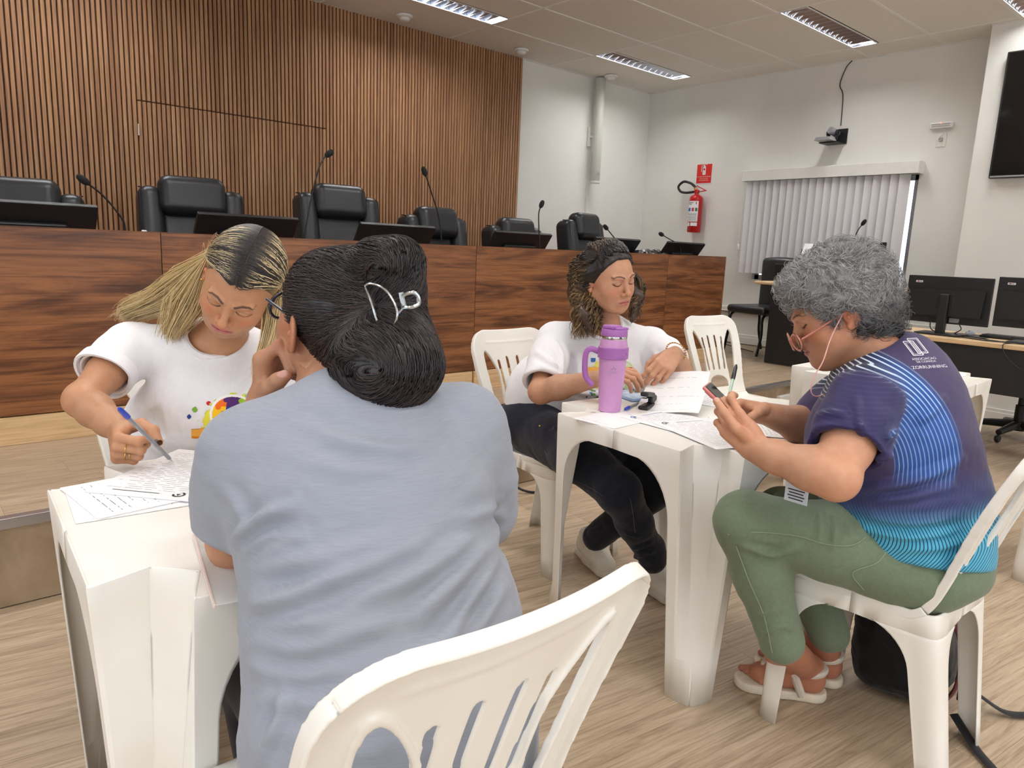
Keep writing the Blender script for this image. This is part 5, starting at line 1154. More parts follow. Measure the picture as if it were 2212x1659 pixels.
# ------------------------------------------------------------------ woman in grey, seen from behind
def m_grey():
    m = m_cloth('grey_jersey', (146, 150, 162), .82, 600, .08, 4); t = NT(m); v = t.coords('Object', (40, 40, 900)); f = t.noise(v, 1.0, 3); base = t.ramp(f, [(.3, (141, 146, 158)), (.6, (147, 152, 164)), (.9, (154, 158, 169))]); t.setc(base); return m
M_GREYT = m_grey()
def person_grey():
    L = V3(.46, .74, 0); root = thing('person', 'woman in grey shirt seen from behind, dark hair in a claw clip', 'person', tuple(L)); rng = np.random.RandomState(21)
    hc = at(722, 706, 1.19); M = frame_cam(722, 706, -6, -18, -148); T = lambda x, y, z: hc+M@V3(x, y, z)
    lsh, rsh = at(540, 985, 1.05), at(1000, 925, 1.16); nb = at(735, 868, 1.14); pel = at(855, 1560, .95); wst = at(828, 1330, 1.01); che = at(790, 1110, 1.06); up = at(770, 980, 1.10)
    lel = V3(.375, 1.035, .735); lwr = at(570, 866, 1.185); rel = at(1040, 1120, 1.24); rwr = at(930, 1130, 1.36)
    rt = nrm(rsh-lsh); fw = nrm(np.cross(V3(0, 0, 1), rt)); skin = (186, 136, 106)
    a = nrm(RGT*.20+UPV*.80-FWD*.10); n = nrm(RGT*.72-UPV*.2+FWD*.62); H = Hand(lwr, a, n, -1, .98); MH = np.stack([H.a, H.t, H.n], 1); tips = []; tipsB = [None]*5
    th = [((p-H.w)@MH)/H.k for p in (at(572, 856, 1.205), at(582, 840, 1.185), at(600, 826, 1.172), at(620, 814, 1.165))]
    def fill(S):
        head_sdf(S, hc, M, dict(w=1.05, jaw=1.12, cheek=1.1)); S.chain([T(0, -.025, -.05), nb], [.056, .062], .03); S.chain([nb, up], [.06, .11], .05); S.chain([lsh, lel], [.05, .044], .02); S.chain([lel, lel+(lwr-lel)*.4, lwr], [.043, .041, .028], .02)
        for j, (dd, rs_) in enumerate(((0, 1.0), (.019, 1.03), (.037, .98), (.053, .88))):
            o = FWD*dd+UPV*(-.004*j)+RGT*(.002*j); F_ = [at(566, 778, 1.165)+o, at(603, 746, 1.172)+o*.95, at(620, 774, 1.168)+o*.9, at(627, 806, 1.163)+o*.85]; S.chain(F_, [.0112*rs_, .0098*rs_, .0092*rs_, .0080*rs_], .005); S.cap(lwr+o*.5, F_[0], .019, .0135, .012); tipsB[j] = (F_[-1], F_[-1]-F_[-2], 0)
        W_ = [at(570, 850, 1.165), at(582, 838, 1.150), at(600, 823, 1.142), at(616, 812, 1.140)]; S.chain(W_, [.017, .0135, .0120, .0100], .008); tipsB[4] = (W_[-1], W_[-1]-W_[-2], 0)
    out = []
    for lo, hi, h in ((hc-.15, hc+.15, .0026), (nb-V3(.14, .14, .06), nb+V3(.14, .14, .03), .005), (np.minimum(lel, lwr)-.06, np.maximum(lel, lwr)+.045, .0045), (H.w-.12, H.w+.13, .0022)): S = SDF(lo, hi, h); fill(S); out.append(S.net())
    V, Q = joinnets(out); N = vnormals(V, Q); col = head_color(V, hc, M, skin, (170, 100, 96), (46, 36, 34), .5); far = np.linalg.norm(V-hc, axis=1) > .17; col[far] = lin(skin)
    nails([tipsB[4]], H, None, (216, 166, 154), nrm(-FWD*.9+UPV*.6-RGT*.2), 1.5)(V, N, col); link_mesh('body', raw_mesh('body', V-L, Q, True, col), M_SKIN, root)
    # ---- shirt
    S = SDF(V3(.10, .38, .40), V3(.98, 1.32, 1.08), .0056)
    S.chain([pel+V3(0, .0, -.06), pel, wst, che, up], [.190, .182, .170, .172, .140], .06, fl=(fw, .70)); S.ell((lsh+rsh)/2+fw*-.03+V3(0, 0, -.04), (.20, .09, .10), np.stack([rt, fw, V3(0, 0, 1)], 1), .06)
    S.ell(che-fw*.045, (.152, .085, .11), np.stack([rt, fw, V3(0, 0, 1)], 1), .06); S.ell(wst-fw*.03+V3(0, 0, .02), (.165, .11, .12), np.stack([rt, fw, V3(0, 0, 1)], 1), .06)
    for sh, el, c in ((lsh, lel, 1), (rsh, rel, 1)): S.chain([nb+V3(0, 0, -.062), sh], [.072, .066], .06); S.chain([sh, sh+(el-sh)*.5, sh+(el-sh)*.9], [.066, .069, .067], .03)
    d = nrm(lel-lsh); e = lsh+(lel-lsh)*.86; S.half(e, d, .004, e-.1, e+.13); S.cap(e-d*.05, e+d*.05, .052, .059, .004, 'sub')
    na = nrm(T(0, -.03, -.05)-nb); S.chain([nb-na*.10+fw*.02, nb+na*.005+fw*.015, nb+na*.10], [.055, .068, .10], .012, 'sub')
    S.half((0, 0, .43), (0, 0, -1)); V, Q = S.net(); V = relax(V, Q, 2); N = vnormals(V, Q); bv = bvh_of(V, Q)
    def sp(x, y):
        r = ray(x, y); h = bv.ray_cast(Vector(EYE), Vector(nrm(r)), 3.0); return np.array(h[0]) if h[0] is not None else at(x, y, 1.0)
    def F(w, h, *pp): return ([sp(*q) for q in pp], w, h)
    fl = [F(.010, .010, (505, 1180), (560, 1120), (640, 1090)), F(.008, .008, (515, 1200), (580, 1160), (650, 1150)), F(.008, .006, (560, 1195), (620, 1172), (660, 1160)), F(.012, .009, (550, 1290), (640, 1275), (720, 1250), (830, 1210), (930, 1170)), F(.012, .011, (545, 1305), (600, 1300), (660, 1290)),
          F(.014, .009, (760, 1300), (880, 1250), (1000, 1180), (1080, 1110)), F(.012, .010, (900, 1330), (980, 1260), (1050, 1190), (1085, 1120)), F(.010, .009, (960, 1380), (1030, 1280), (1080, 1190)), F(.013, .010, (545, 1390), (640, 1405), (740, 1380), (850, 1330)), F(.012, .008, (545, 1440), (640, 1460), (740, 1440)),
          F(.014, .008, (560, 1350), (680, 1350), (780, 1330)), F(.012, .006, (640, 910), (740, 950), (850, 970), (940, 960)), F(.012, .005, (660, 1000), (760, 1015), (860, 1010)), F(.014, .006, (560, 1220), (680, 1210), (800, 1180), (900, 1150)), F(.012, .007, (560, 1500), (700, 1520), (820, 1490)), F(.010, .009, (560, 1640), (600, 1560), (610, 1500)),
          F(.010, .008, (1080, 1085), (1040, 1110), (990, 1120)), F(.012, .006, (480, 1060), (520, 1120), (510, 1170)), F(.010, .007, (1010, 1400), (1060, 1320), (1095, 1260)), F(.012, .007, (880, 1420), (960, 1390), (1040, 1330))]
    V = folds(V, N, fl); q = snoise(V*np.array([5, 5, 16.0]), 8); V = V+N*(.0020*q)[:, None]
    shirt = link_mesh('shirt', raw_mesh('shirt', V-L, Q), M_GREYT, root); bv = bvh_of(V, Q)
    # hem of the sleeve
    u, w, _ = basis(d); th_ = np.linspace(0, 2*math.pi, 36, endpoint=False); MB().tube(np.array([e-d*.012+.0672*(math.cos(t)*u+math.sin(t)*w) for t in th_]), .0022, 6, closed=True).build('sleeve_hem', M_GREYT, shirt, True, L)
    # ---- trousers: dark with white side stripes
    S = SDF(V3(.12, .45, -.01), V3(.80, 1.42, .60), .009); S.ell(pel+V3(0, 0, -.03), (.17, .15, .11), None, .04); hl, hr = pel+V3(-.06, .02, -.05), pel+V3(.09, .02, -.05); kl, kr = V3(.43, 1.12, .47), V3(.62, 1.10, .47)
    S.chain([hl, kl, V3(.46, 1.10, .08)], [.09, .065, .05], .03); S.chain([hr, kr, V3(.62, 1.0, .08)], [.10, .07, .05], .03); S.half((0, 0, .07), (0, 0, -1)); V2, Q2 = S.net(); link_mesh('trousers', raw_mesh('trousers', V2-L, Q2), m_cloth('navy_sportswear', (26, 30, 46), .7, 500, .1, 4), root)
    for an in (V3(.46, 1.10, .0), V3(.62, 1.0, .0)):
        S = SDF(an-.12, an+V3(.12, .24, .16), .006); S.chain([an+V3(0, -.03, .04), an+V3(0, .08, .035), an+V3(0, .15, .03)], [.04, .042, .035], .02); S.half((0, 0, .004), (0, 0, -1)); V2, Q2 = S.net(); link_mesh('shoe', raw_mesh('shoe', V2-L, Q2), M_BLACK, root)
    # ---- hair: pulled back, twisted up into a claw clip
    S = SDF(hc-V3(.25, .30, .25), hc+.18, .0042); S.ell(T(0, -.012, .042), (.083, .108, .090), M, .01); S.half(T(0, .058, .03), M@V3(0, 1, -.42), .008); S.half(T(0, .02, -.055), M@V3(0, .5, -1), .01)
    t1 = [at(815, 570, 1.10), at(858, 572, 1.08), at(875, 615, 1.08)]; t2 = [at(800, 790, 1.06), at(838, 800, 1.045), at(868, 780, 1.06), at(880, 720, 1.08)]
    S.chain([at(770, 600, 1.14)]+t1, [.045, .034, .036, .026], .025); S.chain([at(820, 690, 1.10), at(850, 660, 1.09)], [.055, .045], .03); S.chain([at(770, 740, 1.12)]+t2, [.05, .052, .058, .055, .035], .03); S.chain([at(700, 790, 1.17), at(770, 770, 1.11)], [.03, .04], .03)
    V, Q = S.net(); V = relax(V, Q, 1); N = vnormals(V, Q); cl = at(842, 665, 1.06); hb = np.array(lin((34, 28, 29)))
    # fibres follow the pull towards the clip and the two rolls
    c1, c2 = at(845, 585, 1.09), at(838, 800, 1.06)
    def flow(P, N_):
        g = cl-P; d1 = np.linalg.norm(P-c1, axis=1); d2 = np.linalg.norm(P-c2, axis=1); w1 = np.exp(-(d1/.055)**2)[:, None]; w2 = np.exp(-(d2/.085)**2)[:, None]
        g = g/np.linalg.norm(g, axis=1)[:, None]; e = -FWD; r1 = np.cross(P-c1, e); r1 /= np.linalg.norm(r1, axis=1)[:, None]+1e-9; r2 = np.cross(e, P-c2)+(-UPV*.0); r2 /= np.linalg.norm(r2, axis=1)[:, None]+1e-9
        f = g*(1-np.maximum(w1, w2))+r1*w1+r2*w2*1.2; f = f-N_*(f*N_).sum(1)[:, None]; return f/(np.linalg.norm(f, axis=1)[:, None]+1e-9)
    ft = ss(-.2, .3, (V-hc)@(-FWD)/.1)
    hair = link_mesh('hair', raw_mesh('hair', V-L, Q, True, np.tile(hb, (len(V), 1))), M_HAIR, root)
    from mathutils import kdtree
    kd = kdtree.KDTree(len(V)); [kd.insert(v, i) for i, v in enumerate(V)]; kd.balance()
    ids = rng.choice(len(V), 4200); P = [V[ids]+N[ids]*.0008]; step = .0062; cur = V[ids].copy(); cn = N[ids].copy(); K = 11
    wob = rng.randn(len(ids), 3)*.5
    for k in range(K-1):
        f = flow(cur, cn); cur = cur+f*step+np.cross(cn, f)*(.0012*np.sin(k*1.1+wob[:, :1]*6))
        for i in range(len(cur)): co, j, dd = kd.find(cur[i]); cur[i] = V[j]*.35+np.array(cur[i])*.65 if dd < .02 else cur[i]; cn[i] = N[j]
        P.append(cur+cn*(.0006+.0016*math.sin(k/(K-1)*math.pi)))
    P = np.stack(P, 1); tone = rng.rand(len(ids))[:, None, None]; C = np.array(lin((28, 23, 25)))*(1-tone)+np.array(lin((74, 58, 56)))*tone**2.5; C = np.broadcast_to(C, (len(ids), K, 3))
    strands('hair_strands', P, np.linspace(.00095, .0004, K), C, M_HAIR, hair, L)['kind'] = 'stuff'
    PP, CC = [], []
    for (x0, y0), (x1, y1), (x2, y2), dd in (((905, 700), (925, 735), (948, 722), 1.08), ((690, 830), (672, 880), (620, 888), 1.08), ((740, 850), (735, 885), (760, 900), 1.06), ((880, 850), (900, 870), (930, 860), 1.05), ((610, 590), (600, 570), (622, 560), 1.2), ((905, 560), (918, 552), (925, 566), 1.09), ((620, 640), (606, 628), (612, 612), 1.2)):
        PP.append(spline([at(x0, y0, dd), at(x1, y1, dd-.003), at(x2, y2, dd)], 14)); CC.append(np.tile(np.array(lin((40, 32, 32))), (14, 1)))
    strands('loose_hair', np.array(PP), .0004, np.array(CC), M_HAIR, hair, L)['kind'] = 'stuff'
    # ---- claw clip: a half-moon of metal with its spring and thumb tab
    M_CLIP = mat('clip_metal', (190, 196, 200), .2, 1.0); pts = [at(788, 617, 1.040), at(800, 613, 1.034), at(820, 618, 1.024), at(838, 632, 1.018), at(852, 655, 1.014), at(858, 675, 1.012), at(855, 693, 1.014), at(843, 712, 1.022), at(826, 722, 1.032), at(821, 720, 1.036)]
    cs = bpy.data.objects.new('hair_clip', None); c = MB(); c.tube(np.concatenate([spline(pts, 30), spline([at(821, 720, 1.036), at(810, 680, 1.030), at(799, 645, 1.032), at(788, 617, 1.040)], 14)[1:-1]]), .0019, 8, closed=True); co = c.build('hair_clip', M_CLIP, root, True, L)
    MB().tube([at(866, 632, 1.02), at(873, 668, 1.022)], .004, 8).build('clip_spring', M_CLIP, co, True, L); MB().tube(spline([at(868, 640, 1.02), at(890, 632, 1.01), at(902, 640, 1.015), at(904, 656, 1.018), at(890, 664, 1.012), at(872, 664, 1.02)], 24), .0032, 8).build('clip_tab', M_CLIP, co, True, L); MB().tube([at(860, 678, 1.012), at(872, 664, 1.02)], .0018, 6).build('clip_arm', M_CLIP, co, True, L)
    # ---- glasses: hinge corner and near lens
    M_FR = mat('dark_blue_frame', (30, 34, 52), .3); gl = MB().tube([T(.076, .02, .022), T(.073, .075, .026), T(.069, .097, .026)], .0026, 8).build('glasses', M_FR, root, True, L)
    for q in (1, -1): MB().tube(np.array([T(q*(.036+.029*math.cos(t)), .104-.010*abs(math.cos(t))*(1 if math.cos(t) > 0 else .2), .012+.022*math.sin(t)) for t in np.linspace(0, 2*math.pi, 30)[:-1]]), .0026, 8, closed=True).build('rim', M_FR, gl, True, L)
    lens = MB(); lens.lathe([(.026, -.0006), (.026, .0006)], T(.036, .100, .012), M@V3(0, 1, 0), 24); lens.build('lens', mat('spectacle_lens', (250, 250, 250), .03, Transmission_Weight=1.0, IOR=1.1), gl, True, L)
    MB().tube([T(-.076, .02, .022), T(-.073, .075, .026), T(-.069, .097, .026)], .0026, 8).build('temple_arm', M_FR, gl, True, L); MB().tube([T(-.009, .108, .018), T(0, .112, .022), T(.009, .108, .018)], .0026, 8).build('bridge', M_FR, gl, True, L)
    return root
grey = person_grey()
# ------------------------------------------------------------------ curly-haired woman sorting papers
def curl_path(p0, p1, p2, R, turns, ph, n=44, grow=.22):
    """a corkscrew lock along a bent line"""
    c = spline([p0, p1, p2], n); t = np.gradient(c, axis=0); t /= np.linalg.norm(t, axis=1)[:, None]; u = np.cross(t, V3(.3, .2, 1)); u /= np.linalg.norm(u, axis=1)[:, None]+1e-9; w = np.cross(t, u); s = np.linspace(0, 1, n); a = ph+turns*2*math.pi*s; r = R*np.clip(s/grow, 0, 1)*(1-.25*s)
    return c+u*(r*np.cos(a))[:, None]+w*(r*np.sin(a))[:, None]
def person_curly():
    L = V3(1.95, 1.98, 0); root = thing('person', 'curly-haired woman in white printed shirt leafing through papers', 'person', tuple(L)); rng = np.random.RandomState(31)
    hc = at(1314, 606, 2.56); M = frame_cam(1314, 606, -8, 20, 40); T = lambda x, y, z: hc+M@V3(x, y, z); skin = (202, 152, 122)
    rsh, lsh = at(1196, 733, 2.66), at(1408, 742, 2.80); nb = at(1308, 706, 2.68); rel, rwr = at(1168, 846, 2.50), at(1290, 818, 2.36); lel, lwr = at(1470, 806, 2.62), at(1455, 766, 2.49); pel = V3(1.95, 2.02, .50)
    mid = (rsh+lsh)/2; lt = nrm(lsh-rsh); fw = nrm(np.cross(lt, V3(0, 0, 1))); fw = fw if fw[1] < 0 else -fw; che = mid+V3(0, 0, -.14)+fw*.015; wst = V3(1.955, 1.99, .63)
    a = nrm(-RGT*.50-UPV*.48-FWD*.55); n = nrm(FWD*.78-UPV*.45-RGT*.25); H = Hand(lwr, a, n, 1, .96); H.t = H.t if H.t@RGT < 0 else -H.t; MH = np.stack([H.a, H.t, H.n], 1); tips = []
    a2 = nrm(RGT*.85+UPV*.18-FWD*.2); n2 = nrm(-UPV*.75+FWD*.4+RGT*.2); H2 = Hand(rwr, a2, n2, 1, .96); H2.t = H2.t if H2.t@FWD > 0 else -H2.t; tips2 = []
    def fill(S, w='a'):
        if w in 'an': head_sdf(S, hc, M, dict(w=1.0, jaw=1.04, lips=1.0)); S.chain([T(0, -.025, -.045), nb, mid+V3(0, 0, -.05)], [.047, .052, .075], .03)
        if w in 'an': S.chain([nb+V3(0, 0, -.02), rsh], [.046, .040], .04); S.chain([nb+V3(0, 0, -.02), lsh], [.046, .040], .04)
        if w in 'r2': S.chain([rsh, rel], [.046, .040], .02); S.chain([rel, rel+(rwr-rel)*.35, rwr], [.042, .041, .027], .02)
        if w in 'l1': S.chain([lsh, lel], [.046, .040], .02); S.chain([lel, lel+(lwr-lel)*.4, lwr], [.040, .039, .027], .02)
        if w == '1': tips[:] = add_hand(S, H, [(28, 26, 12), (32, 30, 14), (34, 32, 14), (36, 34, 16)], [(.02, .024, .012), (.045, .042, .03), (.07, .046, .045), (.088, .040, .055)], (.06, .02, -.03, -.09))
        if w == '2': tips2[:] = add_hand(S, H2, [(30, 30, 20), (34, 34, 20), (38, 36, 20), (40, 38, 20)], [(.02, .024, .012), (.045, .036, .03), (.07, .034, .04), (.085, .03, .045)])
    out = []
    for (lo, hi, h), w_ in zip(((hc-.14, hc+.14, .0019), (nb-V3(.2, .2, .12), nb+V3(.2, .2, .06), .005), (np.minimum(rel, rwr)-.06, np.maximum(rel, rwr)+.05, .0045), (np.minimum(lel, lwr)-.06, np.maximum(lel, lwr)+.05, .004), (H.w-.15, H.w+.14, .0022), (H2.w-.15, H2.w+.18, .0028)), 'anrl12'): S = SDF(lo, hi, h); fill(S, w_); out.append(S.net())
    V, Q = joinnets(out); N = vnormals(V, Q); col = head_color(V, hc, M, skin, (196, 112, 108), (50, 38, 34), .55); far = np.linalg.norm(V-hc, axis=1) > .15; col[far] = lin(skin); nails(tips, H, None, (226, 176, 164), -H.n)(V, N, col); link_mesh('body', raw_mesh('body', V-L, Q, True, col), M_SKIN, root)
    # ---- shirt
    S = SDF(V3(1.58, 1.48, .48), V3(2.42, 2.30, 1.05), .0058); S.chain([pel+V3(0, -.02, .06), wst, che, mid+V3(0, 0, -.05)], [.165, .168, .172, .135], .04, fl=(fw, .68)); S.ell(che+fw*.055+V3(0, 0, -.03), (.15, .08, .09), np.stack([lt, fw, V3(0, 0, 1)], 1), .05)
    for sh, el, ln in ((rsh, rel, .86), (lsh, lel, .72)):
        d = nrm(el-sh); e = sh+(el-sh)*ln; S.chain([nb+V3(0, 0, -.026), sh], [.068, .056], .05); S.chain([sh, sh+(el-sh)*.4, e+d*.03], [.060, .068, .077], .03); S.half(e, d, .004, np.minimum(e-.085, e+d*.1-.09), np.maximum(e+.085, e+d*.1+.09)); S.cap(e-d*.05, e+d*.04, .052, .064, .004, 'sub')
    nkc = at(1306, 690, 2.62); na = nrm(nrm(T(0, -.02, -.05)-nb)+fw*.25); S.chain([nkc-na*.10, nkc-na*.01, nkc+na*.10], [.056, .062, .085], .010, 'sub'); S.half((0, 0, .56), (0, 0, -1)); V, Q = S.net(); V = relax(V, Q, 2); N = vnormals(V, Q); bv = bvh_of(V, Q)
    def sp(x, y):
        h = bv.ray_cast(Vector(EYE), Vector(nrm(ray(x, y))), 4.0); return np.array(h[0]) if h[0] is not None else at(x, y, 2.6)
    F = lambda w, h, *pp: ([sp(*q) for q in pp], w, h)
    V = folds(V, N, [F(.012, .010, (1196, 735), (1215, 770), (1215, 815)), F(.012, .009, (1165, 790), (1190, 800), (1212, 812)), F(.012, .008, (1160, 760), (1185, 780), (1205, 790)), F(.014, .009, (1380, 760), (1385, 800), (1375, 840)), F(.012, .009, (1410, 760), (1425, 775), (1445, 772)), F(.012, .008, (1400, 780), (1430, 790), (1450, 780)), F(.014, .008, (1230, 840), (1270, 850), (1320, 850)), F(.014, .006, (1240, 760), (1250, 800), (1240, 840))]); V = V+N*(.0024*snoise(V*8, 14))[:, None]
    shirt = link_mesh('shirt', raw_mesh('shirt', V-L, Q), M_WTEE, root); bv = bvh_of(V, Q); Nn = vnormals(V, Q); u, w, _ = basis(na); cp = snap(np.array([nkc+.068*(math.cos(t)*u+math.sin(t)*w) for t in np.linspace(0, 2*math.pi, 40, endpoint=False)]), V, Nn); cp = (cp+np.roll(cp, 1, 0)+np.roll(cp, -1, 0)+np.roll(cp, 2, 0)+np.roll(cp, -2, 0))/5; MB().tube(cp, .008, 8, closed=True).build('collar', M_WTEE, shirt, True, L)
    def paint(u_, v_):
        x, y = u_*2, v_*2; g = math.hypot(x/.95, y/.9); sp_ = math.sin(x*15+3*math.sin(y*9))*math.sin(y*17)
        if abs(y-.05) < .28 and x < .25 and x > -.95: return (246, 186, 92)
        if abs(x-.45) < .28 and abs(y-.05) < .3: return (240, 150, 60) if sp_ < .2 else (226, 80, 60)
        if y < -.55 and sp_ > .25: return [(60, 110, 180), (120, 170, 80), (70, 60, 100)][int((x*7+y*3) % 3)]
        if g < .95 and sp_ > -.15: return (236, 228, 110) if x < .2 else (200, 222, 170)
        if abs(x+.75) < .08 and abs(y-.62) < .1: return (60, 110, 180)
        return None
    drape('shirt_print', bv, sp(1325, 810), lt*.21, nrm(UPV-lt*(UPV@lt))*.17, 70, 56, paint, shirt, L, M_PRINT, .0016, -FWD)
    # ---- jeans, ankles crossed under the table
    M_INDIGO = m_cloth('dark_indigo_denim', (28, 31, 44), .85, 500, .25, 5); S = SDF(V3(1.55, 1.12, .04), V3(2.36, 2.28, .70), .0068); S.ell(V3(1.95, 2.0, .53), (.205, .165, .125), None, .05); hr, hl = V3(1.86, 1.95, .50), V3(2.04, 1.95, .50)
    kr, kl = onz(1338, 1062, .455), onz(1440, 1040, .45); ar, al = at(1402, 1192, 2.39), at(1288, 1160, 2.62); S.chain([hr, hr+(kr-hr)*.55+V3(0, 0, .02), kr, kr+(ar-kr)*.5, ar], [.105, .088, .066, .056, .048], .03); S.chain([hl, hl+(kl-hl)*.55+V3(0, 0, .02), kl, kl+(al-kl)*.5, al], [.105, .088, .066, .056, .050], .03); S.chain([ar+V3(0, 0, .02), ar+(ar-kr)*.12], [.052, .050], .01)
    S.half((0, 0, .645), (0, 0, 1)); V, Q = S.net(); V = relax(V, Q, 1); N = vnormals(V, Q); bv2 = bvh_of(V, Q)
    def sq(x, y):
        h = bv2.ray_cast(Vector(EYE), Vector(nrm(ray(x, y))), 4.0); return np.array(h[0]) if h[0] is not None else at(x, y, 2.5)
    F2 = lambda w, h, *pp: ([sq(*q) for q in pp], w, h); V = folds(V, N, [F2(.010, .008, (1300, 1080), (1330, 1065), (1350, 1040)), F2(.009, .008, (1365, 1185), (1390, 1180), (1410, 1170)), F2(.009, .009, (1360, 1205), (1385, 1200), (1412, 1190)), F2(.008, .007, (1350, 1150), (1380, 1160)), F2(.010, .007, (1190, 930), (1215, 950), (1230, 935)), F2(.008, .006, (1270, 1150), (1300, 1140))]); V = V+N*(.002*snoise(V*10, 4))[:, None]
    jeans = link_mesh('jeans', raw_mesh('jeans', V-L, Q), M_INDIGO, root); M_STITCH = mat('denim_stitching', (92, 98, 118), .8)
    for pp in ([(1168, 945), (1185, 990), (1230, 1030), (1300, 1070), (1345, 1130)], [(1250, 930), (1300, 960), (1340, 1010), (1362, 1080), (1372, 1150)], [(1188, 938), (1196, 922), (1201, 900)]): MB().tube(spline([sq(*q)+nrm(EYE-sq(*q))*.001 for q in pp], 30), .0008, 4).build('stitching', M_STITCH, jeans, True, L)
    MB().lathe([(.004, 0), (.004, .002), (.002, .003)], sq(1166, 920), nrm(EYE-sq(1166, 920)), 10).build('rivet', M_GOLD, jeans, True, L)
    # ---- white trainers
    M_SHOE = mat_noise('white_leather', (222, 216, 204), 6, 30, .5, .1, 300); M_SOLE = mat_noise('rubber_sole', (206, 198, 184), 10, 40, .7)
    for heel, toe, lift in ((onz(1395, 1255, .0), onz(1447, 1300, .0), .0), (onz(1262, 1195, .0), onz(1318, 1252, .0), .0)):
        f = nrm(toe-heel); ln = np.linalg.norm(toe-heel); ln = max(ln, .20); toe = heel+f*ln; sd = np.cross(V3(0, 0, 1), f); z = V3(0, 0, 1)
        S = SDF(np.minimum(heel, toe)-.08, np.maximum(heel, toe)+V3(.08, .08, .15), .0036); S.chain([heel+f*.02+z*.05, heel+f*.10+z*.05, heel+f*(ln-.045)+z*.038], [.040, .042, .038], .03, fl=(z, 1.0)); S.chain([heel+f*.025+z*.09, heel+f*.03+z*.055], [.036, .04], .02); S.chain([heel+f*.06+z*.085, heel+f*.13+z*.05], [.030, .032], .03); S.cap(heel+f*.03+z*.14, heel+f*.035+z*.085, .030, .028, .006, 'sub'); S.half((0, 0, .018), (0, 0, -1)); V, Q = S.net(); up_ = link_mesh('shoe', raw_mesh('shoe', V-L, Q), M_SHOE, root)
        S = SDF(np.minimum(heel, toe)-.08, np.maximum(heel, toe)+V3(.08, .08, .06), .0036); S.chain([heel+f*.01+z*.012, heel+f*.10+z*.012, heel+f*(ln-.04)+z*.012], [.043, .044, .041], .02); S.half((0, 0, .028), (0, 0, 1), .004); S.half((0, 0, .002), (0, 0, -1), .003); V, Q = S.net(); link_mesh('sole', raw_mesh('sole', V-L, Q), M_SOLE, up_)
        for k in range(5):
            c = heel+f*(.075+.017*k)+z*(.098-.0085*k); MB().tube(spline([c-sd*.022-z*.006, c+z*.007, c+sd*.022-z*.006], 8), .0028, 6).build('lace', M_SHOE, up_, True, L)
        c = heel+f*.075+z*.105
        for q in (-1, 1): MB().tube(spline([c, c+sd*.02*q+z*.012, c+sd*.03*q+f*.012, c+sd*.014*q+f*.006], 12), .0022, 6).build('lace_loop', M_SHOE, up_, True, L)
    # ---- hair
    S = SDF(hc-.2, hc+.17, .0046); S.ell(T(0, -.014, .043), (.082, .108, .089), M, .01); S.half(T(0, .040, .05), M@V3(0, 1, -.62), .006); S.half(T(0, 0, -.06), M@V3(0, .35, -1), .01)
    S.chain([T(-.075, -.03, .03), at(1252, 625, 2.58), at(1258, 680, 2.56), at(1275, 712, 2.55)], [.026, .028, .026, .012], .03); S.chain([T(.07, -.03, .0), at(1376, 640, 2.66), at(1366, 690, 2.64)], [.03, .020, .012], .02); S.chain([T(0, -.10, .02), T(-.02, -.10, -.07), at(1285, 700, 2.66)], [.06, .055, .04], .04)
    V, Q = S.net(); V = V+vnormals(V, Q)*(.003*snoise(V*22, 5))[:, None]; z = ((V-hc)@M)[:, 2]; k = ss(.04, -.08, z)[:, None]; cb = np.array(lin((36, 28, 27)))*(1-k)+np.array(lin((70, 52, 40)))*k; hair = link_mesh('hair', raw_mesh('hair', V-L, Q, True, cb), M_HAIR, root)
    P, C = [], []; dk, md, gd = (np.array(lin(c)) for c in ((34, 27, 27), (84, 62, 46), (176, 142, 96)))
    def lock(p0, p1, p2, R, turns, gold, n=5):
        ph = rng.rand()*6.28
        for j in range(n):
            o = rng.randn(3)*.0022; P.append(curl_path(p0+o*.6, p1+o, p2+o*1.6, R*(.8+.4*rng.rand()), turns, ph+rng.randn()*.22)); t = np.linspace(0, 1, 44)[:, None]; g = gold*(.4+.8*rng.rand()); kk = ss(.12, .6, t)*min(g, 1); C.append(dk*(1-kk)+(md*(1-min(g, 1))+gd*min(g, 1))*kk)
    for i in range(330):                             # locks at her right (picture left)
        ang = rng.rand(); p0 = T(-.070-.012*rng.rand(), -.085+.085*rng.rand(), .06-.07*rng.rand()); ex, ey, ed = 1238+62*rng.rand(), 650+82*rng.rand()**.8, 2.53+.09*rng.rand(); p2 = at(ex, ey, ed); p1 = at((ex*1.0+1256)/2-9*rng.rand(), min(ey-25, 605+45*rng.rand()), (ed+2.57)/2); lock(p0, p1, p2, .0095+.005*rng.rand(), 3.6+2.2*rng.rand(), .35+.85*rng.rand(), 3)
    for i in range(90):                              # locks at her left (picture right)
        p0 = T(.072, -.05+.05*rng.rand(), .05-.06*rng.rand()); ex, ey, ed = 1355+26*rng.rand(), 640+58*rng.rand(), 2.62+.05*rng.rand(); lock(p0, at(1378+6*rng.randn(), 610+20*rng.rand(), 2.66), at(ex, ey, ed), .007+.004*rng.rand(), 2.6+2*rng.rand(), .3+.8*rng.rand(), 3)
    for i in range(190):                             # crown, combed back in waves
        x = -.07+.14*rng.rand(); y0 = .055-.02*rng.rand()-.3*abs(x)*.5; z0 = .044+.089*math.sqrt(max(.05, 1-(x/.083)**2-((y0+.014)/.109)**2)); p0 = T(x, y0, z0+.002); p2 = T(x*.5-.01, -.075, .10+.02*rng.rand()); p1 = T(x*.85, -.012, .044+.093*math.sqrt(max(.1, 1-(x*.85/.083)**2))+.004); lock(p0, p1, p2, .0035, 2.2+1.5*rng.rand(), .2+.5*rng.rand()*(rng.rand() < .5), 5)
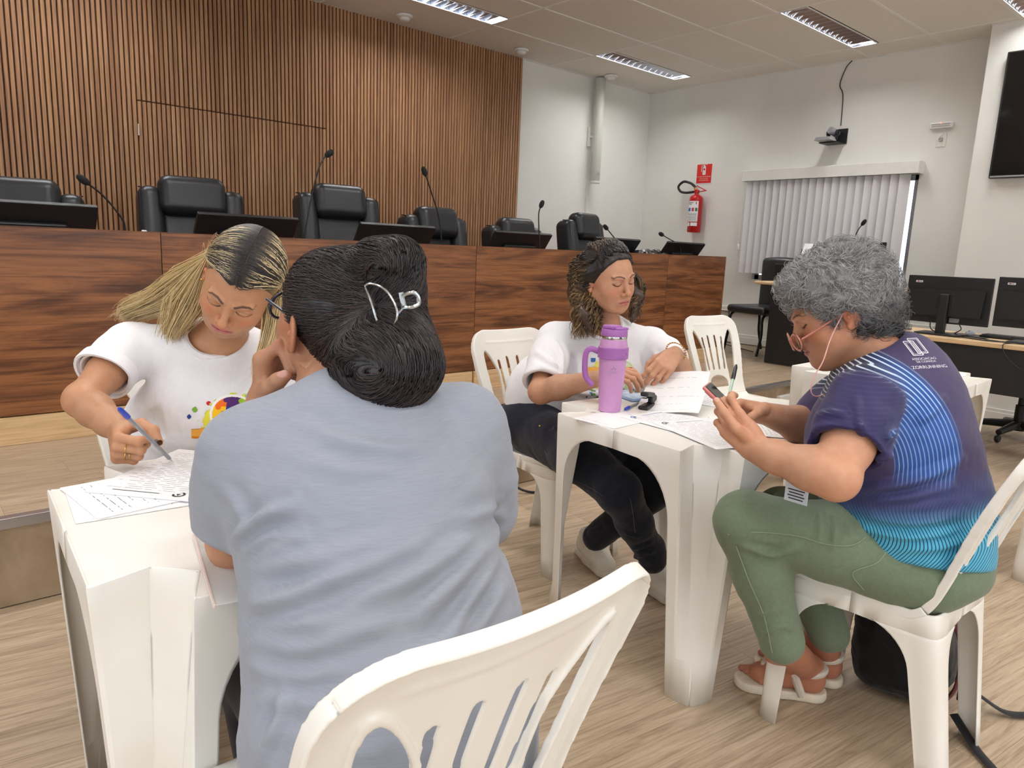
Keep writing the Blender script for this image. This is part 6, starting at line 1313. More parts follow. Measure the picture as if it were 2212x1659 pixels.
    for i in range(220):                             # back of the crown falling outwards
        x = -.075+.05*rng.rand(); y = -.075+.085*rng.rand(); p0 = T(x*.75, y, .115-.05*rng.rand()); p1 = T(-.088-.006*rng.rand(), y-.03, .045-.05*rng.rand()); p2 = at(1236+45*rng.rand(), 600+75*rng.rand(), 2.57+.05*rng.rand()); lock(p0, p1, p2, .0075, 2.6+2*rng.rand(), .3+.6*rng.rand(), 3)
    Pc, Cc = [], []
    for i in range(1900):                            # combed back from the hairline
        th_ = math.radians(-100+200*rng.rand()); x = .078*math.sin(th_); hl_ = .055-.062*abs(math.sin(th_))**1.7-.015*rng.rand(); z0 = .043+.086*math.cos(th_)*.97; pts = []
        for q in np.linspace(0, 1, 9):
            y = hl_-(hl_+.10)*q; rr_ = math.sqrt(max(.03, 1-((y+.014)/.110)**2)); a_ = th_*(1-.25*q); pts.append(T(.0845*rr_*math.sin(a_)+.002*rng.randn()*.4, y, .043+.0915*rr_*math.cos(a_)+.0015*math.sin(q*14+i)))
        Pc.append(spline(pts, 14)); g = rng.rand(); Cc.append(np.tile(dk*(1-.5*g*g)+md*.5*g*g, (14, 1)))
    strands('hair_combed', np.array(Pc), np.interp(np.linspace(0, 1, 14), [0, .1, 1], [.0004, .0011, .0009]), np.array(Cc), M_HAIR, hair, L)['kind'] = 'stuff'
    strands('hair_curls', np.array(P), np.interp(np.linspace(0, 1, 44), [0, .1, .8, 1], [.0008, .0016, .0015, .0006]), np.array(C), M_HAIR, hair, L)['kind'] = 'stuff'
    MB().lathe([(.001, -.003), (.0035, 0), (.001, .012)], T(-.080, -.002, -.036), V3(0, 0, -1), 10).build('earring', M_GOLD, root, True, L)
    br = H.w-H.a*.02; u, w, _ = basis(H.a); bp = np.array([br+.036*(math.cos(t)*u+math.sin(t)*w) for t in np.linspace(0, 2*math.pi, 24, endpoint=False)]); bo = MB().tube(bp, .0009, 5, closed=True).build('bracelet', M_GOLD, root, True, L); q = MB(); [q.box(p, (.006, .006, .004), .001) for p in bp]; q.build('bracelet_links', M_GOLD, bo, True, L)
    return root, H
curly, HC = person_curly()
# ------------------------------------------------------------------ grey-haired woman with phone, striped sports shirt
def m_sport():
    m = mat('sports_jersey', (60, 50, 90), .6, spec=.3); t = NT(m); a = t.attr('Col')[0]; b = t.attr('Col2')[0]; s = t.attr('stripe')[2]
    f = t.math('FRACT', t.math('MULTIPLY', s, 1/.0084)); tri = t.math('ABSOLUTE', t.math('SUBTRACT', f, .5)); k = t.math('LESS_THAN', tri, .14); t.setc(t.mixc(k, a, b)); v = t.coords(); t.bump(t.noise(v, 800, 2), .08, .0005); t.bsdf.inputs['Sheen Weight'].default_value = .1; return m
def person_phone():
    L = V3(1.84, .60, 0); root = thing('person', 'grey-haired woman with glasses in striped navy shirt holding a phone', 'person', tuple(L)); rng = np.random.RandomState(41)
    hc = at(1806, 684, 1.77); M = frame_cam(1806, 684, 0, 20, -76); T = lambda x, y, z: hc+M@V3(x, y, z); skin = (196, 142, 110)
    lsh, rsh = at(1868, 866, 1.60), at(1850, 850, 1.93); nb = at(1900, 790, 1.76); up = at(1930, 850, 1.76); che = at(1918, 955, 1.75); wst = at(1950, 1075, 1.74); pel = at(1982, 1168, 1.73)
    lel, lwr = at(1806, 1030, 1.50), at(1632, 972, 1.62); rel, rwr = at(1752, 925, 1.98), at(1652, 893, 1.86); lt = nrm(lsh-rsh); lt = nrm(lt*V3(1, 1, 0)); fw = nrm(np.cross(lt, V3(0, 0, 1))); fw = fw if fw[1] > 0 else -fw
    a = nrm(-RGT*.62+UPV*.74+FWD*.18); n = nrm(FWD*.80+RGT*.35+UPV*.2); H = Hand(lwr, a, n, 1, .98); H.t = H.t if H.t@RGT > 0 else -H.t; tips = []; MH = np.stack([H.a, H.t, H.n], 1)
    th = [((p-H.w)@MH)/H.k for p in (at(1612, 945, 1.615), at(1590, 925, 1.60), at(1566, 893, 1.61), at(1548, 866, 1.625))]
    a2 = nrm(-RGT*.80+UPV*.10-FWD*.15); n2 = nrm(-UPV*.55-FWD*.55-RGT*.2); H2 = Hand(rwr, a2, n2, 1, .96); H2.t = H2.t if H2.t@UPV > 0 else -H2.t; tips2 = []; MH2 = np.stack([H2.a, H2.t, H2.n], 1)
    def fill(S, w='a'):
        if w in 'an': head_sdf(S, hc, M, dict(w=1.05, jaw=1.15, cheek=1.2, chin=1.1, nose=1.1)); S.chain([T(0, -.02, -.05), nb], [.060, .066], .03)
        if w in 'an': S.ell(T(0, .045, -.098), (.03, .035, .022), M, .03); S.chain([nb, up], [.06, .10], .05)
        if w in 'l1': S.chain([lsh, lsh+(lel-lsh)*.6, lel], [.053, .052, .043], .02); S.ell(lel+V3(0, 0, -.005), (.043,)*3, None, .02); S.chain([lel, lel+(lwr-lel)*.3, lel+(lwr-lel)*.75, lwr], [.044, .046, .035, .0285], .02)
        if w in 'r2': S.chain([rsh, rel], [.054, .045], .02); S.chain([rel, rel+(rwr-rel)*.3, rwr], [.047, .047, .029], .02)
        if w == '1': tips[:] = add_hand(S, H, [(30, 50, 30), (34, 56, 34), (38, 58, 34), (42, 60, 36)], th)
        if w == '2': tips2[:] = add_hand(S, H2, [(45, 60, 30), (60, 75, 40), (66, 80, 40), (70, 82, 42)], [(.02, .026, .012), (.045, .036, .03), (.066, .030, .045), (.082, .022, .052)])
    out = []
    for (lo, hi, h), w_ in zip(((hc-.15, hc+.15, .002), (nb-V3(.12, .12, .06), nb+V3(.12, .12, .05), .005), (np.minimum(lel, np.minimum(lwr, lsh))-.075, np.maximum(lel, np.maximum(lwr, lsh))+.05, .0042), (np.minimum(rel, rwr)-.07, np.maximum(rel, rwr)+.06, .005), (H.w-.15, H.w+.15, .0021), (H2.w-.16, H2.w+.14, .0026)), 'anlr12'): S = SDF(lo, hi, h); fill(S, w_); out.append(S.net())
    V, Q = joinnets(out); N = vnormals(V, Q); col = head_color(V, hc, M, skin, (168, 96, 92), (80, 66, 60), .9); far = np.linalg.norm(V-hc, axis=1) > .16; col[far] = lin((206, 154, 124)); nails(tips[:4], H, None, (220, 170, 156))(V, N, col); nails([tips[4]], H, None, (224, 172, 158), -FWD)(V, N, col); link_mesh('body', raw_mesh('body', V-L, Q, True, col), M_SKIN, root)
    # ---- shirt
    S = SDF(V3(1.30, .22, .42), V3(2.20, 1.10, 1.06), .0056); Rt = np.stack([lt, fw, V3(0, 0, 1)], 1)
    S.chain([pel+V3(0, 0, -.02), wst, che, up], [.188, .192, .195, .155], .06, fl=(fw, .86)); S.ell(che+V3(0, 0, .0), (.185, .178, .15), Rt, .05); S.ell(wst-fw*.01, (.185, .170, .13), Rt, .05); S.ell(up-fw*.025+V3(0, 0, -.01), (.17, .12, .10), Rt, .05)
    for sh, el in ((lsh, lel), (rsh, rel)): S.chain([nb+V3(0, 0, -.05), sh], [.085, .072], .05); S.chain([sh, sh+(el-sh)*.4, sh+(el-sh)*.75], [.074, .078, .078], .03)
    d = nrm(lel-lsh); e = lsh+(lel-lsh)*.66; S.half(e, d, .004, e-V3(.11, .11, .08), e+V3(.07, .06, .06)); S.cap(e-d*.04, e+d*.05, .058, .068, .004, 'sub')
    na = nrm(T(0, -.03, -.05)-nb); S.chain([nb-na*.10, nb+na*.0, nb+na*.10], [.062, .070, .10], .012, 'sub'); S.half(at(1960, 1195, 1.72), nrm(-UPV*.95-RGT*.10), .006); V, Q = S.net(); V = relax(V, Q, 2); N = vnormals(V, Q); bv = bvh_of(V, Q)
    def sp(x, y):
        h = bv.ray_cast(Vector(EYE), Vector(nrm(ray(x, y))), 4.0); return np.array(h[0]) if h[0] is not None else at(x, y, 1.65)
    F = lambda w, h, *pp: ([sp(*q) for q in pp], w, h)
    V = folds(V, N, [F(.011, .012, (1850, 960), (1920, 940), (2000, 900), (2040, 860)), F(.010, .010, (1830, 1000), (1920, 985), (2000, 940)), F(.012, .012, (1800, 1060), (1900, 1055), (2000, 1030), (2080, 990)), F(.010, .009, (1850, 1080), (1950, 1075), (2060, 1050)), F(.011, .011, (1880, 1120), (1980, 1130), (2080, 1110)), F(.010, .010, (1860, 1140), (1960, 1160), (2060, 1150)), F(.010, .008, (1950, 1185), (2040, 1180), (2110, 1150)), F(.012, .006, (1760, 900), (1800, 890), (1840, 900)), F(.010, .006, (1770, 940), (1810, 930), (1850, 945)), F(.010, .008, (1845, 850), (1860, 920), (1855, 985))]); V = V+N*(.0016*snoise(V*9, 24))[:, None]
    # own colours of the jersey by place: navy sleeve and back, white-blue pin stripes over the shoulder, turquoise hem
    w_ = (V-EYE); zc = w_@FWD; px = 1106+FPX*0+FPX*(w_@RGT)/zc; side = (V-che)@lt; P2 = np.stack([(V-at(1800, 1000, 1.62))@fw, (V-at(1800, 1000, 1.62))@V3(0, 0, 1)], 1); r = np.linalg.norm(P2, axis=1)
    purple, navy, blue, sky, teal, white = (np.array(lin(c)) for c in ((66, 56, 92), (44, 40, 84), (36, 78, 150), (120, 172, 226), (84, 178, 212), (214, 226, 240)))
    base = np.tile(purple, (len(V), 1)); st = base.copy(); dS = seg_dist(V, [lsh+V3(0, 0, .03), lsh+(lel-lsh)*.8])[0]; slv = (1-ss(.078, .088, dS))*ss(-.02, .03, (V-lsh)@d+.02); back = -P2[:, 0]          # how far to the back
    hgt = V[:, 2]; zone = ss(.115, .13, r)*(1-ss(.245, .262, r+.25*np.clip(.80-hgt, 0, 1)))*ss(.70, .76, hgt)*(1-ss(.14, .15, np.abs(side))*0); zone = zone*(1-slv)
    bl = ss(.02, .16, back)[:, None]; base = base*(1-zone[:, None])+(np.array(lin((26, 32, 58)))*(1-bl)+blue*bl)*zone[:, None]; lo_ = ss(.92, .84, hgt)[:, None]; st = base*(1-zone[:, None])+(white*(1-bl*.6)+sky*bl*.6)*zone[:, None]*(1-.55*lo_)+base*zone[:, None]*.55*lo_
    low = ss(.66, .60, hgt-.18*(back-.05))[:, None]*(1-slv)[:, None]; base = base*(1-low)+teal*low; st = st*(1-low)+np.array(lin((24, 62, 92)))*low; mid_ = (ss(.74, .68, hgt-.12*(back-.05))*(1-ss(.64, .60, hgt-.18*(back-.05)))*(1-slv))[:, None]; base = base*(1-.6*mid_)+np.array(lin((52, 74, 130)))*.6*mid_
    s2 = slv[:, None]; base = base*(1-s2)+navy*s2; st = st*(1-s2)+np.array(lin((50, 46, 92)))*s2; stripe = np.where(hgt-.18*(back-.05) < .665, back*1.15+.02*np.sin(hgt*40), r); stripe = np.where(slv > .5, hgt*.9, stripe)
    me = raw_mesh('shirt', V-L, Q, True, base, 'Col', {'stripe': stripe}); vcol(me, st, 'Col2'); shirt = link_mesh('shirt', me, m_sport(), root); bv = bvh_of(V, Q)
    # collar and lanyard
    M_LAN = mat('blue_ribbon', (28, 40, 120), .6); u, w, _ = basis(na); Nn = vnormals(V, Q); cp = snap(np.array([nb+na*.005+.078*(math.cos(t)*u+math.sin(t)*w) for t in np.linspace(0, 2*math.pi, 40, endpoint=False)]), V, Nn); cp = (cp+np.roll(cp, 1, 0)+np.roll(cp, -1, 0)+np.roll(cp, 2, 0)+np.roll(cp, -2, 0))/5; MB().tube(cp, .010, 8, closed=True).build('collar', M_LAN, shirt, True, L)
    # white print on the upper back
    def onback(x, y): return sp(x, y)
    c0, cx, cy = sp(1990, 760), sp(2010, 772)-sp(1965, 742), None; X = nrm(sp(2003, 790)-sp(1958, 732)); Yb = nrm(sp(1975, 775)-sp(2003, 742)); Yb = nrm(Yb-X*(X@Yb)); Zb = nrm(EYE-sp(1985, 760)); M_PW = mat('white_print', (226, 222, 232), .7)
    def proj_mesh(o):
        v = mverts(o.data)+L; r_ = []
        for p in v: h = bv.ray_cast(Vector(p+Zb*.08), Vector(-Zb), .3); r_.append(np.array(h[0])+Zb*.0016 if h[0] is not None else p)
        o.data.vertices.foreach_set('co', (np.array(r_)-L).astype(np.float32).ravel()); o.data.update()
    def frame_mark(x0, y0, x1, y1, t=.0022):
        q = MB()
        for (ax, ay, bx, by) in ((x0, y0, x1, y0), (x1, y0, x1, y1), (x1, y1, x0, y1), (x0, y1, x0, y0)):
            n_ = 8; pts = [c0+X*(ax+(bx-ax)*k/n_)+Yb*(ay+(by-ay)*k/n_) for k in range(n_+1)]; dd = nrm(pts[-1]-pts[0]); nn = np.cross(dd, Zb); q.add(np.concatenate([[p-nn*t/2, p+nn*t/2] for p in pts]), [(2*k, 2*k+1, 2*k+3, 2*k+2) for k in range(n_)])
        o = q.build('emblem', M_PW, shirt, False, L); proj_mesh(o)
    frame_mark(-.045, -.016, .004, .010); frame_mark(-.036, .000, .010, .026); frame_mark(-.041, -.012, .000, .006, .001); frame_mark(-.031, .004, .006, .022, .001)
    def back_text(s_, size, a_, b_):
        o = text_obj('lettering', s_, size, M_PW, shirt, c0+X*a_+Yb*b_, -Yb, -X, 0, 1.0, L); proj_mesh(o)
    back_text('ASSOCIACAO', .0100, .022, .006); back_text('DE CORRIDA', .0085, .031, .006); back_text('ZORRUNNING', .0135, .048, .008)
    # ---- identity badge hanging below the table edge
    b0 = at(1722, 1052, 1.62); bd = MB().box((0, 0, 0), (.002, .055, .075), .001).build('badge', mat('badge_plastic', (206, 214, 226), .35), root, False, L-b0); 
    for k in range(4): MB().box((-.0015, 0, -.008-.007*k), (.0006, .04-.006*(k % 2), .0025)).build('badge_text', M_INK, bd, False, L-b0)
    # ---- trousers
    M_GREEN = m_cloth('sage_twill', (112, 126, 104), .85, 500, .15, 5); S = SDF(V3(1.42, .28, .03), V3(2.16, 1.22, .66), .0062); S.ell(pel+V3(0, 0, -.035), (.185, .165, .10), Rt, .05); hl, hr = pel+lt*.085+V3(0, 0, -.045), pel-lt*.085+V3(0, 0, -.045); kl, kr = at(1612, 1128, 1.74), at(1690, 1110, 2.02); al, ar = at(1688, 1385, 1.76), at(1790, 1365, 1.95)
    S.chain([hl, hl+(kl-hl)*.5+V3(0, 0, .012), kl, kl+(al-kl)*.45, al], [.098, .090, .072, .064, .054], .03); S.chain([hr, hr+(kr-hr)*.5+V3(0, 0, .012), kr, kr+(ar-kr)*.45, ar], [.098, .090, .070, .064, .054], .03)
    for q, kk in ((al, kl), (ar, kr)): dd = nrm(q-kk); S.half(q+dd*.035, dd, .004, q+dd*.035-V3(.09, .09, .03), q+dd*.13+V3(.09, .09, .02))
    V, Q = S.net(); V = relax(V, Q, 1); N = vnormals(V, Q); bv2 = bvh_of(V, Q)
    def sq(x, y):
        h = bv2.ray_cast(Vector(EYE), Vector(nrm(ray(x, y))), 4.0); return np.array(h[0]) if h[0] is not None else at(x, y, 1.7)
    F2 = lambda w, h, *pp: ([sq(*q) for q in pp], w, h); V = folds(V, N, [F2(.010, .009, (1630, 1200), (1680, 1195), (1720, 1180)), F2(.009, .008, (1600, 1180), (1640, 1190), (1680, 1200)), F2(.011, .009, (1765, 1100), (1775, 1130), (1770, 1170)), F2(.010, .008, (1800, 1110), (1805, 1150), (1800, 1180)), F2(.009, .007, (1830, 1120), (1840, 1160)), F2(.010, .006, (1715, 1105), (1712, 1140)), F2(.010, .007, (1655, 1370), (1690, 1350), (1720, 1360)), F2(.009, .007, (1640, 1330), (1680, 1310)), F2(.008, .007, (1760, 1280), (1790, 1300))]); V = V+N*(.0018*snoise(V*9, 5))[:, None]; tro = link_mesh('trousers', raw_mesh('trousers', V-L, Q), M_GREEN, root); M_ST2 = mat('green_stitching', (142, 154, 132), .85)
    for pp in ([(1572, 1155), (1640, 1150), (1720, 1158), (1785, 1176), (1840, 1178), (1872, 1160)], [(1922, 1180), (1895, 1215), (1842, 1238), (1866, 1275)], [(1590, 1180), (1620, 1260), (1650, 1330), (1668, 1410)]): MB().tube(spline([sq(*q)+nrm(EYE-sq(*q))*.003 for q in pp], 40), .0010, 4).build('seam', M_ST2, tro, True, L)
    # ---- sandalled feet
    M_SAND = mat_noise('sandal_leather', (214, 204, 190), 5, 40, .55); M_SSOLE = mat_noise('sandal_sole', (226, 214, 192), 6, 50, .7)
    for heel, toe, an in ((onz(1776, 1508, .0), onz(1588, 1474, .0), al), (onz(1812, 1478, .0), onz(1690, 1452, .0), ar)):
        f = nrm(toe-heel); ln = .225; toe = heel+f*ln; sd = np.cross(V3(0, 0, 1), f); z = V3(0, 0, 1)
        S = SDF(np.minimum(np.minimum(heel, toe)-.07, an-.07), np.maximum(np.maximum(heel, toe)+.07, an+.06), .0034); S.chain([an, heel+f*.045+z*.085, heel+f*.04+z*.055], [.040, .036, .033], .02); S.chain([heel+f*.035+z*.05, heel+f*.11+z*.058, heel+f*.165+z*.045], [.033, .034, .030], .03); S.chain([an+f*.02, heel+f*.12+z*.06], [.03, .026], .03)
        for k in range(5): c = heel+f*(.185-.009*k)+sd*(-.028+.0145*k if (lt@sd) > 0 else .028-.0145*k)+z*.036; S.chain([c-f*.025, c, c+f*(.030-.003*k)-z*.004], [.012, .0115-.0008*k, .0098-.0008*k], .005)
        S.half((0, 0, .026), (0, 0, -1), .003); V2, Q2 = S.net(); ft = link_mesh('foot', raw_mesh('foot', V2-L, Q2, True, np.tile(np.array(lin((186, 126, 100))), (len(V2), 1))), M_SKIN, root)
        S = SDF(np.minimum(heel, toe)-.07, np.maximum(heel, toe)+V3(.07, .07, .06), .0034); S.chain([heel+f*.03+z*.012, heel+f*.12+z*.012, heel+f*.19+z*.012], [.040, .042, .046], .02); S.half((0, 0, .026), (0, 0, 1), .003); S.half((0, 0, .001), (0, 0, -1), .002); V2, Q2 = S.net(); so = link_mesh('sandal', raw_mesh('sandal', V2-L, Q2), M_SSOLE, root)
        def strap(pts, r_, fl_=.28):
            pts = spline(pts, 24); MB().tube(pts, r_, 8, flat=fl_).build('strap', M_SAND, so, True, L)
        R_ = .041; c = heel+f*.045+z*.085; strap([c+(math.cos(t)*-f+math.sin(t)*sd)*R_+z*(.004*math.cos(t)) for t in np.linspace(-2.6, 2.6, 16)], .011, .9)
        for q in (-1, 1): strap([heel+f*.06+sd*q*.041+z*.02, heel+f*.075+sd*q*.040+z*.055, heel+f*.085+sd*q*.036+z*.082, c+f*.03+sd*q*.03+z*.004], .012, .9); strap([heel+f*.085+sd*q*.038+z*.075, heel+f*.125+sd*q*.026+z*.086, heel+f*.165+sd*q*.004+z*.076], .010, .9)
        for k in range(3): MB().lathe([(.001, -.004), (.007-.001*k, 0), (.001, .004)], heel+f*(.135+.017*k)+z*(.092-.006*k), z+f*.4, 12).build('strap_jewel', M_GOLD if k != 1 else mat('dark_stone', (40, 26, 22), .15), so, True, L)
    # ---- hair
    S = SDF(hc-.24, hc+.24, .005); S.ell(T(0, -.012, .044), (.092, .112, .098), M, .02); g = lambda x, y, dd, r_, k=.035: S.ell(at(x, y, dd), (r_,)*3, None, k)
    for x, y, dd, r_ in ((1850, 600, 1.78, .085), (1790, 590, 1.78, .065), (1745, 605, 1.76, .050), (1714, 622, 1.75, .034), (1880, 650, 1.77, .072), (1895, 695, 1.75, .052), (1830, 640, 1.72, .060), (1770, 625, 1.72, .045), (1860, 690, 1.71, .042), (1850, 640, 1.86, .07), (1780, 610, 1.85, .05), (1818, 575, 1.78, .055)): g(x, y, dd, r_)
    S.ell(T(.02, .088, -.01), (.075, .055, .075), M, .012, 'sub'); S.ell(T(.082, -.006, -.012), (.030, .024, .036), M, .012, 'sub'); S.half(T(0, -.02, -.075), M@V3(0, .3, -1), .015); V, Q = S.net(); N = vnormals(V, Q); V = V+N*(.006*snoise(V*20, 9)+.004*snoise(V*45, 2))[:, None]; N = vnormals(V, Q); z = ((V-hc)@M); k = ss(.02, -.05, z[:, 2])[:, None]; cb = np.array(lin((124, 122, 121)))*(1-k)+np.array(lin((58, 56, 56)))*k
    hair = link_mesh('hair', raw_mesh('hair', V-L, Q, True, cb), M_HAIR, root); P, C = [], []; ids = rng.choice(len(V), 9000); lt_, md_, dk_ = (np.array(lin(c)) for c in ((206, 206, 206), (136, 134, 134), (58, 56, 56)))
    n_ = 10; s_ = np.linspace(0, 1, n_)
    hub = rng.choice(len(V), 150); hp = V[hub]; hd = rng.randn(150, 3)
    for i in ids:
        h_ = np.argmin(((hp-V[i])**2).sum(1)); tv = hd[h_]*.9+rng.randn(3)*.22; tv = nrm(tv-N[i]*(tv@N[i])); bn = np.cross(N[i], tv); R_ = .007+.008*rng.rand(); tr = 2.6+2.2*rng.rand(); aa = tr*s_
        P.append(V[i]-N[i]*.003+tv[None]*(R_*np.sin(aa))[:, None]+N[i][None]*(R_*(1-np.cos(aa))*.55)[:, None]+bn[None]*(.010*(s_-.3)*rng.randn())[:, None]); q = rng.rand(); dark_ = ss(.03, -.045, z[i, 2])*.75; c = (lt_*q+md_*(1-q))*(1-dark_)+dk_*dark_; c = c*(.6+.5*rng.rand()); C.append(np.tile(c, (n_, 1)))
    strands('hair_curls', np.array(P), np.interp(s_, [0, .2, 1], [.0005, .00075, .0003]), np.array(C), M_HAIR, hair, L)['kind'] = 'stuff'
    # ---- glasses with neck cord
    M_ROSE = mat('rose_frame', (196, 124, 104), .3); gl = MB().tube(spline([T(.083, -.006, .010), T(.081, .04, .0), T(.074, .088, -.012), T(.068, .106, -.016)], 12), .0026, 8).build('glasses', M_ROSE, root, True, L); M_LENS = mat('spectacle_lens', (250, 250, 250), .03, Transmission_Weight=1.0, IOR=1.1)
    for q in (1, -1):
        MB().tube(np.array([T(q*(.036+.027*math.cos(t)), .114-.004*(math.cos(t) if q > 0 else math.cos(t)), -.022+.021*math.sin(t)) for t in np.linspace(0, 2*math.pi, 30)[:-1]]), .0024, 8, closed=True).build('rim', M_ROSE, gl, True, L); MB().lathe([(.0255, -.0006), (.0255, .0006)], T(q*.036, .113, -.022), M@V3(0, 1, 0), 24).build('lens', M_LENS, gl, True, L)
    MB().tube([T(-.068, .106, -.016), T(-.080, .04, .0), T(-.083, -.006, .010)], .0026, 8).build('temple_arm', M_ROSE, gl, True, L); MB().tube(spline([T(-.010, .117, -.016), T(0, .121, -.012), T(.010, .117, -.016)], 8), .0022, 8).build('bridge', M_ROSE, gl, True, L)
    MB().tube(spline([T(.086, .004, .008), at(1795, 730, 1.68), at(1778, 780, 1.66), at(1758, 815, 1.65), at(1752, 845, 1.65), at(1762, 856, 1.66), at(1780, 852, 1.68)], 40), .0014, 6).build('neck_cord', mat('pink_cord', (222, 168, 162), .6), gl, True, L)
    return root, H, H2
phone_lady, HD, HD2 = person_phone()
# ------------------------------------------------------------------ papers
def text_lines(q, w, h, n, rng, x0=.10, x1=.92, y0=.88, y1=.1, z=.0006, gap=.25, th=.0008):
    for k in range(n):
        y = h*(y0+(y1-y0)*k/max(1, n-1))-h/2; x = w*x0-w/2; end = w*(x1-.25*rng.random()*(rng.random() < .4))-w/2
        while x < end:
            l = .006+.03*rng.random(); l = min(l, end-x); q.add([(x, y, z), (x+l, y, z), (x+l, y+th, z), (x, y+th, z)], [(0, 1, 2, 3)]); x += l+.003+.012*rng.random()*gap*4
def sheet(loc, rz, lb, size=(.21, .297), n=22, seed=0, th=.0012, bend=None, ink=None, logo=True, group='printed forms on the tables', tilt=None):
    rng = random.Random(seed); w, h = size; t = thing('paper_sheet', lb, 'paper', loc, rz, group)
    bf = bend or (lambda x, y: 0.0)
    def put(mb, nm, m, par, dz): 
        v = [a.copy() for a in mb.v]
        for a in v: a[:, 2] += np.array([bf(x, y) for x, y in a[:, :2]])+dz
        mb.v = v; return mb.build(nm, m, par)
    g = MB(); g.grid(lambda u, v: ((u-.5)*w, (v-.5)*h, 0), 15, 15); o = put(g, 'sheet', M_PAPER, t, th); solid(o, th, -1)
    q = MB(); text_lines(q, w, h, n, rng); put(q, 'printed_text', ink or M_INK, t, th)['kind'] = 'stuff'
    if logo:
        q = MB()
        for k in range(14):
            a0, a1 = k*2*math.pi/14*.72, (k+1)*2*math.pi/14*.72; R0, R1 = .008, .012; c = V3(-w*.34, h*.42, .0006); q.add([c+V3(R0*math.cos(a), R0*math.sin(a), 0) if e == 0 else c+V3(R1*math.cos(a), R1*math.sin(a), 0) for a, e in ((a0, 0), (a0, 1), (a1, 1), (a1, 0))], [(0, 1, 2, 3)])
        q.add([(-w*.34-.003, h*.42-.004, .0006), (-w*.34+.006, h*.42-.002, .0006), (-w*.34, h*.42+.006, .0006)], [(0, 1, 2)]); q.add([(-w*.16, h*.425, .0006), (w*.3, h*.425, .0006), (w*.3, h*.432, .0006), (-w*.16, h*.432, .0006)], [(0, 1, 2, 3)]); put(q, 'letterhead', ink or M_INK, t, th)
    return t
TZ = TH+.0008
def lay(pa, pb, z): "centre and heading of a sheet from two measured corner points on the table"; a, b = onz(*pa, z), onz(*pb, z); return a, b
def sheet_from(c_px, dir_px, z, **kw):
    c = onz(*c_px, z); d = onz(*dir_px, z)-c; rz = math.atan2(d[1], d[0])-math.pi/2; return sheet((c[0], c[1], z), rz, **kw)
sheet_from((345, 1062), (560, 1030), TZ, lb='lowest form sheet of the stack on the near table, showing its corner logo', seed=1, n=16, th=.0016)
sheet_from((352, 1050), (560, 1008), TZ+.0022, lb='second form sheet of the stack on the near table, handwritten', seed=2, n=16, th=.0016)
sheet_from((395, 1022), (240, 1100), TZ+.0044, lb='top form sheet being filled in by the blonde woman', seed=3, n=24, th=.0022, logo=True)
sheet_from((1330, 905), (1400, 890), TZ, lb='blank white sheet beside the lilac tumbler', seed=4, n=2, size=(.15, .21), logo=False)
sheet_from((1475, 915), (1385, 892), TZ+.0014, lb='form with a blue emblem lying before the stapler', seed=5, n=18, ink=M_INKB)
sheet_from((1540, 935), (1450, 900), TZ+.0030, lb='form sheet reaching over the near table corner under the phone hand', seed=6, n=20)
sheet_from((1650, 925), (1560, 918), TZ+.0014, lb='form sheet beside the forearm of the grey-haired woman', seed=7, n=20)
sheet_from((1520, 862), (1440, 850), TZ, lb='handwritten form sheet at the far side of the tumbler table', seed=8, n=14, size=(.21, .22), ink=M_INKB)
# the sheet the curly-haired woman is turning over
pc = onz(1452, 870, TZ+.01); sheet((pc[0], pc[1], TZ+.003), math.radians(-62), 'curling form sheet lifted in the hand of the curly-haired woman', size=(.20, .27), seed=9, n=5, logo=False, bend=lambda x, y: .09*max(0, (y+.135)/.27)**1.7+.010*math.sin(x*16))
# ------------------------------------------------------------------ pens
M_PENBLUE = mat('pen_blue', (26, 62, 190), .25); M_PENCLR = mat('pen_clear', (214, 220, 228), .08, Transmission_Weight=.65, IOR=1.35); M_PENBLK = mat('pen_black', (24, 24, 28), .3); M_PENGRN = mat('pen_pale_green', (196, 224, 206), .2)
def pen(tip, end, lb, capm, bodym, cap_at_end=True):
    tip = np.asarray(tip, float); end = np.asarray(end, float); L_ = np.linalg.norm(end-tip); d = nrm(end-tip); t = thing('ballpoint_pen', lb, 'pen', tuple(tip), 0, 'ballpoint pens')
    MB().lathe([(.0006, 0), (.0011, .002), (.0022, .012), (.0036, .018)], (0, 0, 0), d, 12).build('tip', M_CHROME, t, True); MB().lathe([(.0038, .017), (.0041, .022), (.0041, L_-.03), (.0040, L_-.004), (.003, L_-.001)], (0, 0, 0), d, 6).build('barrel', bodym, t)
    MB().tube([d*.018, d*(L_-.04)], .0014, 8).build('refill', capm, t, True)
    if cap_at_end: MB().lathe([(.0050, L_-.038), (.0054, L_-.030), (.0046, L_-.004), (.0022, L_+.003)], (0, 0, 0), d, 12).build('cap', capm, t, True)
    return t
tp = onz(372, 996, TZ+.008); e0 = ray(258, 883)
lo_, hi_ = 1.3, 1.75
for dd in np.linspace(1.40, 1.75, 400):
    if abs(np.linalg.norm(EYE+e0*dd-tp)-.148) < .0012: lo_ = dd; break
pen(tp, EYE+e0*lo_, 'clear ballpoint pen with blue cap in the blonde woman\'s hand', M_PENBLUE, M_PENCLR)
p1, p2 = onz(1350, 884, TZ+.005), onz(1396, 862, TZ+.005); d_ = nrm(p2-p1); pen(p1+d_*.145, p1, 'blue capped ballpoint pen lying behind the lilac tumbler', M_PENBLUE, M_PENCLR)
q1, q2 = at(1572, 866, 1.80), at(1590, 790, 1.83); d_ = nrm(q2-q1); pen(q1-d_*.055, q2, 'pale green pen with black cap held up by the grey-haired woman', M_PENBLK, M_PENGRN)
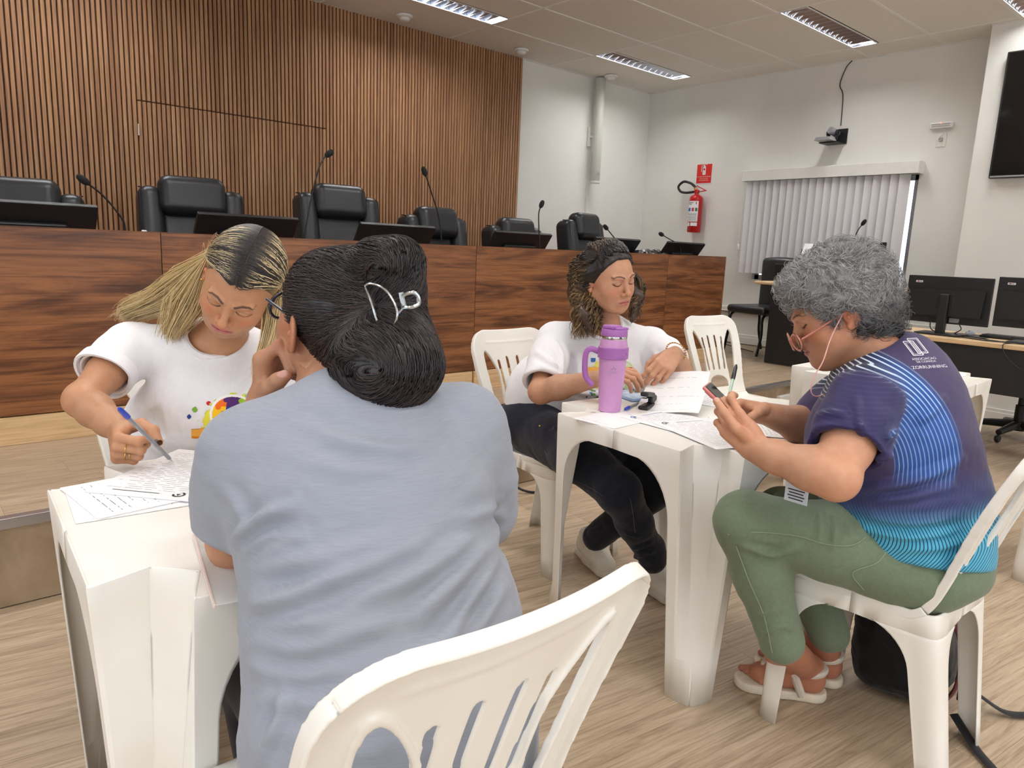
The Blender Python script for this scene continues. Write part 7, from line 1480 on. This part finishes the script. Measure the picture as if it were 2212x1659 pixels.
# ------------------------------------------------------------------ lilac tumbler
def m_lilac(name, c, rough): return mat_noise(name, c, 3, 40, rough)
M_LIL, M_LIL2 = m_lilac('lilac_enamel', (204, 150, 202), .35), m_lilac('orchid_plastic', (168, 106, 178), .45)
tb = onz(1316, 888, TH); t = thing('insulated_tumbler', 'lilac insulated tumbler with orchid handle and lid on the table', 'tumbler', (tb[0], tb[1], TZ))
px_m = FPX/np.dot(tb-EYE, FWD); hgt_ = 182/px_m*1.02; k_ = hgt_/.30
MB().lathe([(.034*k_, 0), (.0375*k_, .003), (.039*k_, .02), (.046*k_, .16), (.0485*k_, .215), (.0485*k_, .232), (.0455*k_, .243), (.044*k_, .262*k_/k_)][:7]+[(.044*k_, .255)], n=48).build('body', M_LIL, t, True)
b = t.children[0]; b.data.transform(Matrix.Diagonal((1, 1, k_, 1)))
def lz(prof, nm, m, n=48): MB().lathe([(r*k_, z*k_) for r, z in prof], n=n).build(nm, m, t, True)
lz([(.043, .252), (.0445, .254), (.0445, .264), (.043, .266)], 'steel_rim', M_CHROME); lz([(.045, .264), (.0455, .268), (.0445, .282), (.043, .286), (.030, .287), (.0, .287)], 'lid', M_LIL2); lz([(.0490, .186), (.0525, .188), (.0525, .224), (.0500, .226)], 'grip_band', M_LIL2)
vx = nrm((EYE-tb)*V3(1, 1, 0)); sx = np.cross(V3(0, 0, 1), vx); hs = -sx if (-sx)@RGT < 0 else sx
sp_ = MB(); sp_.box(hs*.008*k_+V3(0, 0, .293*k_), (.05*k_, .05*k_, .014*k_), .005*k_); sp_.box(-hs*.01*k_+V3(0, 0, .289*k_), (.055*k_, .055*k_, .01*k_), .004*k_); sp_.build('lid_flap', M_LIL2, t)
hp_ = [hs*.050+V3(0, 0, .206), hs*.075+V3(0, 0, .214), hs*.092+V3(0, 0, .200), hs*.094+V3(0, 0, .15), hs*.088+V3(0, 0, .115), hs*.068+V3(0, 0, .092), hs*.062+V3(0, 0, .088)]; MB().tube(spline([p*k_ for p in hp_], 40), .0082*k_, 10, flat=1.25).build('handle', M_LIL2, t, True)
cf = vx*.0532*k_+sx*0; rt_ = np.cross(V3(0, 0, 1), vx); rt_ = rt_ if rt_@RGT > 0 else -rt_
win = nrm(vx*.86+rt_*.5); wr_ = np.cross(V3(0, 0, 1), win); wr_ = wr_ if wr_@RGT > 0 else -wr_; loop = [win*.0520*k_+wr_*a*k_+V3(0, 0, (.206+b_)*k_)-win*(a*a*8)*k_ for a, b_ in [(.020*math.cos(t_)+.006*np.sign(math.cos(t_)), .008*math.sin(t_)) for t_ in np.linspace(0, 2*math.pi, 26)[:-1]]]
MB().tube(np.array(loop), .0016*k_, 6, closed=True).build('band_window', M_LIL2, t, True)
fr_ = nrm(vx*.97-rt_*.0+rt_*.12); rr2 = np.cross(V3(0, 0, 1), fr_); rr2 = rr2 if rr2@RGT > 0 else -rr2
o = text_obj('lettering', 'STANLEY', .0105*k_, mat('etched_grey', (168, 150, 170), .4), t, fr_*.0475*k_+V3(0, 0, .142*k_), rr2, V3(0, 0, 1), 0)
v = mverts(o.data); rad = np.linalg.norm(v[:, :2], axis=1); rb = np.interp(v[:, 2]/k_, [.02, .16, .215], [.039, .046, .0485])*k_+.0006; ang = np.arctan2(v[:, 1], v[:, 0]); v[:, 0] = rb*np.cos(ang); v[:, 1] = rb*np.sin(ang); o.data.vertices.foreach_set('co', v.astype(np.float32).ravel()); o.data.update()
cr = MB()
for a, b_ in ((-.006, .155), (0, .159), (.006, .155)): cr.box(fr_*.0468*k_+rr2*a*k_+V3(0, 0, b_*k_), (.004*k_,)*3, .0005)
cr.build('crest', mat('etched_grey'), t)
# ------------------------------------------------------------------ stapler, wallet, sweet wrapper
sl = onz(1400, 880, TH); sv = nrm((onz(1420, 866, TH)-onz(1382, 886, TH))); t = thing('stapler', 'black desk stapler standing open on the table by the tumbler', 'stapler', (sl[0], sl[1], TZ), math.atan2(sv[1], sv[0]))
MB().box((0, 0, .006), (.11, .034, .012), .005).build('base', M_BLACK, t); MB().box((.03, 0, .022), (.05, .022, .024), .005).build('magazine', M_BLACK, t); MB().box((-.012, 0, .044), (.085, .026, .016), .006, rotm(0, math.radians(10), 0)).build('arm', M_BLACK, t); MB().box((-.045, 0, .031), (.016, .02, .014), .002).build('jaw', M_CHROME, t)
pz = onz(1358, 858, TH); t = thing('smartphone', 'phone in a pale blue case lying behind the tumbler', 'phone', (pz[0], pz[1], TZ), math.radians(-15)); MB().box((0, 0, .005), (.078, .15, .009), .003).build('case', mat('pale_blue_case', (150, 176, 214), .4), t); MB().box((0, 0, .0098), (.07, .142, .0012), .0004).build('back_print', mat_noise('marbled_print', (176, 198, 226), 26, 40, .4), t)
pw = onz(1281, 891, TH); t = thing('sweet_wrapper', 'tiny crumpled white wrapper left of the tumbler', 'wrapper', (pw[0], pw[1], TZ)); q = MB(); rr_ = random.Random(2)
q.grid(lambda u, v: ((u-.5)*.018, (v-.5)*.012, .002+.004*rr_.random()), 5, 4); solid(q.build('foil', M_PAPER, t), .0006)
# ------------------------------------------------------------------ phone in the grey-haired woman's hand
c1, c2 = at(1529, 842, 1.66), at(1612, 924, 1.635); ax = nrm(c2-c1); sc = nrm(RGT*.72+UPV*.50-FWD*.42); sc = nrm(sc-ax*(sc@ax)); wv = np.cross(ax, sc); R_ = np.stack([wv, sc, ax], 1); ctr = (c1+c2)/2+FWD*.020+RGT*.012
t = thing('smartphone', 'phone in a clear rose case held upright by the grey-haired woman', 'phone', tuple(ctr)); MB().box((0, 0, 0), (.074, .0095, .152), .004, R_).build('case', mat('rose_case', (212, 128, 124), .2), t); MB().box(R_@V3(0, .0052, 0), (.069, .0012, .146), .0005, R_).build('screen', M_GLASS_BLK, t); MB().box(R_@V3(.02, -.0055, -.055), (.022, .003, .022), .002, R_).build('camera_bump', mat('rose_case'), t)
# ------------------------------------------------------------------ clear folder under the arm of the woman in grey
fz = onz(505, 1205, TZ+.004); t = thing('clear_folder', 'clear plastic folder with papers under the arm of the woman in grey', 'folder', (fz[0]+.06, fz[1]-.03, TZ), math.radians(-12)); MB().box((0, 0, .002), (.20, .24, .003), .001).build('papers', M_PAPER, t); MB().box((0, 0, .005), (.22, .26, .0015), .0005).build('cover', mat('milky_plastic', (232, 230, 228), .2, spec=.5, Alpha=.55), t); MB().box((-.11, 0, .004), (.004, .26, .006), .001).build('spine', mat('pale_pink_plastic', (226, 206, 200), .3), t)
# ------------------------------------------------------------------ leaflets on the table behind
c = onz(1775, 797, TH); t = thing('leaflet', 'coloured leaflet lying on the table behind the woman in the striped shirt', 'leaflet', (3.30, 1.42, TZ), .3); MB().box((0, 0, .001), (.21, .15, .0016)).build('sheet', M_PAPER, t); MB().box((-.05, 0, .0022), (.06, .13, .0006)).build('red_panel', mat('print_red', (176, 84, 72), .6), t); MB().box((.04, 0, .0022), (.09, .11, .0006)).build('blue_panel', mat('print_blue', (150, 196, 214), .6), t)
t = thing('notebook', 'thin white notebook on the far corner of the table behind', 'notebook', (3.62, 1.18, TZ), -.1); MB().box((0, 0, .006), (.16, .22, .012), .002).build('cover', M_PAPER, t)
# ------------------------------------------------------------------ rucksack under the chair of the grey-haired woman
M_NYL = m_cloth('black_nylon', (20, 19, 22), .6, 400, .3, 4); M_REDN = m_cloth('dark_red_nylon', (92, 18, 30), .6, 400, .3, 4); rb_ = V3(2.12, .66, 0); t = thing('backpack', 'black and dark red rucksack standing on the floor under the white chair', 'backpack', tuple(rb_), math.radians(8))
s = SDF((-.24, -.22, -.01), (.24, .22, .40), .007); s.fn(lambda p: rbox_sdf((0, 0, .155), (.135, .10, .15), .06)(p)-.015*np.sin(np.clip(p[..., 2]/.34, 0, 1)*3.14)); s.ell((-.02, -.08, .11), (.10, .06, .09), k=.03); V, Q = s.net(); V = V+vnormals(V, Q)*(.005*snoise(V*9, 3))[:, None]; V[:, 2] = np.maximum(V[:, 2], .001); link_mesh('body', raw_mesh('body', V, Q), M_NYL, t)
for x in (-.11, .11): MB().tube(spline([(x*.8, -.105, .30), (x*.85, -.145, .22), (x*.8, -.15, .10), (x*.75, -.12, .02)], 20), .018, 8, flat=.3).build('red_strap', M_REDN, t, True)
MB().tube(spline([(-.15, -.16, .05), (-.20, -.22, .012), (-.26, -.27, .008), (-.33, -.30, .008)], 20), .013, 6, flat=.25).build('loose_strap', M_NYL, t, True); MB().tube(spline([(.0, -.19, .05), (.03, -.26, .012), (.10, -.33, .008), (.17, -.345, .008)], 20), .013, 6, flat=.25).build('loose_strap', M_NYL, t, True)
MB().box((-.02, -.155, .05), (.05, .012, .035), .004).build('buckle', M_BLACK, t); MB().tube(spline([(-.05, 0, .30), (-.03, 0, .33), (.03, 0, .33), (.05, 0, .30)], 12), .008, 8).build('handle', M_NYL, t, True)
# ------------------------------------------------------------------ end
